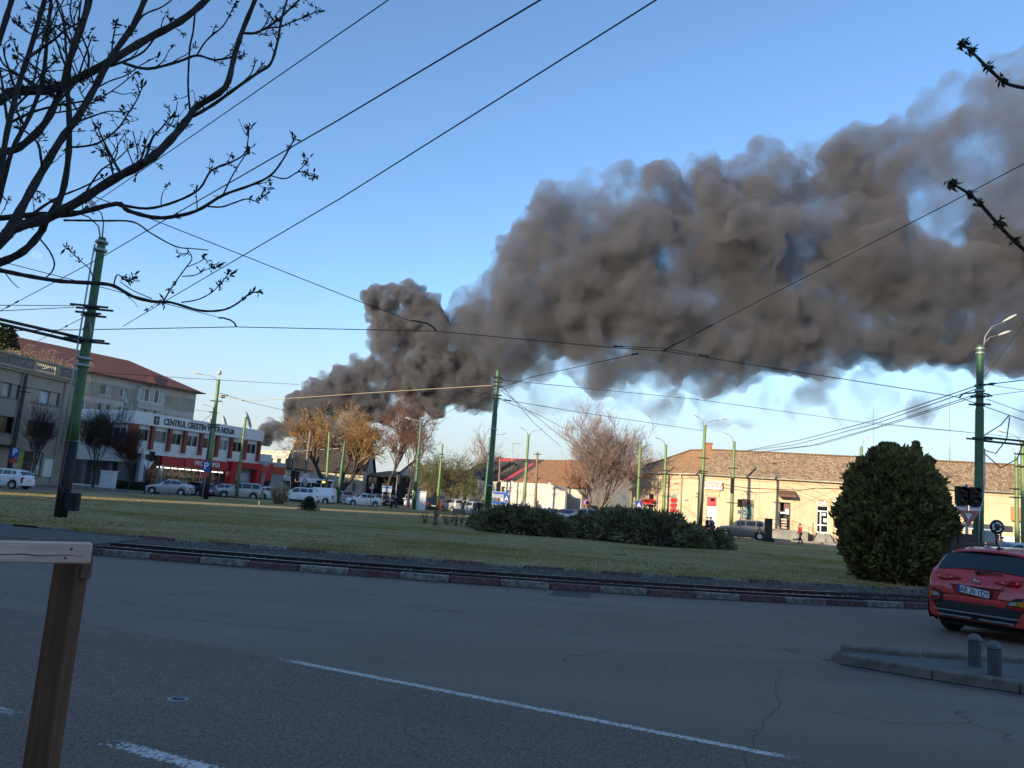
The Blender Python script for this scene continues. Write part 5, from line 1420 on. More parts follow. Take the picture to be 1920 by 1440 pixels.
# ------------------------------------------------------------------ vehicles
def paint(name, col, metal=.0, rough=.32):
    m = mat(name, col, rough, metal, var=.05, scale=2, coat=.8, spec=.5)
    m.node_tree.nodes['Principled BSDF'].inputs['Coat Roughness'].default_value = .06
    return m
TYRE = mat('tyre_rubber', (.016, .016, .017), .85, var=.3, scale=20)
RIM = mat('alloy_rim', (.50, .50, .51), .4, .2)
PLASTIC = mat('black_plastic', (.022, .023, .025), .6, var=.2, scale=30)
CARGLASS = mat('car_glass', (.012, .016, .020), .04, spec=.8)
HEADL = mat('headlight_glass', (.62, .64, .66), .12, .3)
TAILL = mat('tail_light_red', (.34, .010, .012), .15, spec=.6)
TAILL_ON = mat('tail_light_lit', (.5, .02, .015), .2, emit=(1, .10, .06, .12))
AMBER = mat('amber_glass', (.55, .19, .02), .2)
PLATE = mat('plate_white', (.72, .73, .74), .4)
CHROME = mat('chrome', (.75, .75, .76), .12, 1.0)
UNDER = mat('underbody', (.012, .012, .012), .9)
# outlines: (distance from the nose as share of length, height) for roofline (top) and shoulder (belt); ws/rs = glass ranges
TYPES = {
 'sedan': dict(L=4.6, W=1.80, top=[(0, .60), (.03, .70), (.12, .82), (.27, .93), (.40, 1.34), (.47, 1.44), (.62, 1.45), (.72, 1.38), (.84, 1.10), (.97, 1.05), (1, .85)], belt=[(0, .60), (.03, .69), (.12, .80), (.28, .92), (.6, .97), (.85, 1.02), (.97, 1.00), (1, .82)], ws=(.285, .445), rs=(.70, .835), win=[(.40, .545), (.56, .69), (.70, .765)], wh=(.175, .80), r=.32),
 'hatch': dict(L=4.0, W=1.72, top=[(0, .58), (.03, .70), (.14, .84), (.27, .95), (.42, 1.38), (.50, 1.47), (.80, 1.44), (.90, 1.34), (.985, .98), (1, .75)], belt=[(0, .58), (.03, .69), (.14, .83), (.28, .94), (.7, 1.01), (.92, 1.06), (.985, .95), (1, .72)], ws=(.285, .465), rs=(.90, .975), win=[(.41, .58), (.60, .76), (.78, .86)], wh=(.19, .82), r=.31),
 'suv': dict(L=4.4, W=1.83, top=[(0, .70), (.03, .86), (.10, 1.00), (.26, 1.08), (.38, 1.52), (.46, 1.66), (.82, 1.66), (.92, 1.56), (.985, 1.08), (1, .80)], belt=[(0, .70), (.03, .85), (.10, .98), (.27, 1.07), (.7, 1.13), (.93, 1.18), (.985, 1.05), (1, .76)], ws=(.275, .42), rs=(.92, .975), win=[(.38, .54), (.56, .73), (.75, .86)], wh=(.18, .81), r=.36),
 'mpv': dict(L=4.66, W=1.86, top=[(0, .58), (.03, .74), (.10, .88), (.22, 1.04), (.38, 1.56), (.48, 1.70), (.84, 1.70), (.94, 1.60), (.99, 1.10), (1, .80)], belt=[(0, .58), (.03, .72), (.10, .86), (.23, 1.02), (.7, 1.07), (.95, 1.10), (.99, 1.05), (1, .76)], ws=(.235, .43), rs=(.945, .985), win=[(.37, .53), (.55, .73), (.75, .91)], wh=(.17, .80), r=.34),
 'van': dict(L=4.2, W=1.75, top=[(0, .62), (.03, .82), (.09, .95), (.20, 1.08), (.32, 1.62), (.40, 1.80), (.95, 1.82), (.99, 1.70), (1, .9)], belt=[(0, .62), (.03, .80), (.09, .93), (.21, 1.06), (.6, 1.10), (.98, 1.10), (1, .9)], ws=(.215, .36), rs=(.985, .995), win=[(.33, .47)], wh=(.16, .80), r=.32),
}
def interp(tab, f):
    if f <= tab[0][0]: return tab[0][1]
    for (a, va), (b, vb) in zip(tab, tab[1:]):
        if f <= b: return va + (vb - va) * (f - a) / (b - a)
    return tab[-1][1]
def smooth_tab(tab, f, w_=.018):
    return sum(interp(tab, f + d * w_) * k for d, k in ((-1, .2), (-.5, .2), (0, .2), (.5, .2), (1, .2)))
def car_mesh(T, scale_h=1.0, L=None, W=None, clear=.19, seg=34):
    L = L or T['L']; W = W or T['W']; r = T['r']; xw = [L / 2 - f * L for f in T['wh']]
    def sec(f):
        x = L / 2 - f * L
        zt = smooth_tab(T['top'], f) * scale_h; zb = smooth_tab(T['belt'], f, .012) * scale_h
        zt = max(zt, zb + .015)
        e = min(f, 1 - f)
        w_ = W / 2 * (1 - T.get('taper', .20) * max(0, 1 - e / .10) ** 2.2)
        lo = clear + (.10 * max(0, 1 - e / .06))
        for c in xw:
            d = abs(x - c); ra = r + .055
            if d < ra: lo = max(lo, r + math.sqrt(max(ra * ra - d * d, 0)) * .98)
        green = max(0, zt - zb - .015); wt = w_ - .04 - .34 * green
        low2 = lo + .06; mid = max(low2 + .02, min(.62 * scale_h, zb - .12))
        return [(w_ * .93, lo), (w_ * .985, low2), (w_, mid), (w_ * .99, max(zb - .07, mid + .01)), (w_ - .03, zb), (wt, max(zt - .07, zb + .004)), (wt - .10, zt - .015), (wt * .5, zt + .012), (0, zt + .02)], x
    fs_ = sorted(set([i / seg for i in range(seg + 1)] + [(L / 2 - (c + s * (r + .055) * k)) / L for c in xw for s in (-1, 1) for k in (0, .3, .6, .8, .92, .995, 1.01)] + [.006, .015, .03, .985, .994]))
    fs_ = [f for f in fs_ if 0 <= f <= 1]
    return sec, fs_, L, W, xw, r
def build_car(name, kind, loc, heading, body_m, label, L=None, hs=1.0, group='vehicles round the square', low_m=None, tail_on=False, plate=True, cat='car', roof_rails=False, cladding=False, rim_m=None, W=None):
    T = TYPES[kind]; sec, fs_, L, W, xw, r = car_mesh(T, hs, L, W, .23 if kind == 'suv' else .19)
    root = empty(name, (loc[0], loc[1], loc[2] if len(loc) > 2 else 0), heading, label, cat, group)
    secs = [sec(f) for f in fs_]; n_ = len(secs[0][0])
    mb = MB(); vs, fc = [], []
    for pts, x in secs:
        ring = [(x, y, z) for y, z in pts] + [(x, -y, z) for y, z in reversed(pts[:-1])]
        vs += ring
    m_ = 2 * n_ - 1
    for i in range(len(secs) - 1):
        for k in range(m_ - 1): fc.append((i * m_ + k, (i + 1) * m_ + k, (i + 1) * m_ + k + 1, i * m_ + k + 1))
    fc.append(tuple(range(m_))); fc.append(tuple(reversed(range((len(secs) - 1) * m_, len(secs) * m_))))
    mb.add(vs, fc, True)
    body = mb.build('body', body_m, root, sharp=38)
    mb = MB(); mb.box(-L / 2 + .15, L / 2 - .15, -W / 2 + .24, W / 2 - .24, .17, .62 * hs); mb.build('underbody', UNDER, root)
    # windows sit a finger's breadth outside the shell
    def top_grid(name_, fa, fb_, inset, m, parent):
        q = MB(); v2, f2 = [], []; ns, nx = 5, 7
        for i in range(ns):
            pts, x = sec(fa + (fb_ - fa) * i / (ns - 1)); wy, wz = pts[6]; cz = pts[8][1]
            wlim = pts[5][0] - .02 - inset
            for k in range(nx):
                yy = -1 + 2 * k / (nx - 1); y = yy * wlim
                z = cz - (cz - wz + .01) * yy * yy
                v2.append((x + (.012 if fb_ < .6 else -.012), y, z + .014))
        for i in range(ns - 1):
            for k in range(nx - 1): f2.append((i * nx + k, (i + 1) * nx + k, (i + 1) * nx + k + 1, i * nx + k + 1))
        q.add(v2, f2, True); return q.build(name_, m, parent)
    top_grid('windscreen', T['ws'][0] + .012, T['ws'][1] - .01, .02, CARGLASS, body)
    if kind != 'van': top_grid('rear_window', T['rs'][0] + .008, T['rs'][1] - .006, .06, CARGLASS, body)
    for s in (1, -1):
        for a, b in T['win']:
            q = MB(); v2 = []
            ns = 5
            for i in range(ns):
                f = a + (b - a) * i / (ns - 1); pts, x = sec(f); (y0, z0), (y1, z1) = pts[4], pts[5]
                for g in (.10, .94): v2.append((x, s * (y0 + (y1 - y0) * g + .012), z0 + (z1 - z0) * g))
            q.add(v2, [(2 * i, 2 * i + 2, 2 * i + 3, 2 * i + 1) if s < 0 else (2 * i + 1, 2 * i + 3, 2 * i + 2, 2 * i) for i in range(ns - 1)], True); q.build('side_window', CARGLASS, body)
        # door seams and handle
        for f in ((T['win'][0][1] + T['win'][1][0]) / 2 if len(T['win']) > 1 else .49,):
            pts, x = sec(f); q = MB(); q.box(x - .006, x + .006, min(s * pts[2][0], s * (pts[2][0] + .006)), max(s * pts[2][0], s * (pts[2][0] + .006)), .35, pts[3][1]); q.build('door_seam', PLASTIC, body)
        for f in (T['win'][0][1] - .03,):
            pts, x = sec(f); y = pts[3][0] * s; q = MB(); q.box(x - .09, x + .09, min(y, y + s * .03), max(y, y + s * .03), pts[3][1] - .06, pts[3][1] - .025); q.build('door_handle', body_m, body)
        pts, x = sec(T['win'][0][0] + .01); y = pts[4][0] * s; q = MB(); q.bevbox(x - .02, x + .10, min(y, y + s * .2), max(y, y + s * .2), pts[4][1], pts[4][1] + .13, .03); q.build('wing_mirror', body_m, root)
        # lights
        pts, x = sec(.025); q = MB(); z = (pts[2][1] + pts[4][1]) / 2 + .02
        q.bevbox(x - .12, x + .045, min(s * W * .24, s * W * .42), max(s * W * .24, s * W * .42), z - .06, z + .09, .025); q.build('headlight', HEADL, root)
        pts, x = sec(.985); z = pts[3][1] - .10; q = MB(); yy = (W * .30, W * .455) if kind != 'van' else (W * .40, W * .47)
        hh = .11 if kind not in ('van', 'mpv', 'hatch') else .24
        q.bevbox(x - .055, x + .12, min(s * yy[0], s * yy[1]), max(s * yy[0], s * yy[1]), z - hh, z + hh * .7, .02); q.build('tail_light', TAILL_ON if tail_on else TAILL, root)
        if cladding:
            q = MB(); v2 = []
            for f in np.linspace(T['wh'][0] + .085, T['wh'][1] - .085, 8):
                pts, x = sec(f); v2 += [(x, s * (pts[0][0] + .045), pts[0][1] - .01), (x, s * (pts[2][0] + .012), pts[0][1] + .17)]
            q.add(v2, [(2 * i, 2 * i + 2, 2 * i + 3, 2 * i + 1) for i in range(7)]); q.build('sill_cladding', PLASTIC, body)
            for c in xw:
                q = MB(); v2 = []
                for k in range(13):
                    an = math.pi * k / 12; rr_ = (r + .05, r + .13)
                    for ra in rr_: v2.append((c + math.cos(an) * ra, s * (W / 2 + .006), r + math.sin(an) * ra))
                q.add(v2, [(2 * i, 2 * i + 2, 2 * i + 3, 2 * i + 1) for i in range(12)]); q.build('arch_cladding', PLASTIC, body)
        if roof_rails:
            q = MB(); P = []
            for f in np.linspace(.46, .84, 6):
                pts, x = sec(f); P.append((x, s * (pts[6][0] + .03), pts[6][1] + .05))
            P = [(P[0][0] + .05, P[0][1], P[0][2] - .05)] + P + [(P[-1][0] - .05, P[-1][1], P[-1][2] - .05)]
            q.tube(P, .018, 6); q.build('roof_rail', PLASTIC, body)
        for c in xw:
            wc = empty('wheel', (c, s * (W / 2 - .115), r)); wc.parent = root
            q = MB(); q.lathe([(r * .62, -.10), (r * .93, -.105), (r, -.07), (r, .07), (r * .93, .105), (r * .62, .10)], 22, (0, 0, 0), 'y', cap=False); q.build('tyre', TYRE, wc)
            q = MB(); q.lathe([(r * .64, .02), (r * .66, .09), (r * .60, .085), (r * .57, .035), (.02, .03)], 22, (0, 0, 0), 'y')
            for k in range(5):
                a = 2 * math.pi * k / 5; mm_ = Matrix.Rotation(a, 4, 'Y'); q.box(.03, r * .62, .035, .075, -.035, .035, mm_)
            q.lathe([(.07, .03), (.06, .085), (.01, .09)], 10, (0, 0, 0), 'y')
            w2 = q.build('rim', rim_m or RIM, wc)
            if s < 0: wc.rotation_euler = (0, 0, math.pi)
    # bumpers, grille, plates
    lm = low_m or body_m
    pts, x = sec(.008); q = MB(); q.bevbox(x - .25, x + .05, -W * .40, W * .40, .24, .44, .04); q.build('front_bumper', lm, root)
    q = MB(); q.bevbox(x, x + .062, -W * .2, W * .2, .50 * hs, .64 * hs, .02); q.build('grille', PLASTIC, root)
    pts, x = sec(.992); q = MB(); q.bevbox(x - .06, x + .25, -W * .41, W * .41, .26, .50, .04); q.build('rear_bumper', lm, root)
    if plate:
        q = MB(); q.box(x - .085, x - .065, -.26, .26, .60 * hs, .71 * hs); q.build('number_plate', PLATE, root)
        q = MB(); q.box(L / 2 + .03, L / 2 + .045, -.26, .26, .36, .47); q.build('number_plate', PLATE, root)
    return root, sec
P_SILV = paint('silver_paint', (.44, .44, .43), .25); P_BEIGE = paint('beige_silver_paint', (.40, .365, .32), .25); P_WHITE = paint('white_paint', (.72, .73, .74)); P_BLUE = paint('dark_blue_paint', (.012, .016, .05), .3)
P_LBLUE = paint('light_blue_silver_paint', (.40, .44, .49), .2); P_BLACK = paint('black_paint', (.012, .012, .014), .3); P_GREY = paint('brown_grey_paint', (.20, .16, .13), .15); P_RED = paint('dull_red_paint', (.30, .025, .03), .2); P_BL2 = paint('mid_blue_paint', (.05, .09, .20), .4)
def face(a): return R(a)       # heading: 0 = nose to the picture's right, 180 = to the left, 90 = away, -90 = towards the viewer
def spot(px, Y): return (gx(px, Y), Y)
build_car('parked_hatchback', 'hatch', spot(12, 60), face(176), P_WHITE, 'white silver hatchback at the left edge before the beige office building', L=3.95)
build_car('parked_sedan', 'sedan', spot(322, 78), face(186), P_SILV, 'grey silver sedan parked behind the give way sign post', L=4.3, hs=1.04)
build_car('parked_hatchback', 'hatch', spot(371, 82), face(150), P_BLUE, 'dark blue hatchback half behind the globe lamp pole', L=4.1)
build_car('parked_sedan', 'sedan', spot(420, 88), face(190), P_LBLUE, 'pale blue silver sedan partly behind the beige minivan')
build_car('minivan', 'mpv', spot(453, 85), face(194), P_BEIGE, 'beige silver minivan with dark windows driving in front of the supermarket', cat='minivan')
build_car('parked_sedan', 'sedan', spot(498, 92), face(160), P_BLACK, 'black car peeping out between the minivan and the pampas grass')
build_car('parked_hatchback', 'hatch', spot(517, 88), face(20), P_WHITE, 'white car front hidden behind the pampas grass')
build_car('white_suv', 'suv', spot(561, 84), face(186), P_WHITE, 'white compact suv with black arches behind the small conifer', L=4.3, cat='suv', roof_rails=True, cladding=True, low_m=PLASTIC)
build_car('delivery_van', 'van', spot(596, 90), face(176), P_WHITE, 'small white delivery van right behind the white suv', cat='van')
build_car('dark_suv', 'suv', spot(647, 100), face(-40), P_SILV, 'dark silver suv facing the square behind the thick green pole', L=4.2, hs=.96, cat='suv')
build_car('white_saloon', 'sedan', spot(681, 93), face(-150), P_WHITE, 'white saloon with headlamps towards us by the round sign post', L=4.3, hs=1.05)
build_car('parked_hatchback', 'suv', spot(716, 104), face(-55), P_BLACK, 'black car with bright headlamps beside the walking man', L=4.2, hs=.93)
build_car('delivery_van', 'van', spot(769, 118), face(-80), P_WHITE, 'white van nose seen left of the twin lamp pole', cat='van')
build_car('parked_hatchback', 'mpv', spot(806, 100), face(110), P_BLACK, 'dark car seen from behind next to the white kiosk box', L=4.1, hs=.95)
build_car('parked_hatchback', 'hatch', spot(833, 106), face(120), P_RED, 'red hatchback behind the slim light green pole', L=4.0)
build_car('silver_suv', 'suv', spot(853, 96), face(120), P_SILV, 'silver suv with its spare wheel towards the stone planter', L=4.0, cat='suv')
build_car('white_saloon', 'sedan', spot(890, 90), face(118), P_WHITE, 'white saloon seen from behind left of the group of people', L=4.2, hs=1.05)
build_car('parked_hatchback', 'hatch', spot(930, 96), face(130), P_SILV, 'silver car just right of the middle tram pole')
build_car('parked_hatchback', 'hatch', spot(953, 98), face(150), P_BLACK, 'black car below the blue crossing sign by the graffiti wall')
build_car('white_saloon', 'sedan', spot(1030, 74), face(120), P_WHITE, 'pale saloon roof showing over the left juniper', L=4.6)
build_car('parked_hatchback', 'hatch', spot(1060, 84), face(150), P_BL2, 'blue car above the dip between the two junipers', L=4.0)
build_car('parked_suv', 'suv', spot(1096, 76), face(176), P_SILV, 'long silver suv roof showing over the big juniper', L=4.7, cat='suv')
build_car('parked_suv', 'suv', spot(1392, 73.4), face(168), P_GREY, 'brown grey suv with pale wheels passing the betting shop', L=4.75, hs=1.04, cat='suv', rim_m=mat('pale_rim', (.70, .68, .62), .4, .3))
build_car('parked_hatchback', 'mpv', spot(1893, 40), face(186), P_LBLUE, 'pale blue silver car behind the red crossover', L=4.4, hs=.93)

# low floor bus behind the white cars
bx0, bx1 = gx(528, 108), gx(626, 108)
bus = empty('city_bus', ((bx0 + bx1) / 2, 108, 0), R(2), 'white and black low floor city bus stopped under the orange tree', 'bus')
Lb_ = bx1 - bx0
def bus_body():
    q = MB(); prof = [(-1.25, .35), (-1.27, 1.0), (-1.25, 2.2), (-1.2, 2.75), (-1.05, 2.95), (1.05, 2.95), (1.2, 2.75), (1.25, 2.2), (1.27, 1.0), (1.25, .35)]
    vs = []; n_ = len(prof)
    for x, k in ((-Lb_ / 2, .93), (-Lb_ / 2 + .15, 1), (Lb_ / 2 - .15, 1), (Lb_ / 2, .93)):
        vs += [(x, y * k, z if z < .5 else .35 + (z - .35) * (.97 if k < 1 else 1)) for y, z in prof]
    fs = [(i * n_ + k, i * n_ + (k + 1) % n_, (i + 1) * n_ + (k + 1) % n_, (i + 1) * n_ + k) for i in range(3) for k in range(n_)]
    fs += [tuple(reversed(range(n_))), tuple(range(3 * n_, 4 * n_))]
    q.add(vs, fs); return q.build('body', P_WHITE, bus)
bus_body()
for i in range(5):
    a = -Lb_ / 2 + .2 + i * (Lb_ - .3) / 5; b = a + (Lb_ - .3) / 5 - .14
    q = MB(); q.box(a, b, -1.29, -1.27, 1.05 if i < 3 else .6, 2.35); q.build('side_window', CARGLASS, bus)
q = MB(); q.box(Lb_ / 2 - 2.2, Lb_ / 2 - .1, -1.295, -1.275, 2.42, 2.75); db = q.build('display_band', GLASS_DARK, bus)
for cx in (-1.6, Lb_ / 2 - 1.1):
    q = MB(); q.box(cx - .35, cx + .35, -1.31, -1.296, 2.47, 2.68); q.build('destination_display', mat('led_orange', (.3, .1, .02), .4, emit=(1, .45, .08, 2.0)) if 'led_orange' not in MATS else MATS['led_orange'], bus)
for cx in (-Lb_ / 2 + 1.6, Lb_ / 2 - 2.0):
    q = MB(); q.lathe([(.3, -.12), (.48, -.1), (.48, .1), (.3, .12)], 18, (cx, -1.12, .48), 'y'); q.build('wheel', TYRE, bus)
q = MB(); q.box(-Lb_ / 2, Lb_ / 2, -1.285, -1.26, .36, .52); q.build('red_skirt', RED, bus)

# ------------------------------------------------------------------ the red crossover at the right edge
RC = paint('crossover_red', (.60, .036, .034), .05, .30)
KT = dict(L=4.17, W=1.80, top=[(0, .62), (.03, .80), (.10, .95), (.26, 1.02), (.40, 1.42), (.48, 1.54), (.70, 1.545), (.82, 1.50), (.875, 1.455), (.965, 1.075), (.985, .98), (1, .80)], belt=[(0, .62), (.03, .78), (.10, .93), (.27, 1.01), (.6, 1.06), (.8, 1.11), (.93, 1.13), (.965, 1.06), (.985, .97), (1, .78)], ws=(.275, .44), rs=(.875, .96), win=[(.39, .555), (.57, .72), (.735, .83)], wh=(.20, .825), r=.335, taper=.10)
TYPES['crossover'] = KT
KH = R(90 - 58)
kw = G(1787, 1181); cpos = kw - Matrix.Rotation(KH, 3, 'Z') @ Vector((-1.355, .785, 0))
car, ksec = build_car('red_crossover', 'crossover', (cpos[0], cpos[1]), KH, RC, 'red crossover car with black cladding waiting at the right edge', group=None, low_m=PLASTIC, plate=False, roof_rails=True, cladding=True)
for ch in list(car.children):
    if ch.name.split('.')[0] in ('tail_light', 'rear_bumper'):
        bpy.data.objects.remove(ch, do_unlink=True)
Lk = 4.17; Wk = 1.80
def rear_x(z):
    "x of the tail surface at height z"
    best = None
    for f in np.linspace(.86, 1.0, 60):
        pts, x = ksec(f)
        if pts[8][1] <= z: return x
    return -Lk / 2
def tail_patch(name, pts2, m, parent, off=.012, thick=.02, nsub=1):
    "pts2: (y, z) outline laid on the tail; bent forward at the corners"
    def place(y, z, o):
        y = y * .92; bend = .9 * max(0, (abs(y) - Wk * .33)) ** 1.4
        return Vector((rear_x(z) - o + bend, y, z))
    n_ = len(pts2)
    vs = [place(y, z, off + thick) for y, z in pts2] + [place(y, z, off - .02) for y, z in pts2]
    fs = [tuple(range(n_)), tuple(reversed(range(n_, 2 * n_)))] + [(i, n_ + i, n_ + (i + 1) % n_, (i + 1) % n_) for i in range(n_)]
    q = MB(); q.add(vs, fs); return q.build(name, m, parent)
body_k = [c for c in car.children if c.name.startswith('body')][0]
# bumper: black lower half with red crest
q = MB(); ys = np.linspace(-.87, .87, 15); v2 = []
prof = [(.26, .05), (.30, .0), (.44, -.03), (.56, -.05), (.60, -.045)]
for y in ys:
    bend = .85 * max(0, (abs(y) - .60)) ** 1.4
    up = -.07 * max(0, (abs(y) - .42) / .46)
    for z, dx in prof: v2.append((-Lk / 2 + dx + bend, y, z + (up if z > .4 else 0)))
n_ = len(prof); q.add(v2, [(i * n_ + k, i * n_ + k + 1, (i + 1) * n_ + k + 1, (i + 1) * n_ + k) for i in range(14) for k in range(n_ - 1)], True); q.build('rear_bumper', PLASTIC, car, sharp=40)
q = MB(); v2 = []
prof = [(.585, -.052), (.63, -.06), (.68, -.05), (.70, .0)]
for y in ys:
    bend = .85 * max(0, (abs(y) - .60)) ** 1.4; up = -.075 * max(0, (abs(y) - .42) / .46)
    for z, dx in prof: v2.append((-Lk / 2 + dx + bend, y, z + up))
n_ = len(prof); q.add(v2, [(i * n_ + k, i * n_ + k + 1, (i + 1) * n_ + k + 1, (i + 1) * n_ + k) for i in range(14) for k in range(n_ - 1)], True); q.build('bumper_crest', RC, car, sharp=40)
SILVT = mat('silver_trim', (.30, .31, .33), .4, .7)
for y0, y1 in ((-.62, -.06), (.06, .62)):
    q = MB(); q.bevbox(-Lk / 2 - .045, -Lk / 2 - .01, y0, y1, .315, .345, .008); q.build('skid_trim', SILVT, car)
q = MB(); q.bevbox(-Lk / 2 - .05, -Lk / 2 - .01, -.7, .7, .40, .425, .006); q.build('bumper_groove', SILVT, car)
# thin upper lamps
for s in (1, -1):
    o = tail_patch('tail_light', [(s * y, z) for y, z in ((.30, .985), (.42, 1.015), (.62, 1.03), (.80, 1.035), (.89, 1.02), (.83, .97), (.70, .945), (.52, .950))], TAILL, car, .012, .02)
    for y, z in ((.47, .985), (.70, .99)):
        tail_patch('lit_bulb', [(s * (y - .014), z - .009), (s * (y + .014), z - .009), (s * (y + .014), z + .009), (s * (y - .014), z + .009)], TAILL_ON, o, .033, .01)
    # corner lamp cluster low in black surround
    sur = tail_patch('lamp_surround', [(s * y, z) for y, z in ((.56, .60), (.62, .70), (.74, .755), (.90, .775), (.93, .52), (.80, .535), (.64, .56))], PLASTIC, car, .055, .03)
    tail_patch('reversing_lamp', [(s * y, z) for y, z in ((.61, .64), (.645, .69), (.735, .70), (.735, .64))], mat('clear_lamp', (.42, .43, .45), .15, .2) if 'clear_lamp' not in MATS else MATS['clear_lamp'], sur, .09, .012)
    tail_patch('indicator', [(s * y, z) for y, z in ((.74, .64), (.74, .705), (.845, .715), (.845, .62))], AMBER, sur, .09, .012)
    tail_patch('reflector', [(s * y, z) for y, z in ((.62, .585), (.61, .63), (.85, .605), (.85, .565))], TAILL, sur, .09, .012)
# plate recess, plate, lettering
tail_patch('plate_recess', [(-.46, .87), (.46, .87), (.36, .70), (-.36, .70)], paint('recess_red', (.38, .022, .022), .05, .35), car, .006, .012)
tail_patch('tailgate_crease', [(-.50, .905), (.50, .905), (.47, .872), (-.47, .872)], RC, car, .035, .03)
pl = empty('number_plate', (rear_x(.785) - .062, 0, .785)); pl.parent = car; pl.rotation_euler = (0, R(6), R(-90))
q = MB(); q.bevbox(-.275, .275, -.005, .010, -.068, .068, .004); q.build('plate_frame', PLASTIC, pl)
q = MB(); q.box(-.26, .26, -.009, -.006, -.056, .056); q.build('plate_face', PLATE, pl)
q = MB(); q.box(-.26, -.222, -.0115, -.0095, -.056, .056); q.build('country_band', mat('plate_blue', (.03, .08, .38), .5), pl)
text(pl, 'AR 30 YDY', .122, (.018, -.0125, -.004), FACE, mat('plate_black', (.01, .01, .01), .6), ext=.001, squash=.82, fat=.0012)
# oval emblem with a slanted letter
em = empty('emblem', (rear_x(.955) - .03, 0, .955)); em.parent = car; em.rotation_euler = (0, R(12), R(-90))
q = MB(); vs = []
for k in range(28):
    a = 2 * math.pi * k / 28
    for rr_, dy in ((1, 0), (1, -.012), (.80, -.012), (.80, 0)): vs.append((.085 * math.cos(a) * rr_, dy, .045 * math.sin(a) * rr_))
q.add(vs, [(k * 4 + j, ((k + 1) % 28) * 4 + j, ((k + 1) % 28) * 4 + (j + 1) % 4, k * 4 + (j + 1) % 4) for k in range(28) for j in range(4)]); q.build('emblem_ring', CHROME, em)
q = MB()
for a, b in (((-.045, -.028), (-.018, .030)), ((.018, -.030), (.045, .028)), ((-.032, -.004), (.032, .004))):
    q.tube([(a[0], -.008, a[1]), (b[0], -.008, b[1])], .010, 6)
q.build('emblem_letter', CHROME, em)
for s in (1, -1):            # tailgate shut lines
    tail_patch('shut_line', [(s * .655, .70), (s * .663, .70), (s * .70, 1.04), (s * .692, 1.04)], PLASTIC, car, .012, .006)
tail_patch('shut_line', [(-.66, .697), (.66, .697), (.66, .704), (-.66, .704)], PLASTIC, car, .012, .006)
kn = text(car, 'KONA', .05, (rear_x(.865) - .05, -.50, .868), (R(96), 0, R(-90)), CHROME, 'model_lettering', .001)
for s in (1, -1):           # black cladding round the rear corners up to the wheel arch
    q = MB(); v2 = []
    for f in np.linspace(.922, .999, 8):
        pts, x = ksec(f); zz = np.linspace(.235, .575 - .04 * (1 - f) / .08, 4)
        for z in zz: v2.append((x - .004, s * (pts[2][0] * (1.0 if z > .33 else .97) + .014), z))
    q.add(v2, [(4 * i + k, 4 * i + 4 + k, 4 * i + 5 + k, 4 * i + 1 + k) for i in range(7) for k in range(3)], True); q.build('corner_cladding', PLASTIC, car)
# wiper, aerial, spoiler
q = MB(); a = Vector((rear_x(1.10) - .03, .03, 1.105)); q.tube([a, a + Vector((-.0, -.16, .015)), a + Vector((.012, -.42, -.005))], [.022, .018, .008], 6); q.lathe([(.035, -.02), (.03, .03), (.01, .035)], 10, tuple(a)); q.build('rear_wiper', PLASTIC, car)
q = MB(); px_, = (ksec(.80)[1],); zt_ = ksec(.80)[0][8][1]; q.tube([(px_, 0, zt_), (px_ - .05, 0, zt_ + .05), (px_ - .16, 0, zt_ + .24)], [.02, .012, .006], 6); q.bevbox(px_ - .06, px_ + .10, -.03, .03, zt_ - .01, zt_ + .022, .008); q.build('roof_aerial', PLASTIC, car)
q = MB(); pts, xs_ = ksec(.868); zt_ = pts[8][1]
vs = []
for y in np.linspace(-.60, .60, 9):
    zz = zt_ + .016 - .045 * (y / .6) ** 2
    vs += [(xs_ + .05, y, zz + .01), (xs_ - .13 + .06 * abs(y), y, zz - .008), (xs_ - .12 + .06 * abs(y), y, zz - .035)]
q.add(vs, [(3 * i + k, 3 * i + 3 + k, 3 * i + 4 + k, 3 * i + 1 + k) for i in range(8) for k in (0, 1)], True); q.build('roof_spoiler', RC, car)
# ------------------------------------------------------------------ people
SKIN = mat('skin', (.48, .30, .22), .6); HAIR = mat('dark_hair', (.018, .013, .010), .6)
def skin_mesh(name, verts, edges, radii, m, parent, sub=1, rootv=0):
    me = bpy.data.meshes.new(name); me.from_pydata(verts, edges, []); me.update()
    o = link(name, me, None, m)
    md = o.modifiers.new('s', 'SKIN'); md.use_smooth_shade = True
    for i, sv in enumerate(me.skin_vertices[0].data):
        r_ = radii[i]; sv.radius = (r_, r_) if not isinstance(r_, tuple) else r_; sv.use_root = (i == rootv)
    if sub: ms = o.modifiers.new('u', 'SUBSURF'); ms.levels = sub; ms.render_levels = sub
    dg = bpy.context.evaluated_depsgraph_get(); new = bpy.data.meshes.new_from_object(o.evaluated_get(dg))
    bpy.data.objects.remove(o)
    new.materials.clear(); new.materials.append(m)
    for p in new.polygons: p.use_smooth = True
    return link(name, new, parent)
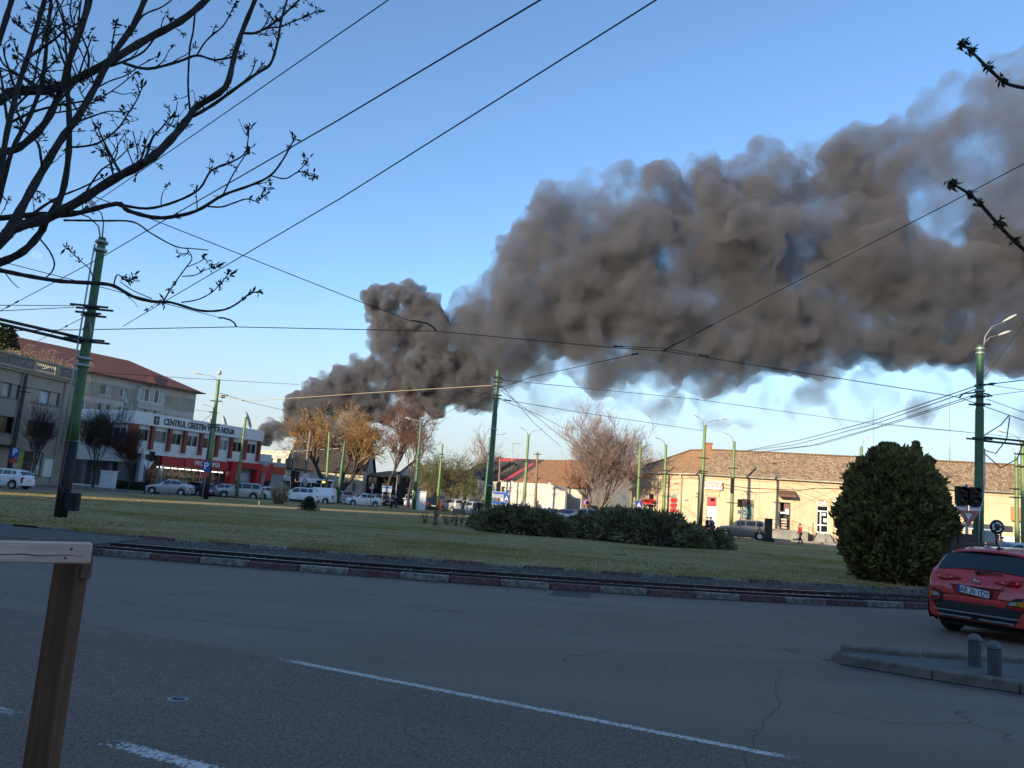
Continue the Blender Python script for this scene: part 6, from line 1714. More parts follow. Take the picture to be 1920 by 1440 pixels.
def person(px, Y, heading, top_m, leg_m, label, stride=.0, arms=(.1, .1), z=0.0, H=1.74, bag=None, bend=0.0, hair=True, shoe=None, raise_=False):
    "standing or walking figure; local x = facing direction"
    q = empty('person', (gx(px, Y), Y, z), heading, label, 'person', 'people round the square')
    k = H / 1.74
    def V(x, y, zz): return (x * k, y * k, zz * k)
    s = stride; lean = bend
    hip, chest, neck, head = V(0, 0, .94), V(.02 + lean * .6, 0, 1.32), V(.03 + lean, 0, 1.49), V(.06 + lean * 1.1, 0, 1.62)
    vs = [hip, V(.01 + lean * .3, 0, 1.12), chest, neck, head]
    ed = [(0, 1), (1, 2), (2, 3), (3, 4)]; rd = [(.15, .11), (.14, .10), (.165, .11), .055, .085]
    legs, armsv = [], []
    for sd, st in ((1, s), (-1, -s)):
        i = len(vs); vs += [V(0, sd * .095, .88), V(st * .22 + .03, sd * .10, .48), V(st * .42 - (.08 if st < 0 else 0), sd * .10, .085 + (.05 if st < 0 else 0)), V(st * .42 + .14 - (.08 if st < 0 else 0), sd * .11, .04 + (.02 if st < 0 else 0))]
        ed += [(0, i), (i, i + 1), (i + 1, i + 2), (i + 2, i + 3)]; rd += [.095, .065, .048, .042]; legs.append(i)
    for sd, a in ((1, arms[0]), (-1, arms[1])):
        i = len(vs); sh = V(.02 + lean * .75, sd * .19, 1.40)
        if raise_ and sd == 1: el, wr, hd = V(.18, .26, 1.22), V(.34, .12, 1.40), V(.40, .08, 1.46)
        else: el, wr, hd = V(a * .5 - .05 + lean * .5, sd * .25, 1.12), V(a * 1.0 + .08, sd * .24, .90), V(a * 1.15 + .11, sd * .22, .81)
        vs += [sh, el, wr, hd]; ed += [(2, i), (i, i + 1), (i + 1, i + 2), (i + 2, i + 3)]; rd += [.06, .045, .033, .028]; armsv.append(i)
        h0 = i + 3; hv = Vector(vs[h0]); dv = (hv - Vector(vs[h0 - 1])).normalized()
        for fi, (dy, dl) in enumerate(((-.022, .06), (-.007, .075), (.008, .07), (.022, .055))):
            j = len(vs); vs.append(tuple(hv + dv * dl * k + Vector((0, dy, 0)))); ed.append((h0, j)); rd.append(.009)
        j = len(vs); vs.append(tuple(hv + dv * .02 + Vector((.04, 0, 0)))); ed.append((h0, j)); rd.append(.010)
    # chin, nose
    i = len(vs); vs += [V(.10 + lean * 1.1, 0, 1.555), V(.155 + lean * 1.1, 0, 1.625)]; ed += [(4, i), (4, i + 1)]; rd += [.045, .018]
    body = skin_mesh('body', vs, ed, rd, SKIN, q)
    # jacket: torso and arms a little fuller; trousers; shoes; hair
    jv = [V(0, 0, .86), V(.01 + lean * .3, 0, 1.12), V(.02 + lean * .6, 0, 1.34), V(.03 + lean * .95, 0, 1.45)]; je = [(0, 1), (1, 2), (2, 3)]; jr = [(.185, .15), (.17, .135), (.20, .145), .085]
    for a0 in armsv:
        i = len(jv); w_ = Vector(vs[a0 + 2]); jv += [vs[a0], vs[a0 + 1], tuple(w_)]; je += [(2, i), (i, i + 1), (i + 1, i + 2)]; jr += [.085, .066, .052]
    skin_mesh('jacket', jv, je, jr, top_m, q)
    tv = [V(0, 0, .94)]; te = []; tr = [(.155, .12)]
    for l0 in legs:
        i = len(tv); tv += [vs[l0], vs[l0 + 1], vs[l0 + 2]]; te += [(0, i), (i, i + 1), (i + 1, i + 2)]; tr += [.108, .080, .062]
    skin_mesh('trousers', tv, te, tr, leg_m, q)
    for l0 in legs:
        a, b = Vector(vs[l0 + 2]), Vector(vs[l0 + 3]); mb = MB(); mb.tube([a + Vector((-.06, 0, -.02)), a + Vector((0, 0, -.03)), b + Vector((.03, 0, 0)), b + Vector((.09, 0, -.01))], [.035, .052, .05, .025], 8); mb.build('shoe', shoe or PLASTIC, q)
    if hair:
        mb = MB(); c = Vector(head) + Vector((-.015, 0, .03)) * k
        mb.lathe([(.092, -.05), (.104, 0), (.098, .05), (.07, .09), (.01, .105)], 12, tuple(c)); mb.build('hair', HAIR, q)
    if bag:
        mb = MB(); mb.bevbox(-.26, -.10, -.14, .14, 1.02, 1.45, .05); mb.build('backpack', bag, q)
    return q
NAVY = mat('navy_cloth', (.016, .018, .028), .9); BLK = mat('black_cloth', (.012, .012, .013), .9); REDJ = mat('red_jacket', (.42, .02, .04), .8); GRYC = mat('grey_cloth', (.10, .10, .105), .9); BRN = mat('brown_cloth', (.085, .045, .03), .9); CRM = mat('cream_cloth', (.55, .50, .42), .9); PALE = mat('pale_shoe', (.5, .5, .5), .7)
person(741, 84, R(175), BLK, BLK, 'person in black walking left with pale shoes near the black car', stride=.75, arms=(.25, -.2), shoe=PALE, bend=.05, raise_=True)
person(497, 93, R(90), NAVY, BLK, 'person in dark clothes standing under the red feather flag')
person(504, 92, R(-70), BLK, BLK, 'person in black standing at the grey annex wall')
person(869, 89, R(100), NAVY, NAVY, 'person in dark blue beside the stone planter')
person(892, 84, R(80), GRYC, BLK, 'person in grey standing left of the car door group')
person(900, 83, R(-100), BLK, BLK, 'person in black in the middle of the group by the tram pole', bend=.12)
person(907, 82, R(170), BRN, CRM, 'person in brown jacket and pale trousers next to the tram pole')
person(1326, 73.2, R(10), BLK, BLK, 'person in black with back to the betting shop door', z=0)
person(1333, 73.5, R(180), CRM, BLK, 'person in a pale top between two dark figures')
person(1338, 73.0, R(190), GRYC, BLK, 'person in grey bending slightly beside the suv bonnet', bend=.15)
person(1501, 71.5, R(185), REDJ, NAVY, 'person in a bright red jacket walking past the ramp', stride=.4, z=0.0)
person(1880, 52, R(200), NAVY, NAVY, 'person with dark hair behind the pale blue car', z=.12)
# ------------------------------------------------------------------ signs, signals, street furniture
SIGN_BLUE = mat('sign_blue', (.015, .075, .36), .45); SIGN_RED = mat('sign_red', (.40, .05, .05), .5); SIGN_PALE_RED = mat('faded_sign_red', (.46, .15, .14), .55, var=.15, scale=6); SIGN_W = mat('sign_white', (.70, .71, .72), .5); SIGN_GREY = mat('sign_back_grey', (.30, .31, .32), .5, .4)
def post(root, H, r=.04, m=None): q = MB(); q.tube([(0, 0, 0), (0, 0, H)], r, 8); return q.build('post', m or GREYMET, root)
def board(root, name, w_, h_, z, m, y=-.06, t=.02, x=0): q = MB(); q.box(x - w_ / 2, x + w_ / 2, y - t, y, z - h_ / 2, z + h_ / 2); return q.build(name, m, root)
def at_ground(px, Y): return (gx(px, Y), Y, 0)
# parking signs
for px, Y, py, lb in ((25, 68, 848, 'blue parking sign with red plate on the dark pole by the office'), (384, 66, 874, 'blue parking sign with red plate left of the globe lamp pole')):
    root = empty('parking_sign', at_ground(px, Y), 0, lb, 'sign', 'parking signs'); z = D(px, py, Y).z
    post(root, z + .5); b_ = board(root, 'sign_panel', .66, .82, z, SIGN_BLUE); text(root, 'P', .78, (0, -.085, z), FACE, SIGN_W, 'letter', .003, fat=.02)
    board(root, 'red_plate', .66, .4, z - .68, SIGN_RED)
# crossing signs
for px, Y, py, lb in ((1197, 80, 946, 'blue square crossing sign before the red awning'), (949, 86, 934, 'blue square crossing sign before the graffiti wall')):
    root = empty('crossing_sign', at_ground(px, Y), 0, lb, 'sign', 'pedestrian crossing signs'); z = D(px, py, Y).z
    post(root, z + .4); board(root, 'sign_panel', .62, .72, z, SIGN_BLUE)
    q = MB(); q.add([(-.22, -.09, z - .22), (.22, -.09, z - .22), (0, -.09, z + .24)], [(0, 1, 2)]); tr = q.build('white_triangle', SIGN_W, root)
    q = MB(); q.tube([(-.03, -.097, z + .05), (0, -.097, z - .05), (-.07, -.097, z - .17)], .02, 5); q.tube([(0, -.097, z - .05), (.07, -.097, z - .17)], .02, 5); q.build('walker', TAR, tr)
# signal heads
def signal_head(root, x, z, n_=3, name='signal_head', yaw=0.0, size=.3, y=-.05, lit=None):
    h = empty(name, (x, y, z)); h.parent = root; h.rotation_euler = (0, 0, yaw)
    q = MB(); q.bevbox(-size * .55, size * .55, -.12, .12, -size * n_ / 2, size * n_ / 2, .03); q.build('housing', TAR, h)
    for k in range(n_):
        zz = size * n_ / 2 - size * (k + .5)
        q = MB(); q.lathe([(size * .36, 0), (size * .34, -.02), (.01, -.03)], 16, (0, -.12, zz), 'y'); q.build('lens', [mat('lens_red', (.06, .006, .006), .2), mat('lens_amber', (.06, .03, .004), .2), mat('lens_green', (.006, .035, .02), .2)][k % 3] if 'lens_red' not in MATS else MATS[('lens_red', 'lens_amber', 'lens_green')[k % 3]], h)
        q = MB(); vs = []
        for j in range(9):
            a = math.pi * j / 8
            for yy in (-.12, -.30 + .1 * (1 - math.sin(a))): vs.append((math.cos(a) * size * .43, yy, zz + math.sin(a) * size * .43))
        q.add(vs, [(2 * j, 2 * j + 1, 2 * j + 3, 2 * j + 2) for j in range(8)]); q.build('visor', TAR, h)
    return h
root = empty('traffic_signal', at_ground(275, 74), 0, 'traffic signal with back of a give way sign before the small trees', 'signal', 'traffic signals'); Z = D(276, 845, 74).z
post(root, Z, .06, DARKMET); signal_head(root, .3, Z - .5, 3, yaw=R(60))
q = MB(); z = D(276, 872, 74).z; q.add([(-.55, -.03, z + .45), (.55, -.03, z + .45), (0, -.03, z - .5), (-.55, .0, z + .45), (.55, 0, z + .45), (0, 0, z - .5)], [(0, 2, 1), (3, 4, 5), (0, 1, 4, 3)]); q.build('sign_back', SIGN_W, root)
root = empty('traffic_signal', at_ground(548, 98), 0, 'black traffic signal between the bus and the pampas grass', 'signal', 'traffic signals'); Z = D(548, 884, 98).z
post(root, Z, .06, DARKMET); signal_head(root, 0, Z - .55, 3, size=.45); signal_head(root, .5, Z - .55, 3, size=.4, yaw=R(70))
root = empty('traffic_signal', at_ground(1388, 69), 0, 'small dark traffic signal standing in front of the brown grey suv', 'signal', 'traffic signals'); Z = D(1388, 938, 69).z
post(root, Z + .1, .055, GREYMET); signal_head(root, -.1, Z - .25, 2, size=.34); signal_head(root, .28, Z - .2, 2, size=.34, yaw=R(65)); board(root, 'small_plate', .55, .32, Z - 1.0, SIGN_GREY)
root = empty('traffic_signal', at_ground(697, 88), 0, 'slim signal post with a small round sign by the white saloon', 'signal', 'traffic signals'); Z = D(697, 895, 88).z
post(root, Z, .05, GREYMET); signal_head(root, -.25, Z - .5, 3, size=.36, yaw=R(170)); signal_head(root, .3, Z - .5, 3, size=.36, yaw=R(150)); z = D(695, 912, 88).z
q = MB(); q.lathe([(.36, 0), (.36, .02)], 20, (-.05, -.09, z), 'y'); q.build('round_sign', SIGN_W, root); q = MB(); q.lathe([(.36, 0), (.29, .001)], 20, (-.05, -.115, z), 'y', cap=False); q.build('red_ring', SIGN_RED, root)
root = empty('traffic_signal', at_ground(742, 90), 0, 'signal post with a dark head behind the walking person', 'signal', 'traffic signals'); Z = D(740, 890, 90).z
post(root, Z, .05, GREYMET); signal_head(root, .25, Z - .5, 3, size=.36, yaw=R(120))
root = empty('traffic_signal', at_ground(936, 94), 0, 'dark traffic signal hung on the wooden pole before the white wall', 'signal', 'traffic signals'); Z = D(936, 907, 94).z
post(root, Z + .3, .05, DARKMET); signal_head(root, -.25, Z - .4, 3, size=.4, yaw=R(200)); signal_head(root, .3, Z - .9, 3, size=.4, yaw=R(80))
# tram signal with give way triangle next to the big evergreen
Ys = 30.5
root = empty('tram_signal', at_ground(1813, Ys), R(-2), 'double tram signal with two white plates and a faded give way triangle', 'signal'); Z = D(1813, 908, Ys).z
post(root, Z, .055, GREYMET)
for x in (-.27, .24): signal_head(root, x, Z - .46, 2, size=.36, y=-.12)
for x in (-.26, .26):
    b_ = board(root, 'white_plate', .42, .36, D(1813, 948, Ys).z, SIGN_W, -.10, .015, x); zz = D(1813, 948, Ys).z
    q = MB(); q.box(x - .16, x + .16, -.125, -.116, zz - .05, zz - .02); q.box(x - .13, x + .13, -.125, -.116, zz + .0, zz + .04); q.box(x - .02, x + .02, -.125, -.116, zz + .042, zz + .09); q.build('tram_mark', mat('mark_grey', (.10, .12, .16), .6) if 'mark_grey' not in MATS else MATS['mark_grey'], b_)
zt_, zb_ = D(1813, 957, Ys).z, D(1813, 987, Ys).z
q = MB(); a = .44; P3 = [(-a, zt_), (a, zt_), (0, zb_)]
q.add([(x, -.13, z) for x, z in P3] + [(x, -.11, z) for x, z in P3], [(0, 2, 1), (3, 4, 5), (0, 1, 4, 3), (1, 2, 5, 4), (2, 0, 3, 5)]); tr = q.build('give_way_triangle', SIGN_PALE_RED, root)
cz = zt_ - .22; q = MB(); q.add([(-.13, -.135, cz + .10), (.13, -.135, cz + .10), (0, -.135, cz - .14)], [(0, 2, 1)]); q.build('white_centre', SIGN_W, tr)
# roundabout sign on its post
Yr = 27.0
root = empty('roundabout_sign', at_ground(1868, Yr), 0, 'round dark blue roundabout sign with three pale arrows on a slim post', 'sign'); z = D(1867, 988, Yr).z
post(root, z + .2, .035, DARKMET)
q = MB(); q.lathe([(.245, 0), (.245, .02)], 28, (0, -.06, z), 'y'); q.build('disc', mat('night_blue', (.012, .016, .030), .45), root)
for k in range(3):
    a0 = 2 * math.pi * k / 3 + .3; q = MB(); vs = []
    for j in range(8):
        a = a0 + j / 7 * 1.25
        for rr_ in (.115, .165): vs.append((math.cos(a) * rr_, -.068, z + math.sin(a) * rr_))
    q.add(vs, [(2 * j, 2 * j + 1, 2 * j + 3, 2 * j + 2) for j in range(7)])
    a = a0 + 1.25; q.add([(math.cos(a) * .085, -.068, z + math.sin(a) * .085), (math.cos(a) * .20, -.068, z + math.sin(a) * .20), (math.cos(a + .42) * .14, -.068, z + math.sin(a + .42) * .14)], [(0, 1, 2)])
    q.build('arrow', SIGN_W, root)
# bus shelter behind them
f = fac(1808, 60, 1860, 58)
bs = f.root('bus_shelter', 'bus shelter with dark roof and magenta poster at the yellow building', 'shelter')
zr_ = f.at(1830, 993)[1]
q = MB(); q.bevbox(-.6, f.L + .8, -.8, 1.2, zr_ - .02, zr_ + .42, .05); q.build('roof', mat('shelter_grey', (.085, .09, .10), .6), bs)
q = MB(); q.box(-.6, f.L + .8, -.82, -.801, zr_ - .02, zr_ + .1); q.build('roof_edge', SIGN_W, bs)
for s in (0, f.L * .42, f.L): q = MB(); q.box(s - .05, s + .05, .9, 1.0, 0, zr_ - .02); q.build('post', GREYMET, bs)
q = MB(); q.box(.1, f.L * .4, .92, .96, .4, zr_ - .25); q.build('back_pane', SIGN_W, bs)
q = MB(); q.box(f.L * .5, f.L * .95, .90, .96, .4, zr_ - .25); q.build('poster', mat('magenta_poster', (.42, .02, .10), .5, col2=(.10, .02, .05), scale=3, contrast=(.45, .6)), bs)
# light box column right of the evergreen
root = empty('utility_cabinet', at_ground(1783, 24.5), R(-12), 'weathered brown grey utility cabinet beside the round evergreen', 'cabinet')
q = MB(); q.bevbox(-.45, .10, -.3, .3, 0, 1.75, .02); q.build('side_panel', mat('cabinet_grey', (.11, .105, .10), .8, var=.4, scale=3), root); q = MB(); q.bevbox(.103, .62, -.31, .3, 0, 1.78, .02); q.build('door', mat('cabinet_brown', (.14, .085, .065), .8, var=.4, scale=3), root)
root = empty('grave_lantern', at_ground(1748, 22.4), 0, 'small white lantern pot on the grass under the evergreen', 'pot'); root.location.z = .1
q = MB(); q.lathe([(.06, 0), (.075, .05), (.07, .15), (.055, .18), (.01, .185)], 14); q.build('pot', SIGN_W, root); q = MB(); q.tube([(-.05, 0, .18), (0, 0, .26), (.05, 0, .18)], .006, 5); q.build('handle', DARKMET, root)
# cabinets, kiosk box, planter, boards
root = empty('cable_cabinet', at_ground(205, 76), R(4), 'white metal cable cabinet on the kerb in front of the small trees', 'cabinet'); H = D(206, 884, 76).z
q = MB(); q.bevbox(-.62, .62, -.4, .4, .25, H, .02); q.build('body', mat('cabinet_white', (.58, .59, .60), .6, var=.12, scale=2), root); q = MB(); q.bevbox(-.68, .68, -.46, .46, H, H + .07, .015); q.build('lid', SIGN_W, root); q = MB(); q.box(-.6, .6, -.38, .38, 0, .25); q.build('plinth', CONC, root)
for i in range(9): q = MB(); q.box(-.58 + i * .13, -.55 + i * .13, -.415, -.40, .3, H - .05); q.build('rib', MATS['cabinet_white'], root)
root = empty('kiosk_box', at_ground(786, 93), R(8), 'big white metal box beside the twin lamp pole', 'kiosk'); H = D(786, 923, 93).z
q = MB(); q.bevbox(-.8, .8, -.7, .7, 0, H, .03); q.build('body', SIGN_W, root); q = MB(); q.bevbox(-.88, .88, -.78, .78, H, H + .15, .05); q.build('lid', MATS['cabinet_white'], root)
root = empty('stone_planter', at_ground(863, 86), 0, 'round stone planter on the pavement behind the silver suv', 'planter')
q = MB(); q.lathe([(.45, 0), (.62, .1), (.66, .55), (.70, .62), (.60, .64), (.55, .5), (.01, .5)], 18); q.build('bowl', CONC, root)
for px, Y, lb in ((725, 100, 'pale blue notice board behind the black car'), (937, 92, 'large white and blue street board beside the middle tram pole')):
    root = empty('street_board', at_ground(px, Y), 0, lb, 'board', 'street boards'); z = D(px, 917 if px < 800 else 928, Y).z; W_ = 1.2 if px < 800 else 1.9
    for x in (-W_ * .4, W_ * .4): q = MB(); q.tube([(x, 0, 0), (x, 0, z + .4)], .04, 6); q.build('post', GREYMET, root)
    board(root, 'panel', W_, .75, z, mat('board_pale_blue', (.30, .36, .46), .5) if 'board_pale_blue' not in MATS else MATS['board_pale_blue'], -.05, .03); board(root, 'blue_stripe', W_ * .9, .2, z + .2, SIGN_BLUE, -.085, .01)
    if px > 800: board(root, 'blue_stripe', W_ * .9, .3, z - .9, SIGN_BLUE, -.05, .03); board(root, 'blue_square', .35, .35, z + .45, SIGN_BLUE, -.09, .01, W_ * .42)
root = empty('round_ban_sign', at_ground(1100, 88), 0, 'pink red round sign on an orange base in front of the pink tree', 'sign'); z = D(1100, 942, 88).z
post(root, z, .04); q = MB(); q.lathe([(.34, 0), (.34, .02)], 22, (0, -.06, z), 'y'); q.build('disc', mat('pink_red', (.50, .14, .20), .5), root); q = MB(); q.lathe([(.2, 0), (.01, .001)], 18, (0, -.085, z), 'y'); q.build('blue_centre', SIGN_BLUE, root); q = MB(); q.bevbox(-.3, .3, -.3, .3, 0, .8, .05); q.build('base', mat('orange_base', (.45, .22, .07), .7), root)
root = empty('square_sign', at_ground(572, 96), 0, 'square sign with a red emblem on the concrete pole', 'sign'); z = D(572, 893, 96).z
post(root, z, .05); board(root, 'panel', .6, .65, z, SIGN_W); q = MB(); q.lathe([(.22, 0), (.14, .001)], 18, (0, -.09, z), 'y', cap=False); q.build('red_ring', SIGN_RED, root); board(root, 'lower_panel', .5, .6, z - .75, SIGN_GREY)
# feather flag
root = empty('feather_flag', at_ground(494, 94), 0, 'red and black feather flag leaning by the annex', 'flag'); z1 = D(500, 868, 94).z
q = MB(); q.tube([(0, 0, 0), (.05, 0, z1 * .6), (.45, 0, z1)], .025, 6); q.build('pole', GREYMET, root)
q = MB(); q.add([(.02, -.02, 1.3), (.75, -.02, 1.5), (.95, -.02, z1 * .98), (.45, -.02, z1), (.10, -.02, z1 * .7), (.02, 0, 1.3), (.75, .0, 1.5), (.95, 0, z1 * .98), (.45, 0, z1), (.10, 0, z1 * .7)], [(4, 3, 2, 1, 0), (5, 6, 7, 8, 9)]); q.build('cloth', RED, root)
q = MB(); q.add([(.02, -.03, 1.25), (.75, -.03, 1.45), (.80, -.03, 2.2), (.05, -.03, 2.0)], [(0, 3, 2, 1)]); q.build('black_part', BLK, root)
# black column at the edge of the lawn
root = empty('black_column', G(1440, 1018), R(-8), 'black square column on a low base at the lawn edge', 'column'); H = D(1440, 972, root.location.y).z
q = MB(); q.bevbox(-.42, .42, -.42, .42, .0, .42, .02); q.build('base', TAR, root); q = MB(); q.bevbox(-.27, .27, -.27, .27, .42, H, .02); q.build('shaft', mat('black_stone', (.012, .012, .014), .5), root)
# bollards
BOLL = mat('bollard_grey', (.085, .085, .088), .7, var=.3, scale=18, bump=.2)
first = None
for px, py, lb in ((1828, 1249, 'squat grey ribbed bollard with domed top, the one farther from the near kerb'), (1865, 1267, 'squat grey ribbed bollard with domed top, the one nearer the near kerb')):
    p = G(px, py, .075)
    if first is None:
        first = empty('bollard', (p.x, p.y, .075), 0, lb, 'bollard', 'squat bollards on the islet')
        q = MB(); prof = []
        n_ = 40; rb = .076
        for z in (0, .31):
            prof.append([(math.cos(2 * math.pi * k / n_) * rb * (1 - (.10 if k % 4 == 0 else 0)), math.sin(2 * math.pi * k / n_) * rb * (1 - (.10 if k % 4 == 0 else 0)), z) for k in range(n_)])
        q.add(prof[0] + prof[1], [(k, (k + 1) % n_, n_ + (k + 1) % n_, n_ + k) for k in range(n_)]); q.build('shaft', BOLL, first)
        q = MB(); q.lathe([(.070, .31), (.080, .312), (.082, .335), (.074, .36), (.055, .385), (.02, .402), (.002, .404)], 24); q.build('domed_cap', mat('cap_grey', (.13, .13, .135), .65, var=.3, scale=18), first)
    else:
        o = copy_tree(first); o.location = (p.x, p.y, .075); o['label'] = lb
# cut tree stump on the lawn, litter
p = G(815, 988); root = empty('tree_stump', (p.x, p.y, .1), R(10), 'sawn tree stump standing on the lawn left of the junipers', 'stump')
sw_ = mat('stump_bark', (.15, .125, .10), .95, var=.5, scale=5, bump=.6)
q = MB(); q.lathe([(.17, -.05), (.12, .12), (.10, .5), (.095, .82), (.085, .85)], 12); q.build('trunk', sw_, root); q = MB(); q.lathe([(.085, .85), (.01, .853)], 12); q.build('cut_face', mat('cut_wood', (.30, .25, .19), .9), root)
q = MB(); q.tube([(.06, 0, .5), (.2, .02, .62), (.27, .03, .80)], [.05, .04, .035], 7); q.build('side_stub', sw_, root)
p = G(1162, 1046); q = MB(); q.bevbox(-.22, .22, -.1, .1, 0, .03, .01); o = q.build('flat_slab', mat('slab_dark', (.12, .10, .09), .9)); o.location = (p.x, p.y, .1); tag(o, 'small flat dark slab lying on the lawn before the big juniper', 'slab')
p = G(485, 950); q = MB(); q.tube([(0, 0, 0), (0, 0, .32)], .03, 6); o = q.build('marker_peg', CRM); o.location = (p.x, p.y, .1); tag(o, 'short pale marker peg on the lawn near the pampas grass', 'peg')
p = G(603, 991); q = MB()
for k in range(5): a = k * 1.3; q.add([(0, 0, .02), (.07 * math.cos(a), .07 * math.sin(a), .05), (.07 * math.cos(a + .8), .07 * math.sin(a + .8), .03)], [(0, 1, 2)])
o = q.build('paper_scrap', mat('lilac_paper', (.35, .33, .52), .8)); o.location = (p.x, p.y, .1); tag(o, 'crumpled lilac scrap of paper on the lawn', 'litter')
# moon
d = ray(69, 478).normalized(); mp_ = CAM + d * 6000
mm_ = bpy.data.materials.new('moon_rock'); mm_.use_nodes = True
n, l = mm_.node_tree.nodes, mm_.node_tree.links
for x in list(n):
    if x.type == 'BSDF_PRINCIPLED': n.remove(x)
outn = [x for x in n if x.type == 'OUTPUT_MATERIAL'][0]
df = n.new('ShaderNodeBsdfDiffuse'); df.inputs['Color'].default_value = (.035, .035, .038, 1); tp = n.new('ShaderNodeBsdfTransparent'); ad = n.new('ShaderNodeAddShader')
l.new(df.outputs[0], ad.inputs[0]); l.new(tp.outputs[0], ad.inputs[1]); l.new(ad.outputs[0], outn.inputs['Surface'])
bm = bmesh.new(); bmesh.ops.create_uvsphere(bm, u_segments=32, v_segments=16, radius=6000 * 7.2 / FPX)
me = bpy.data.meshes.new('moon'); bm.to_mesh(me); bm.free()
for p_ in me.polygons: p_.use_smooth = True
mo = link('moon', me, None, mm_); mo.location = mp_; tag(mo, 'pale daytime half moon among the branches', 'moon', kind='structure')
# ------------------------------------------------------------------ trees and shrubs
def bark(name, col, var=.5): return mat(name, col, .95, var=var, scale=3.5, bump=.6, bscale=18)
def grow(seed, H, trunk_h, r0, spread, levels, kids, droop=0.0, up=.35, twig=.012, lean=(0, 0), lenf=.72, forks=None, wob=.18, minr=.006, crook=.0):
    "bare tree: returns a trunk mesh builder and a twig mesh builder"
    rr = random.Random(seed); T, C = MB(), MB()
    def branch(p, d, L, r, lev):
        n_ = max(3, min(7, int(L / .35))) if lev < levels - 1 else 3
        pts = [p.copy()]; rad = [r]
        for i in range(n_):
            d = (d + Vector((rr.gauss(0, wob), rr.gauss(0, wob), rr.gauss(0, wob * .7))) + Vector((0, 0, (up if lev < 2 else up * .4) * .25 - droop * (lev / levels) * .55))).normalized()
            p = p + d * (L / n_); pts.append(p.copy()); rad.append(max(r * (1 - .55 * (i + 1) / n_), minr * .7))
        (T if lev <= 1 else C).tube(pts, rad, 8 if lev == 0 else (6 if lev == 1 else (4 if lev == 2 else 3)), cap=lev < 2)
        if lev >= levels: return
        nk = kids[min(lev, len(kids) - 1)]
        for k in range(nk):
            f = .35 + .65 * (k + rr.random() * .8) / nk if lev else .8 + .2 * rr.random()
            i = min(int(f * n_), n_ - 1); q = pts[i].lerp(pts[i + 1], min(f * n_ - i, 1))
            a = rr.uniform(0, 2 * math.pi); ax = d.orthogonal().normalized(); ax.rotate(Matrix.Rotation(a, 3, d))
            ang = spread[min(lev, len(spread) - 1)] * rr.uniform(.6, 1.3)
            nd = d.copy(); nd.rotate(Matrix.Rotation(ang, 3, ax))
            branch(q, nd, L * lenf * rr.uniform(.65, 1.15) if lev else (H - trunk_h) * .52 * rr.uniform(.8, 1.15), max(rad[i] * rr.uniform(.5, .72), minr), lev + 1)
    branch(Vector((0, 0, -.1)), Vector((lean[0], lean[1], 1)).normalized(), trunk_h + .1, r0, 0)
    return T, C
def plant_tree(name, px, Y, label, bm_, tm_, scale_x=1.0, **kw):
    o = empty(name, (gx(px, Y), Y, 0), 0, label, 'tree', 'trees round the square'); T, C = grow(**kw)
    T.build('trunk', bm_, o); C.build('crown', tm_, o)
    return o, T, C
B_DARK = bark('dark_bark', (.075, .055, .045)); B_PALE = bark('pale_bark', (.30, .235, .17)); B_PINK = bark('pinkish_bark', (.27, .20, .175))
TW_OR = mat('orange_twigs', (.37, .215, .085), .9, col2=(.24, .145, .065), scale=.8); TW_RB = mat('red_brown_twigs', (.20, .085, .055), .9, col2=(.11, .06, .045), scale=.8); TW_PK = mat('pinkish_twigs', (.33, .225, .19), .9, col2=(.22, .15, .125), scale=.8)
TW_DK = mat('dark_twigs', (.045, .034, .030), .9, col2=(.07, .05, .04), scale=.8); TW_GN = mat('green_willow_twigs', (.115, .125, .045), .9, col2=(.17, .15, .06), scale=.7); TW_BI = mat('birch_twigs', (.44, .31, .19), .9, col2=(.30, .21, .14), scale=.8)
# orange willow: two crooked stems
o = empty('willow_tree', (gx(628, 108), 108, 0), 0, 'big leaning willow with orange twigs above the bus', 'tree', 'trees round the square')
for sd, ln, th, H in ((3, (.34, 0), 5.4, 13.6), (5, (-.36, .1), 6.0, 14.6), (8, (-.02, .2), 6.0, 15.0)):
    T, C = grow(sd, H, th, .46, (.60, .60, .7, .8), 5, (6, 5, 5, 5, 3), droop=.06, up=.6, lean=ln, lenf=.68, wob=.16, minr=.024)
    T.build('trunk', B_DARK, o); C.build('crown', TW_OR, o)
plant_tree('bare_tree', 735, 104, 'tall bare tree with red brown twigs left of the twin lamp pole', B_DARK, TW_RB, seed=12, H=14.2, trunk_h=4.2, r0=.36, spread=(.40, .5, .6, .7), levels=5, kids=(6, 5, 5, 4, 3), up=.75, lenf=.68, minr=.022, wob=.13)
plant_tree('bare_tree', 764, 102, 'second bare tree with reddish twigs right behind the twin lamp pole', B_DARK, TW_RB, seed=14, H=12.6, trunk_h=4.4, r0=.24, spread=(.34, .5, .65, .75), levels=5, kids=(5, 4, 4, 4, 3), up=.8, lenf=.66, minr=.020, wob=.13, lean=(.12, 0))
plant_tree('green_willow', 841, 104, 'round greenish willow behind the slim light green pole', B_DARK, TW_GN, seed=21, H=8.8, trunk_h=1.6, r0=.30, spread=(.75, .6, .6, .7), levels=5, kids=(8, 5, 5, 5, 4), up=.5, droop=.35, lenf=.72, minr=.018)
plant_tree('bare_tree', 893, 135, 'pale bare tree behind the red roof', B_PINK, TW_PK, seed=24, H=13.0, trunk_h=3.4, r0=.25, spread=(.6, .5, .6, .7), levels=4, kids=(7, 6, 6, 5), up=.7, lenf=.68, minr=.026)
plant_tree('bare_tree', 1122, 86, 'wide pinkish bare tree left of the yellow building', B_PALE, TW_PK, seed=31, H=11.4, trunk_h=1.7, r0=.27, spread=(.50, .45, .55, .65), levels=5, kids=(10, 6, 5, 5, 4), up=.72, lenf=.70, minr=.0165, wob=.12)
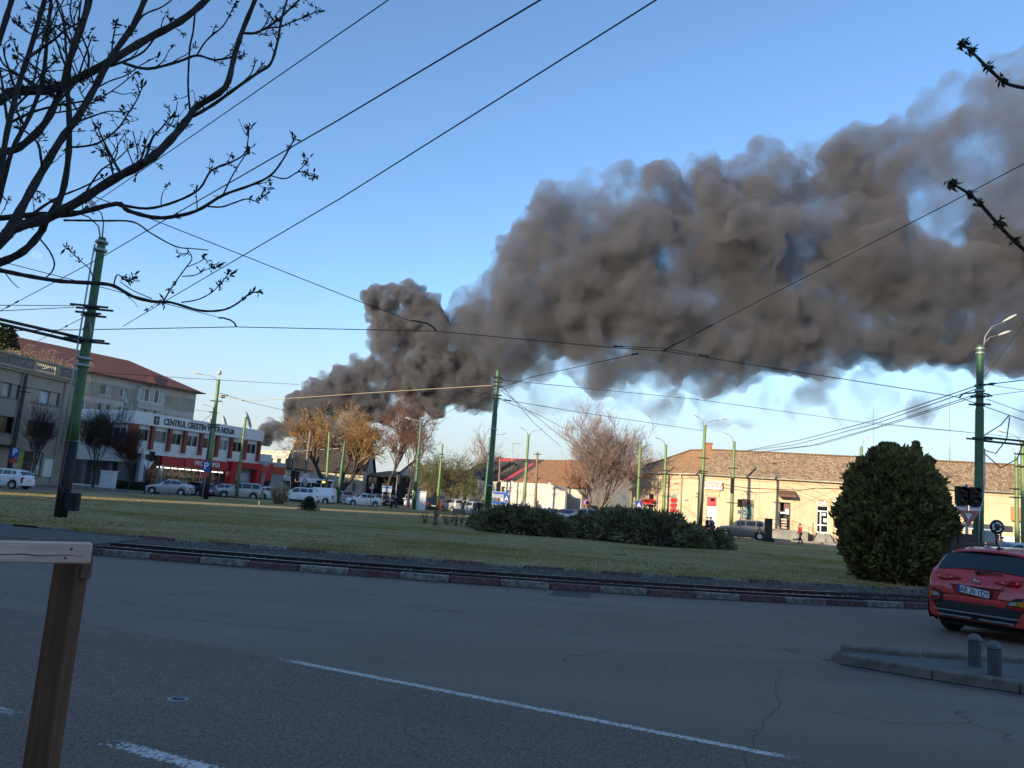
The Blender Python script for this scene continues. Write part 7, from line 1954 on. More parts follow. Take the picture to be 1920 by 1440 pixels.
plant_tree('bare_tree', 1112, 92, 'darker bare tree beside the wooden pole and the pinkish tree', B_DARK, TW_RB, seed=33, H=9.6, trunk_h=2.4, r0=.2, spread=(.45, .5, .6, .7), levels=4, kids=(6, 5, 5, 5), up=.8, lenf=.70, minr=.018)
plant_tree('bare_tree', 1236, 118, 'row end bare tree whose crown tops the tiled roof left of the chimney', B_PINK, TW_PK, seed=37, H=11.4, trunk_h=3.6, r0=.25, spread=(.6, .5, .6, .7), levels=4, kids=(7, 6, 6, 5), up=.6, lenf=.66, minr=.024)
plant_tree('bare_tree', 1275, 122, 'bare tree showing above the ridge behind the chimney', B_PINK, TW_PK, seed=38, H=11.0, trunk_h=3.6, r0=.25, spread=(.6, .5, .6, .7), levels=4, kids=(7, 6, 5, 5), up=.6, lenf=.66, minr=.024)
plant_tree('street_tree', 178, 80, 'dark twiggy street tree just right of the tarred tram pole', B_DARK, TW_DK, seed=41, H=8.2, trunk_h=1.9, r0=.14, spread=(.4, .42, .5, .55), levels=5, kids=(8, 5, 5, 5, 3), up=.9, lenf=.70, minr=.013, wob=.11)
plant_tree('street_tree', 243, 82, 'smaller dark street tree with rusty leaves before the arcade', B_DARK, mat('rusty_twigs', (.075, .040, .030), .9, col2=(.13, .045, .03), scale=.9), seed=43, H=6.2, trunk_h=1.7, r0=.12, spread=(.5, .45, .5, .55), levels=5, kids=(8, 5, 5, 5, 3), up=.75, lenf=.70, minr=.013, wob=.11)
plant_tree('street_tree', 60, 72, 'slender bare tree with upright branches before the beige office building', B_DARK, TW_DK, seed=45, H=7.2, trunk_h=1.6, r0=.10, spread=(.30, .36, .42, .5), levels=4, kids=(9, 5, 5, 4), up=1.0, lenf=.70, minr=.012, wob=.09)
plant_tree('street_tree', 800, 115, 'small pinkish shrub tree under the green willow', B_PINK, TW_PK, seed=47, H=5.0, trunk_h=.8, r0=.1, spread=(.5, .5, .5, .5), levels=4, kids=(8, 5, 5, 4), up=.6, lenf=.7, minr=.016)
# weeping birch tops over the office parapet
def weeping(name, px, py, Y, seed, label):
    p = D(px, py, Y); o = empty(name, (p.x, Y, 0), 0, label, 'tree', 'weeping birches behind the office'); rr = random.Random(seed); T, C = MB(), MB(); H = p.z
    T.tube([(0, 0, 0), (.1, 0, H * .5), (-.05, 0, H)], [.22, .16, .06], 8)
    for k in range(46):
        a = rr.uniform(0, 6.28); L = rr.uniform(1.4, 4.2); z = H - rr.uniform(-.4, 2.5); d = Vector((math.cos(a) * .8, math.sin(a) * .8, .9)); q = Vector((0, 0, z - .9)); pts = [q.copy()]
        for i in range(7):
            d = (d + Vector((rr.gauss(0, .16), rr.gauss(0, .16), -.30 + rr.gauss(0, .08)))).normalized(); q = q + d * (L / 5); pts.append(q.copy())
        C.tube(pts, [.022, .02, .018, .016, .014, .013, .012, .011], 4, cap=False)
        for j in (3, 4, 5, 6):
            for t_ in range(4):
                q2 = pts[j] + Vector((rr.gauss(0, .06), rr.gauss(0, .06), 0)); C.tube([q2, q2 + Vector((rr.gauss(0, .1), rr.gauss(0, .1), -.5)), q2 + Vector((rr.gauss(0, .15), rr.gauss(0, .15), -rr.uniform(.8, 1.5)))], [.014, .012, .010], 3, cap=False)
    T.build('trunk', B_PALE, o); C.build('crown', TW_BI, o)
weeping('weeping_birch', 40, 655, 92, 1, 'sunlit weeping birch behind the balustrade, the one nearer the dark conifer'); weeping('weeping_birch', 118, 672, 94, 2, 'sunlit weeping birch before the red roof next to the tram pole')

# --- leafy masses
def leaf_cloud(pts_fn, n_, size, seed, elong=2.0, upbias=.5, jitter=.5):
    "many small two-sided leaf sprays; pts_fn gives position and outward direction"
    rr = random.Random(seed); V, F = [], []
    for i in range(n_):
        p, nrm = pts_fn(rr); s = size * rr.uniform(.6, 1.4)
        d = (nrm + Vector((rr.gauss(0, jitter), rr.gauss(0, jitter), rr.gauss(0, jitter) + upbias))).normalized()
        sd = d.cross(Vector((rr.gauss(0, 1), rr.gauss(0, 1), rr.gauss(0, 1)))).normalized() * s * .5
        k = len(V); t_ = p + d * s * elong; m_ = p + d * s * elong * .55
        V += [p - sd * .3, p + sd * .3, m_ + sd, t_, m_ - sd]; F.append((k, k + 1, k + 2, k + 3, k + 4))
    me = bpy.data.meshes.new('sprays'); me.from_pydata(V, [], F); me.update(); return me
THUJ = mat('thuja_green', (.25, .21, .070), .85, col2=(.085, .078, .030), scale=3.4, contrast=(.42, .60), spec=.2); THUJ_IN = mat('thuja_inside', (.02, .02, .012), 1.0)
JUN = mat('juniper_green', (.24, .22, .105), .85, col2=(.085, .082, .045), scale=1.3, contrast=(.38, .62), spec=.2)
# the big round evergreen
Yt = 25.5; cx = gx(1677, Yt); zt_top = D(1684, 845, Yt).z; 
tj = empty('evergreen_shrub', (cx, Yt, .1), 0, 'huge rounded dark evergreen shrub with a tuft on top', 'shrub')
prof_t = [(0, .75), (.35, 1.28), (.9, 1.64), (1.5, 1.72), (2.1, 1.66), (2.7, 1.52), (3.2, 1.30), (3.6, .98), (3.85, .6), (4.0, .05)]
kz = (zt_top - .1) / 4.0
def rad_t(z, a):
    z_ = z / kz
    base = interp(prof_t, z_)
    lump = .10 * math.sin(3 * a + z * 2.1) + .07 * math.sin(5 * a - z * 3.3) + .16 * (mnoise.noise(Vector((math.cos(a) * 1.6, math.sin(a) * 1.6, z * 1.3))))
    lump += .22 * abs(mnoise.noise(Vector((math.cos(a) * 4.2, math.sin(a) * 4.2, z * 2.6)))) - .08
    return base * .96 * (1 + .75 * lump)
def thuja_pt(rr):
    while True:
        z = rr.uniform(0.02, 3.98) * kz; a = rr.uniform(0, 2 * math.pi); r_ = rad_t(z, a)
        if rr.random() < (r_ + .3) / 2.5: break
    f = 1 - abs(rr.gauss(0, .13)) + .05 * math.sin(a * 17 + z * 9) * rr.random()
    dz = interp(prof_t, z / kz + .15) - interp(prof_t, z / kz - .15)
    return Vector((math.cos(a) * r_ * f, math.sin(a) * r_ * f, z)), Vector((math.cos(a), math.sin(a), -dz * 1.6)).normalized()
link('foliage', leaf_cloud(thuja_pt, 46000, .085, 3, 2.0, .75, .45), tj, THUJ)
def tuft_pt(rr):
    t_ = rr.choice(tufts); z = rr.random() ** .8; a = rr.uniform(0, 6.28); r_ = t_[2] * (1 - z * .8) * math.sqrt(rr.random())
    return Vector((t_[0] + math.cos(a) * r_, t_[3] + math.sin(a) * r_, t_[1] + z * t_[4])), Vector((math.cos(a) * .5, math.sin(a) * .5, .8))
tx = lambda px: gx(px, Yt) - cx
tz = lambda px, py: D(px, py, Yt).z - .1
tufts = [(tx(1712), tz(1712, 860), .17, -.2, .42), (tx(1655), tz(1655, 850), .30, -.1, .22), (tx(1630), tz(1630, 862), .22, -.3, .25), (tx(1740), tz(1740, 872), .22, .0, .16), (tx(1675), tz(1675, 846), .25, .1, .15), (tx(1610), tz(1610, 876), .2, -.2, .2)]
link('foliage', leaf_cloud(tuft_pt, 3800, .075, 4, 2.0, .8, .35), tj, THUJ)
def stray_pt(rr):
    p, nn = thuja_pt(rr); return p * 1.0 + nn * rr.uniform(.02, .20), nn
link('foliage', leaf_cloud(stray_pt, 1400, .07, 6, 2.6, .8, .35), tj, THUJ)
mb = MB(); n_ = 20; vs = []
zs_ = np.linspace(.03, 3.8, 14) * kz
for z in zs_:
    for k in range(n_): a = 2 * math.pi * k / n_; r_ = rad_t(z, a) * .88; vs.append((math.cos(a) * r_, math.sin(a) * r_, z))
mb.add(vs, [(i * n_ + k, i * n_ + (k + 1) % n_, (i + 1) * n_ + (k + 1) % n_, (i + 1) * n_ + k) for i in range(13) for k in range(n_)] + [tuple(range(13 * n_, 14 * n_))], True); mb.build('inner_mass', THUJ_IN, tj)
mb = MB(); mb.tube([(0, 0, -.1), (.03, 0, 1.2)], [.16, .12], 8); mb.build('stem', B_DARK, tj)
# junipers: arching sprays from several centres
def juniper(name, pts, label, seed, n_):
    P = []
    for px, pyt, pyb in pts:
        g = G(px, pyb, .1); P.append((g, D(px, pyt, g.y + .9).z - .1))
    c0 = sum((p for p, h in P), Vector()) / len(P)
    o = empty(name, (c0.x, c0.y, .1), 0, label, 'shrub', 'spreading junipers on the lawn'); rr = random.Random(seed); V, F = [], []
    cents = []
    for i, (g, h) in enumerate(P):
        cents.append((Vector((g.x - c0.x, g.y + .9 - c0.y, 0)), h))
        if i + 1 < len(P):
            g2, h2 = P[i + 1]; m_ = (g + g2) / 2; cents.append((Vector((m_.x - c0.x, m_.y + 1.3 - c0.y, 0)), (h + h2) / 2 * rr.uniform(.85, 1.1)))
    for i in range(n_):
        c, h = rr.choice(cents); a = rr.uniform(0, 6.28); el = rr.uniform(.05, 1.35); L = h * rr.uniform(.75, 1.12)
        d = Vector((math.cos(a) * math.cos(el) * 1.25, math.sin(a) * math.cos(el) * .95, math.sin(el)))
        tip = c + d * L; tip.z = max(tip.z, .04)
        ax = (d + Vector((0, 0, -.25))).normalized()
        for s_ in range(5):
            f = 1 - abs(rr.gauss(0, .16)); p = c + (tip - c) * f + Vector((rr.gauss(0, .05), rr.gauss(0, .05), rr.gauss(0, .04))); p.z = max(p.z, .02)
            e = (ax + Vector((rr.gauss(0, .45), rr.gauss(0, .45), rr.gauss(0, .4) + .25))).normalized(); sz = rr.uniform(.14, .30); sd = e.cross(Vector((rr.gauss(0, 1), rr.gauss(0, 1), rr.gauss(0, 1)))).normalized() * sz * .20
            k = len(V); V += [p - sd, p + sd, p + e * sz + sd * .4, p + e * sz * 1.25, p + e * sz - sd * .4]; F.append((k, k + 1, k + 2, k + 3, k + 4))
    me = bpy.data.meshes.new('foliage'); me.from_pydata(V, [], F); me.update(); link('foliage', me, o, JUN)
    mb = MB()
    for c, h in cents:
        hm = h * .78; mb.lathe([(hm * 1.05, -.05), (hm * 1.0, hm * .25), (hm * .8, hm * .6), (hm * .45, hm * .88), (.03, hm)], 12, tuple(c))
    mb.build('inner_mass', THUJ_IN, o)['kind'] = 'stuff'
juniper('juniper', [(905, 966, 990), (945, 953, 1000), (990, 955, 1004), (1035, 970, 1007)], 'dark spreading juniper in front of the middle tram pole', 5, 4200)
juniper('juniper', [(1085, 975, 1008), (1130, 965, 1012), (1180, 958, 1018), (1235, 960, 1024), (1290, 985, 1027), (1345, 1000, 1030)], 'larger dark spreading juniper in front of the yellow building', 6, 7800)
# small dark conifer, pampas grass, rose bed twigs
Yc = G(578, 960).y; cxy = G(578, 960)
o = empty('small_conifer', (cxy.x, cxy.y, .1), 0, 'small low dark green conifer on the lawn before the white suv', 'shrub'); hc = D(578, 934, Yc).z - .1; wc_ = (gx(601, Yc) - gx(556, Yc)) / 2
rr = random.Random(9); V, F = [], []
for i in range(1500):
    a = rr.uniform(0, 6.28); z = rr.random(); L = wc_ * (1 - z * .75) * rr.uniform(.5, 1.05); p0 = Vector((0, 0, z * hc * .8)); tip = Vector((math.cos(a) * L, math.sin(a) * L, z * hc * .9 + .12 * rr.random()))
    f = math.sqrt(rr.random()); p = p0.lerp(tip, f); e = ((tip - p0).normalized() + Vector((rr.gauss(0, .3), rr.gauss(0, .3), rr.gauss(0, .3)))).normalized(); sz = .16; sd = e.cross(Vector((rr.gauss(0, 1), rr.gauss(0, 1), rr.gauss(0, 1)))).normalized() * .03
    k = len(V); V += [p - sd, p + sd, p + e * sz]; F.append((k, k + 1, k + 2))
me = bpy.data.meshes.new('foliage'); me.from_pydata(V, [], F); me.update(); link('foliage', me, o, mat('conifer_green', (.022, .045, .026), .85)); mb = MB(); mb.tube([(0, 0, -.05), (0, 0, hc * .8)], [.06, .02], 6); mb.build('stem', B_DARK, o)
g = G(522, 947); Yp = g.y; hp = D(522, 904, Yp).z - .1; wp_ = (gx(540, Yp) - gx(504, Yp)) / 2
o = empty('pampas_grass', (g.x, g.y, .1), 0, 'tall dry straw coloured pampas grass clump on the lawn', 'ornamental grass'); rr = random.Random(10); B_, Pl = MB(), MB()
for i in range(420):
    a = rr.uniform(0, 6.28); r_ = wp_ * rr.random(); L = hp * rr.uniform(.55, 1.0); q = Vector((math.cos(a) * r_ * .5, math.sin(a) * r_ * .5, 0)); t_ = q + Vector((math.cos(a) * r_ * .7, math.sin(a) * r_ * .7, L)); m_ = q.lerp(t_, .6) + Vector((0, 0, L * .05)); sd = Vector((rr.gauss(0, 1), rr.gauss(0, 1), 0)).normalized() * .014
    B_.add([q - sd, q + sd, m_ + sd, t_, m_ - sd], [(0, 1, 2, 3, 4)])
    if rr.random() < .4:
        for j in range(7): p = t_ + Vector((rr.gauss(0, .07), rr.gauss(0, .07), -rr.random() * .5)); e = Vector((rr.gauss(0, .08), rr.gauss(0, .08), .16)); Pl.add([p, p + Vector((.025, 0, 0)), p + e], [(0, 1, 2)])
B_.build('blades', mat('straw', (.30, .215, .12), .9, col2=(.19, .13, .075), scale=3), o); Pl.build('plumes', mat('plume_cream', (.46, .40, .30), .9), o)
rr = random.Random(15)
for i, (px, py) in enumerate(((797, 981), (838, 983), (846, 980), (853, 985), (866, 981))):
    g = G(px, py, .1); o = empty('rose_bush', (g.x, g.y, .1), 0, ['low rose twigs left of the tree stump', 'low rose twigs just right of the tree stump', 'taller rose twigs in the bare bed right of the stump', 'low bare rose twigs in the middle of the bare bed', 'rose twigs beside the left juniper'][i], 'rose bush', 'rose bushes on the lawn'); St, Lf = MB(), MB()
    for k in range(12):
        p = Vector((rr.gauss(0, .08), rr.gauss(0, .08), 0)); t_ = p + Vector((rr.gauss(0, .18), rr.gauss(0, .12), rr.uniform(.35, .7))); St.tube([p, p.lerp(t_, .5) + Vector((rr.gauss(0, .04), 0, .03)), t_], [.012, .01, .007], 4)
        for j in range(6): q = p.lerp(t_, rr.uniform(.5, 1.05)) + Vector((rr.gauss(0, .05), rr.gauss(0, .05), rr.gauss(0, .04))); e = Vector((rr.gauss(0, .05), rr.gauss(0, .05), rr.gauss(.02, .04))); Lf.add([q, q + Vector((.025, .01, .01)), q + e], [(0, 1, 2)])
    St.build('stems', B_DARK, o); Lf.build('leaves', mat('rose_leaf', (.05, .035, .02), .8) if 'rose_leaf' not in MATS else MATS['rose_leaf'], o)
# dark conifer top at the left edge, low hedge at the arcade
p = D(14, 612, 96); o = empty('conifer_tree', (p.x, 96, 0), 0, 'dark evergreen conifer top over the office roof at the left edge', 'tree'); Hh = p.z
def con_pt(rr):
    z = Hh - 9 * rr.random() ** .8; r_ = .5 + (Hh - z) * .42; a = rr.uniform(0, 6.28); f = math.sqrt(rr.uniform(.2, 1)); return Vector((math.cos(a) * r_ * f, math.sin(a) * r_ * f, z)), Vector((math.cos(a), math.sin(a), -.1))
link('foliage', leaf_cloud(con_pt, 5200, .22, 12, 2.0, .1, .5), o, mat('conifer_olive', (.075, .080, .028), .85, col2=(.04, .045, .018), scale=.6)); mb = MB(); mb.tube([(0, 0, 0), (0, 0, Hh)], [.3, .05], 8); mb.build('trunk', B_DARK, o)
for i, (px, lb) in enumerate(((228, 'low dark hedge bush at the arcade nearer the cable cabinet'), (262, 'low dark hedge bush at the arcade nearer the silver sedan'))):
    o = empty('hedge_bush', (gx(px, 83), 83, .12), 0, lb, 'shrub', 'low hedge bushes')
    def hb(rr):
        a = rr.uniform(0, 6.28); e = rr.uniform(0, 1.5); return Vector((math.cos(a) * math.cos(e) * 1.3, math.sin(a) * math.cos(e) * .7, math.sin(e) * .75)), Vector((math.cos(a), math.sin(a), .4))
    link('foliage', leaf_cloud(hb, 900, .10, 20 + i, 1.8, .3, .5), o, MATS['conifer_green'])
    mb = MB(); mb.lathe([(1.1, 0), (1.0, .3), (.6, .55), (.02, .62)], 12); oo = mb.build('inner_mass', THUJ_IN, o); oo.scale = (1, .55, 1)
# ------------------------------------------------------------------ near tree, budding twigs, wooden tree guard
BARK_N = mat('near_bark', (.055, .045, .040), .95, var=.5, scale=14, bump=.8, bscale=60)
BUD = mat('bud_green', (.060, .072, .020), .8, col2=(.035, .028, .016), scale=20)
class Twigs:
    def __init__(s, seed): s.rr = random.Random(seed); s.L, s.T, s.B = MB(), MB(), MB()
    def path(s, pts, Y, r0, r1, big=True, dY=0.0, spawn=.0, buds=0.0):
        "pts in picture columns; Y distance; radii in picture pixels"
        n_ = len(pts); P = []; rr = s.rr
        for i, (x, y) in enumerate(pts): P.append(D(x, y, Y + dY * i / (n_ - 1) + rr.gauss(0, .03)))
        # rounder curve with small knots
        Q, Rr = [], []
        for i in range(n_ - 1):
            p0, p1, p2, p3 = P[max(i - 1, 0)], P[i], P[i + 1], P[min(i + 2, n_ - 1)]
            for k in range(4):
                t = k / 4; t2, t3 = t * t, t * t * t
                q = .5 * ((2 * p1) + (p2 - p0) * t + (2 * p0 - 5 * p1 + 4 * p2 - p3) * t2 + (3 * p1 - p0 - 3 * p2 + p3) * t3)
                Q.append(q); Rr.append(0)
        Q.append(P[-1]); m_ = len(Q)
        sc = Y / FPX
        Rr = [(r0 + (r1 - r0) * i / (m_ - 1)) * .88 * sc * (1 + .10 * math.sin(i * 2.3 + r0)) for i in range(m_)]
        (s.L if big else s.T).tube(Q, Rr, 9 if big else 6)
        if spawn:
            for i in range(1, m_ - 1):
                if rr.random() < spawn * 1.1: s.twig(Q[i], (Q[i + 1] - Q[i - 1]).normalized(), sc * rr.uniform(18, 62), sc * rr.uniform(.9, 1.6), 0, sc)
        if buds:
            for i in range(m_ // 2, m_):
                if rr.random() < buds: s.bud(Q[i], (Q[min(i + 1, m_ - 1)] - Q[i - 1]).normalized(), sc)
            s.bud(Q[-1], (Q[-1] - Q[-2]).normalized(), sc, 1.5)
        return Q
    def twig(s, p, d, L, r, lev, sc):
        rr = s.rr; ax = Vector((rr.gauss(0, 1), rr.gauss(0, .6), rr.gauss(0, 1))).normalized()
        d = (d + ax * rr.uniform(.5, 1.3) + Vector((0, 0, .25))).normalized(); P = [p]; n_ = 5
        for i in range(n_): d = (d + Vector((rr.gauss(0, .22), rr.gauss(0, .15), rr.gauss(.05, .22)))).normalized(); P.append(P[-1] + d * L / n_)
        s.T.tube(P, [r * (1 - .12 * i) for i in range(n_ + 1)], 5)
        for q in P[2:]:
            if rr.random() < .45: s.stub(q, d, sc)
        if rr.random() < .6: s.bud(P[-1], d, sc)
        if lev < 1 and rr.random() < .55: s.twig(P[2], d, L * .6, r * .8, lev + 1, sc)
    def stub(s, p, d, sc):
        rr = s.rr; e = (d * .3 + Vector((rr.gauss(0, 1), rr.gauss(0, .6), rr.gauss(0, 1)))).normalized(); s.T.tube([p, p + e * sc * rr.uniform(4, 9)], [sc * 1.2, sc * .5], 4)
    def bud(s, p, d, sc, k=1.0):
        "cluster of opening leaf buds"
        rr = s.rr
        for i in range(rr.randint(6, 10)):
            e = (d * .7 + Vector((rr.gauss(0, .6), rr.gauss(0, .6), rr.gauss(0, .6)))).normalized(); L = sc * rr.uniform(6, 13) * k; sd = e.cross(Vector((rr.gauss(0, 1), rr.gauss(0, 1), rr.gauss(0, 1)))).normalized() * sc * 1.7 * k; q = p + Vector((rr.gauss(0, 1), rr.gauss(0, 1), rr.gauss(0, 1))) * sc * 2.2 * k; sd2 = e.cross(sd).normalized() * sc * 1.0 * k
            s.B.add([q, q + e * L * .5 + sd, q + e * L, q + e * L * .5 - sd, q + e * L * .5 + sd2, q + e * L * .5 - sd2], [(0, 1, 2, 3), (0, 4, 2, 5)])
tw = Twigs(77)
YN = 4.6
A = tw.path
A([(-60, 500), (0, 453), (27, 427), (84, 411), (147, 378), (213, 336), (276, 302), (320, 262), (356, 218), (369, 200), (422, 164), (438, 111), (453, 62), (478, 0), (490, -40)], YN, 13, 5, dY=.5, spawn=.13)
A([(362, 218), (400, 196), (444, 164), (484, 136), (507, 120), (520, 80), (527, 40), (538, 0), (548, -30)], YN + .3, 4, 2.2, False, spawn=.12)
A([(457, 62), (477, 62), (500, 52), (525, 34), (550, 10), (567, -6)], YN + .45, 3, 2, False, spawn=.25, buds=.2)
A([(500, 52), (525, 50), (550, 40), (583, 27), (592, 20)], YN + .45, 2, 1.2, False, buds=.15)
A([(-60, 210), (0, 187), (27, 171), (89, 169), (147, 147), (213, 111), (276, 73), (338, 40), (387, 0), (420, -35)], YN + .5, 12, 7, dY=.4, spawn=.14)
A([(-20, 480), (27, 413), (67, 342), (111, 267), (147, 218), (178, 164), (209, 107), (249, 49), (271, 0), (285, -40)], YN - .2, 9.5, 6, dY=.3, spawn=.14)
A([(-15, 380), (0, 329), (13, 249), (36, 156), (58, 89), (84, 0), (95, -40)], YN - .1, 7, 4.5, spawn=.12)
A([(-15, 410), (0, 369), (22, 284), (58, 213), (80, 147), (89, 67), (96, 0), (98, -40)], YN + .2, 5.5, 3.5, spawn=.14)
A([(-60, 290), (0, 284), (36, 276), (84, 231), (116, 164), (129, 116), (151, 58), (169, 0), (180, -40)], YN + .7, 9, 5.5, spawn=.14)
A([(-30, 150), (0, 70), (22, 0), (34, -40)], YN, 7, 5, spawn=.1)
A([(-60, 520), (0, 493), (44, 471), (76, 436), (89, 409), (116, 364), (129, 284), (129, 196), (127, 169), (135, 90), (160, 20), (165, -30)], YN + .3, 9, 4, spawn=.12)
A([(-60, 500), (0, 507), (44, 516), (111, 527), (178, 531), (213, 536), (249, 556), (284, 565), (320, 567), (373, 582), (413, 582), (440, 572), (467, 551)], YN, 5.5, 1.6, True, dY=-.2, spawn=.06, buds=.08)
A([(-60, 412), (0, 409), (67, 402), (133, 402), (218, 382), (240, 395), (284, 407), (320, 407), (369, 395), (418, 366), (471, 347), (507, 329), (530, 300), (551, 262)], YN + .2, 7, 1.6, True, spawn=.12, buds=.14)
A([(507, 329), (535, 335), (560, 322), (578, 328), (589, 330)], YN + .2, 1.6, 1.1, False, buds=.3); A([(555, 325), (570, 310), (575, 300)], YN + .2, 1.3, 1, False, buds=.2)
A([(218, 382), (275, 391), (329, 378), (373, 355), (396, 320), (427, 307), (458, 289), (465, 262), (467, 240)], YN + .25, 3.2, 1.2, False, spawn=.14, buds=.2)
A([(418, 366), (430, 340), (436, 329), (449, 307), (465, 284)], YN + .2, 1.8, 1.2, False, buds=.12)
A([(390, 387), (415, 388), (440, 380), (462, 373), (482, 377), (497, 365)], YN + .2, 2, 1.2, False, buds=.25)
A([(120, 413), (190, 414), (249, 416), (284, 438), (329, 462), (360, 466), (391, 469)], YN + .1, 2.4, 1.0, False, spawn=.08)
A([(351, 467), (360, 484), (350, 500), (338, 516), (320, 542), (307, 564)], YN, 1.1, 1.6, False, spawn=.1, buds=.1); A([(342, 518), (365, 516), (385, 506), (404, 500)], YN, 1.3, .9, False, buds=.3)
A([(340, 567), (370, 562), (396, 549), (413, 532), (427, 515)], YN, 1.5, 1, False, buds=.3); A([(352, 500), (372, 492), (385, 484)], YN, 1.2, 1, False, buds=.4)
A([(231, 118), (276, 129), (333, 116), (369, 104), (400, 112), (427, 109), (440, 104)], YN + .45, 3.5, 2, False, spawn=.15); A([(369, 104), (387, 76), (418, 49), (432, 25), (440, 10)], YN + .45, 2, 1.2, False, buds=.15, spawn=.1)
A([(366, 20), (362, 60), (356, 89), (353, 140), (353, 169), (356, 206)], YN + .4, 2, 2.4, False, spawn=.05)
A([(133, 276), (160, 274), (187, 267), (222, 240), (240, 213), (255, 190), (267, 164)], YN + .2, 2.6, 1.3, False, spawn=.16, buds=.15)
A([(213, 320), (209, 298), (222, 270), (235, 249)], YN, 1.3, 1, False, spawn=.1); A([(253, 342), (258, 300), (258, 284), (249, 245)], YN, 1.3, 1.2, False, spawn=.1); A([(213, 318), (200, 296), (188, 282)], YN, 1, 1, False, buds=.2)
A([(76, 449), (93, 471), (102, 493), (97, 510), (84, 522)], YN, 1.8, 1.6, False); A([(178, 530), (168, 505), (150, 488), (130, 468)], YN, 1.3, 1.0, False, spawn=.08, buds=.15); A([(213, 536), (220, 515), (238, 526), (250, 522)], YN, 1.6, 1.1, False, buds=.5)
A([(285, 560), (250, 545), (225, 528)], YN, 1.2, 1, False); A([(10, 512), (22, 528), (35, 540)], YN, 1.2, .9, False); A([(307, 225), (330, 240), (345, 232)], YN + .4, 1.6, 1, False, buds=.2)
A([(310, 246), (326, 224), (333, 190)], YN + .3, 1.4, 1.1, False, spawn=.1); A([(250, 340), (272, 300), (293, 275)], YN + .2, 1.2, 1, False)
rr = random.Random(5)
LIMBS = [[(0, 453), (27, 427), (84, 411), (147, 378), (213, 336), (276, 302)], [(0, 187), (27, 171), (89, 169), (147, 147), (213, 111), (276, 73)], [(27, 413), (67, 342), (111, 267), (147, 218), (178, 164), (209, 107), (249, 49)], [(0, 329), (13, 249), (36, 156), (58, 89), (84, 0)], [(0, 369), (22, 284), (58, 213), (80, 147), (89, 67)], [(0, 284), (36, 276), (84, 231), (116, 164), (129, 116), (151, 58)], [(89, 409), (116, 364), (129, 284), (129, 196), (135, 90)]]
for i in range(40):          # crowded inner crown at the upper left
    li = rr.choice(LIMBS); j = rr.randrange(1, len(li) - 1); f_ = rr.random(); x, y = li[j][0] + (li[j + 1][0] - li[j][0]) * f_, li[j][1] + (li[j + 1][1] - li[j][1]) * f_
    if x > 300: continue
    a = rr.uniform(.2, 1.5) if rr.random() < .7 else rr.uniform(1.6, 2.6); L = rr.uniform(60, 190); pts = [(x, y)]
    for k in range(4): a += rr.gauss(0, .22); pts.append((pts[-1][0] + math.cos(a) * L / 4, pts[-1][1] - math.sin(a) * L / 4))
    A(pts, YN + rr.uniform(-.3, 1.0), rr.uniform(1.6, 4.0), rr.uniform(1.0, 1.8), False, spawn=.16, buds=.06)
tx0 = D(-160, 640, YN + .3)
nt = empty('budding_tree', (tx0.x, tx0.y, 0), 0, 'near bare tree with opening buds, its branches hanging in at the upper left', 'tree')
inv = Vector(nt.location)
for mbx in (tw.L, tw.T, tw.B): mbx.v = [tuple(Vector(v) - inv) for v in mbx.v]
tk = MB(); tk.tube([(0, 0, -.05), (.02, 0, 1.2), (-.02, .03, 2.2), (.05, 0, tx0.z)], [.13, .10, .09, .08], 12)
for px, py, yy, r_ in ((-60, 500, YN, .042), (-60, 210, YN + .5, .04), (-20, 480, YN - .2, .032), (-60, 290, YN + .7, .03), (-60, 520, YN + .3, .03), (-30, 150, YN, .024), (-60, 412, YN + .2, .024), (-15, 380, YN - .1, .024), (-15, 410, YN + .2, .02), (-60, 500, YN, .02)):
    e = D(px, py, yy) - inv; b = Vector((.03, 0, max(1.9, e.z - 1.0))); tk.tube([b, b.lerp(e, .55) + Vector((.03, 0, -.08)), e], [r_ * 1.5, r_ * 1.15, r_], 8)
tk.build('trunk', BARK_N, nt); tw.L.build('limbs', BARK_N, nt); tw.T.build('crown', BARK_N, nt); tw.B.build('buds', BUD, nt)['kind'] = 'stuff'
# the two budding twigs of another young tree at the right edge
t2 = Twigs(88); YR = 3.0
def clusters(Q, idx, sc, k=1.2):
    for i in idx:
        for j in range(3): t2.bud(Q[i], (Q[max(i - 1, 0)] - Q[i] + Vector((t2.rr.gauss(0, .02), 0, t2.rr.gauss(0, .03)))).normalized(), sc, k)
sc = YR / FPX
Q = t2.path([(2060, 205), (1980, 178), (1920, 165), (1885, 155), (1850, 125), (1825, 100), (1800, 78)], YR, 5, 2.6, True); clusters(Q, [-1, -2, -4, -9, -12], sc, 1.4)
Q = t2.path([(2060, 560), (1980, 520), (1920, 468), (1880, 430), (1840, 385), (1815, 362), (1780, 342)], YR + .1, 5, 2.8, True); clusters(Q, [-1, -2, -5, -8, -12, -15], sc, 1.4)
bt = D(2110, 700, YR); b2 = empty('budding_sapling', (bt.x, YR, 0), 0, 'young tree outside the frame with two budding twigs reaching in at the right', 'tree')
inv = Vector(b2.location)
for mbx in (t2.L, t2.T, t2.B): mbx.v = [tuple(Vector(v) - inv) for v in mbx.v]
tk = MB(); tk.tube([(0, 0, 0), (.02, 0, 1.5), (0, 0, D(2110, 100, YR).z)], [.06, .05, .03], 10)
for px, py, yy in ((2060, 205, YR), (2060, 560, YR + .1)):
    e = D(px, py, yy) - inv; tk.tube([(0, 0, e.z - .25), (0.0 + e.x * .5, e.y * .5, e.z - .1), e], [.018, .014, .0105], 8)
tk.build('trunk', BARK_N, b2); t2.L.build('twigs', BARK_N, b2)['kind'] = 'stuff'; t2.B.build('buds', BUD, b2)['kind'] = 'stuff'
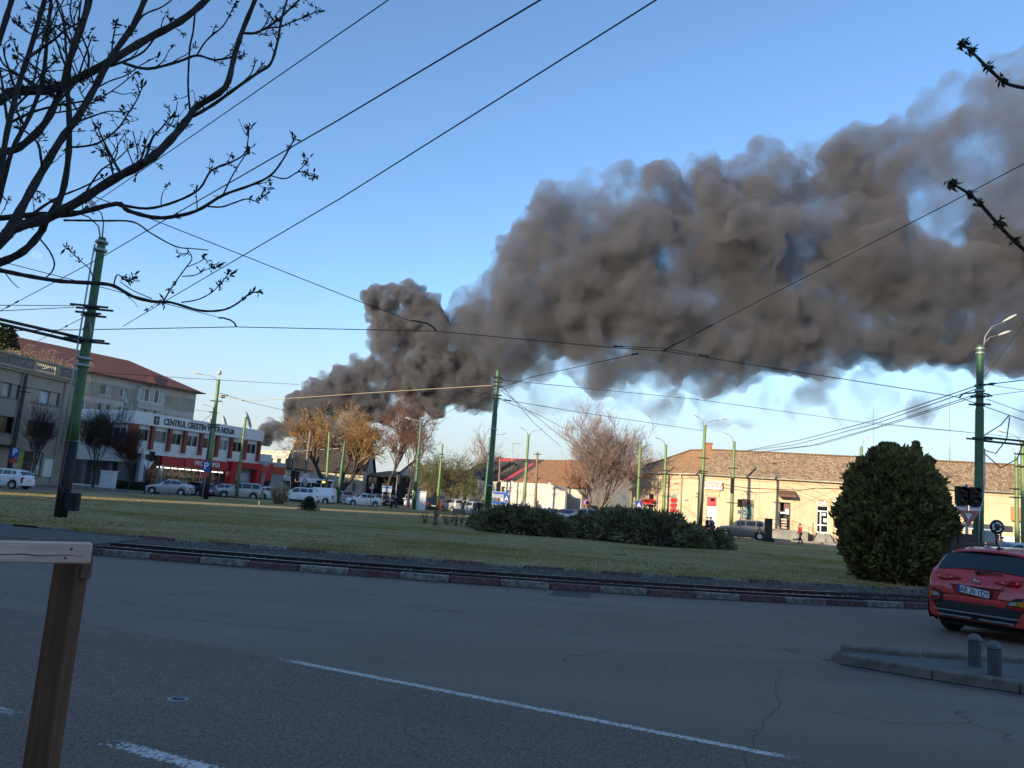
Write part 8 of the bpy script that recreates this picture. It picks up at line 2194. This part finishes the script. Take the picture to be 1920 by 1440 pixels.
if t2.T.v: t2.T.build('crown', BARK_N, b2)
# wooden tree guard
def wood_mat(name, a, b, ax):
    m = bpy.data.materials.new(name); m.use_nodes = True; n, l, bs = nodes_of(m); t = n.new('ShaderNodeTexCoord'); mp = n.new('ShaderNodeMapping'); sc_ = [26, 26, 26]; sc_[ax] = 1.6; mp.inputs['Scale'].default_value = sc_; l.new(t.outputs['Object'], mp.inputs[0])
    g_ = noise(n, l, mp.outputs[0], 1.6, 5, .65, .8); c = mixc(n, l, ramp(n, l, g_, .35, .65), a, b)
    kn = n.new('ShaderNodeTexVoronoi'); kn.inputs['Scale'].default_value = 4.5; l.new(t.outputs['Object'], kn.inputs['Vector']); c = mixc(n, l, ramp(n, l, kn.outputs['Distance'], .06, .10, .75, 0), c, tuple(x * .25 for x in b))
    l.new(c, bs.inputs['Base Color']); bs.inputs['Roughness'].default_value = .85; bp = n.new('ShaderNodeBump'); bp.inputs['Strength'].default_value = .35; bp.inputs['Distance'].default_value = .004; l.new(g_, bp.inputs['Height']); l.new(bp.outputs[0], bs.inputs['Normal']); return m
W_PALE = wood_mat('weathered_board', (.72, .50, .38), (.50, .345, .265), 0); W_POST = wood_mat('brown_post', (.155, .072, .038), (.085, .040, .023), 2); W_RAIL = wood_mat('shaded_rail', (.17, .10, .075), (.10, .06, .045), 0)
Yg = 2.25
ct = D(172, 1016, Yg); cb_ = D(160, 1056, Yg)
gd = empty('tree_guard', (ct.x, Yg, 0), 0, 'wooden tree guard frame of a pale top board on brown posts', 'tree guard')
zt_ = ct.z; bh = (1054 - 1017) * Yg / FPX
# front board runs left, coming slightly nearer
e1 = D(-260, 1043, 1.98) - Vector(gd.location); dirb = Vector((e1.x, e1.y, 0)).normalized(); ang = math.atan2(-dirb.y, -dirb.x)
def plank(name, L, h, t_, m, loc, rz, pitch=0.0): q = MB(); q.bevbox(-L, 0, -t_, 0, -h, 0, .004); o = q.build(name, m, gd); o.location = loc; o.rotation_euler = (0, pitch, rz); return o
plank('top_board', 1.35, bh, .035, W_PALE, (0, 0, zt_), ang, -.012)
q = MB(); ph = zt_ - bh * .4; q.bevbox(-.027, .027, -.027, .027, -.02, ph + .02, .004); o = q.build('post', W_POST, gd); o.rotation_euler = (0, 0, R(-10)); o.location = (-.062, .050, 0)
B2 = D(120, 1012, 3.1) - Vector(gd.location); z2 = B2.z; ld = Vector((math.cos(ang), math.sin(ang), 0))
for p, hh in ((-ld * 1.28 + Vector((0, .05, 0)), ph), (Vector((B2.x + .0, B2.y + .04, 0)), z2 - .02), (Vector((B2.x, B2.y, 0)) - ld * 1.2, z2 - .02)):
    q = MB(); q.bevbox(-.036, .036, -.036, .036, -.02, hh, .005); o = q.build('post', W_POST, gd); o.location = (p.x, p.y, 0); o.rotation_euler = (0, 0, R(20))
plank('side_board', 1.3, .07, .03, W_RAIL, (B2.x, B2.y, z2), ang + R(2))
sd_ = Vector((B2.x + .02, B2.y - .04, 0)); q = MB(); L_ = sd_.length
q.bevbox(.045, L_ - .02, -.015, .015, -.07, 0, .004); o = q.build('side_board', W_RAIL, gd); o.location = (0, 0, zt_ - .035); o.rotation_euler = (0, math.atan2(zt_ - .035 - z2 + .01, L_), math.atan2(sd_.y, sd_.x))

# nail heads, a split and chipped end on the near board
NAIL = mat('rusty_nail', (.05, .035, .03), .6, .5)
for dx, dz in ((-.05, -.018), (-.062, -.042), (-.34, -.02), (-.62, -.045)):
    q = MB(); q.lathe([(.003, 0), (.0027, -.0015), (.0005, -.002)], 10, (0, 0, 0), 'y'); o = q.build('nail', NAIL, gd); o.location = Vector((0, 0, zt_ + dz)) + ld * dx + Vector((-ld.y, ld.x, 0)) * -.0355
for x0, x1, dz in ((-.30, -.02, -.036), (-.55, -.36, -.022), (-.85, -.60, -.040)):
    q = MB(); P = [Vector((0, 0, zt_ + dz + .002 * math.sin(k * 2.1))) + ld * (x0 + (x1 - x0) * k / 8) + Vector((-ld.y, ld.x, 0)) * -.0352 for k in range(9)]
    q.tube(P, [.0004, .0010, .0014, .0011, .0015, .0012, .0010, .0008, .0004], 4); q.build('split', NAIL, gd)
# ------------------------------------------------------------------ smoke
SMOKE_Y = 1000.0
def smoke_material(name, dens, lo, hi, scale, col, seed, thin=.3):
    m = bpy.data.materials.new(name); m.use_nodes = True
    n, l = m.node_tree.nodes, m.node_tree.links
    for x in list(n):
        if x.type != 'OUTPUT_MATERIAL': n.remove(x)
    out = [x for x in n if x.type == 'OUTPUT_MATERIAL'][0]
    v = n.new('ShaderNodeVolumePrincipled')
    v.inputs['Color'].default_value = (*col, 1)
    v.inputs['Anisotropy'].default_value = 0.35
    t = n.new('ShaderNodeTexCoord')
    mp = n.new('ShaderNodeMapping'); mp.inputs['Location'].default_value = (seed * 31.7, seed * 7.1, 3.3)
    l.new(t.outputs['Object'], mp.inputs[0])
    nz = n.new('ShaderNodeTexNoise'); nz.inputs['Scale'].default_value = scale; nz.inputs['Detail'].default_value = 5; nz.inputs['Roughness'].default_value = .66; nz.inputs['Distortion'].default_value = .35
    l.new(mp.outputs[0], nz.inputs['Vector'])
    mr = n.new('ShaderNodeMapRange'); mr.interpolation_type = 'SMOOTHSTEP'
    mr.inputs[1].default_value = lo; mr.inputs[2].default_value = hi; mr.inputs[3].default_value = 0; mr.inputs[4].default_value = dens
    l.new(nz.outputs['Fac'], mr.inputs[0])
    n2 = n.new('ShaderNodeTexNoise'); n2.inputs['Scale'].default_value = scale * .36; n2.inputs['Detail'].default_value = 3; l.new(mp.outputs[0], n2.inputs['Vector'])
    m2 = n.new('ShaderNodeMapRange'); m2.inputs[1].default_value = .36; m2.inputs[2].default_value = .64; m2.inputs[3].default_value = thin; m2.inputs[4].default_value = 1.4
    l.new(n2.outputs['Fac'], m2.inputs[0]); mu = n.new('ShaderNodeMath'); mu.operation = 'MULTIPLY'; l.new(mr.outputs[0], mu.inputs[0]); l.new(m2.outputs[0], mu.inputs[1])
    l.new(mu.outputs[0], v.inputs['Density'])
    l.new(v.outputs[0], out.inputs['Volume'])
    m.cycles.volume_step_rate = 0.4
    return m

def puffs(blobs, per, jit, seed, shrink=.55, depth=1.0, full=.8):
    "each blob (px, py, radius px) becomes a cluster of round puffs"
    r = random.Random(seed)
    out = []
    k = SMOKE_Y / FPX
    for b in blobs:
        px, py, rp = b[:3]
        dy = b[3] if len(b) > 3 else 0.0
        c = D(px, py, SMOKE_Y + dy)
        rad = rp * k * c.y / SMOKE_Y
        out.append((c, rad * full))
        for i in range(per):
            d = Vector((r.gauss(0, 1), r.gauss(0, 1), r.gauss(0, 1))).normalized()
            d.y *= depth
            rr = rad * r.uniform(.22, shrink)
            out.append((c + d * (rad * r.uniform(.75, 1.0) - rr * .45) * jit, rr))
    return out

def hull(name, plist, voxel, disp, material, parent):
    bm = bmesh.new()
    for c, rad in plist:
        bmesh.ops.create_icosphere(bm, subdivisions=2, radius=rad, matrix=Matrix.Translation(c))
    me = bpy.data.meshes.new(name); bm.to_mesh(me); bm.free()
    o = link(name, me, parent, material)
    md = o.modifiers.new('union', 'REMESH'); md.mode = 'VOXEL'; md.voxel_size = voxel
    for i, (sz, st) in enumerate(disp):
        tx = bpy.data.textures.new(name + '_billow%d' % i, 'CLOUDS'); tx.noise_scale = sz; tx.noise_depth = 2; tx.noise_basis = 'BLENDER_ORIGINAL'
        d = o.modifiers.new('billow', 'DISPLACE'); d.texture = tx; d.strength = st; d.mid_level = .5; d.texture_coords = 'GLOBAL'
    md = o.modifiers.new('clean', 'REMESH'); md.mode = 'VOXEL'; md.voxel_size = voxel * .8
    dg = bpy.context.evaluated_depsgraph_get()
    ev = o.evaluated_get(dg)
    new = bpy.data.meshes.new_from_object(ev)
    o.modifiers.clear()
    o.data = new
    new.materials.clear(); new.materials.append(material)
    return o

CORE = [  # thick base and column
 (497,818,17),(508,806,16),(525,806,20),(545,800,26),(566,790,34),(560,752,24),(600,760,42),(590,722,26),(640,745,48),(660,712,28),(690,735,46),(720,705,45),
 (735,660,46),(722,615,34),(705,575,32),(735,565,42),(770,560,38),(790,600,42),(760,610,44),(740,640,40),(806,622,38),(795,575,38),(690,700,44),(650,725,50),(610,745,48),(570,770,40),
 (780,690,60),(820,700,70),(850,650,66),(880,600,55),(900,560,48),(880,720,60),(930,640,90),(940,540,60),(990,590,100),(960,480,50),
 (1000,470,64),(1020,430,55),(1010,660,55),(960,700,40),(1050,380,46),(1060,450,90),(1070,560,110),(1100,640,80),(1130,690,55),
 (1090,355,36),(1130,400,70),
 (820,755,34),(770,760,34),(720,770,36),(670,775,36),(900,752,26),(620,792,30)]
MIDP = [ (1422,440,75,-70),(1345,385,60,-50),(1000,560,110,40),(1060,480,95,50),(1080,580,110,60),(1160,540,110,60),(930,620,90,40),(1220,420,80),(1350,480,110),(1450,600,110),(1560,620,90),(1680,620,90),(1780,620,90),(1880,620,90),(1340,580,110),(1170,480,100),(1190,580,110),(1190,660,66),(1250,680,60),(1250,600,110),(1130,670,60),(1100,600,90),(1160,345,38),(1260,360,52),(1235,330,34),(1300,340,50),(1330,310,34),(1300,430,95,10),(1290,520,100,10),(1330,640,90),(1330,710,44),(1390,330,44),(1400,420,100,30),
 (1430,295,32),(1400,540,120),(1420,650,80),(1470,340,60),(1480,450,120,30),(1520,560,120),(1510,640,70),(1560,400,90),(1580,320,60),(1610,275,40),
 (1620,500,130),(1620,600,90),(1720,560,130),(1730,640,70),(1820,560,130),(1840,660,60),(1930,560,130),(1930,650,80),(2040,560,150),(2160,560,160)]
VEIL = [ (1700,330,100),(1860,330,120),(1920,330,120),(1560,300,60),(1640,280,60),(1500,270,24),(1660,350,90),(1680,250,50),(1740,310,100),(1740,215,40),(1790,180,40),(1800,280,100),(1880,220,100),(1860,140,40),(1930,120,50),(1960,250,130),(1700,430,110),(1820,400,130),
 (1940,400,140),(2060,330,170),(2080,180,130)]
WISP = [ (1010,735,44),(1090,745,40),(1170,755,44),(960,745,34),(1250,775,44),(1340,770,46),(1430,760,50),(1530,735,50),(1640,720,56),(1750,720,56),(1860,730,60),(1480,790,36),(1600,775,40),(1720,770,40),(1900,760,50)]
smoke = empty('smoke_plume', (0, 0, 0), label='huge dark grey brown smoke plume rising from behind the houses across the sky', cat='smoke', kind='stuff')
SMC = (.455, .445, .47)
BASE = [b for b in CORE if b[0] < 840 or b[1] > 715 and b[0] < 885]; MAIN = [b for b in CORE if b[0] >= 850] + MIDP
hull('plume_column', puffs(BASE, 14, 1.0, 3, .42), 2.6, [(40, 16), (16, 11), (7, 6)], smoke_material('smoke_dense', .30, .34, .66, .046, SMC, 1, .55), smoke)
hull('plume_drift', puffs(MAIN, 6, 1.10, 5, .55, full=.95), 5.0, [(90, 44), (48, 34), (24, 20), (11, 9)], smoke_material('smoke_mid', .074, .29, .66, .030, SMC, 2, .36), smoke)
hull('plume_veil', puffs(VEIL, 4, 1.15, 8, .7, full=.95), 8.0, [(80, 60), (30, 24), (12, 8)], smoke_material('smoke_thin', .036, .32, .72, .018, SMC, 3, .25), smoke)
hull('plume_wisp', puffs(WISP, 4, 1.25, 9, .7), 7.0, [(60, 50), (24, 20)], smoke_material('smoke_wisp', .046, .42, .74, .017, SMC, 4, .2), smoke)
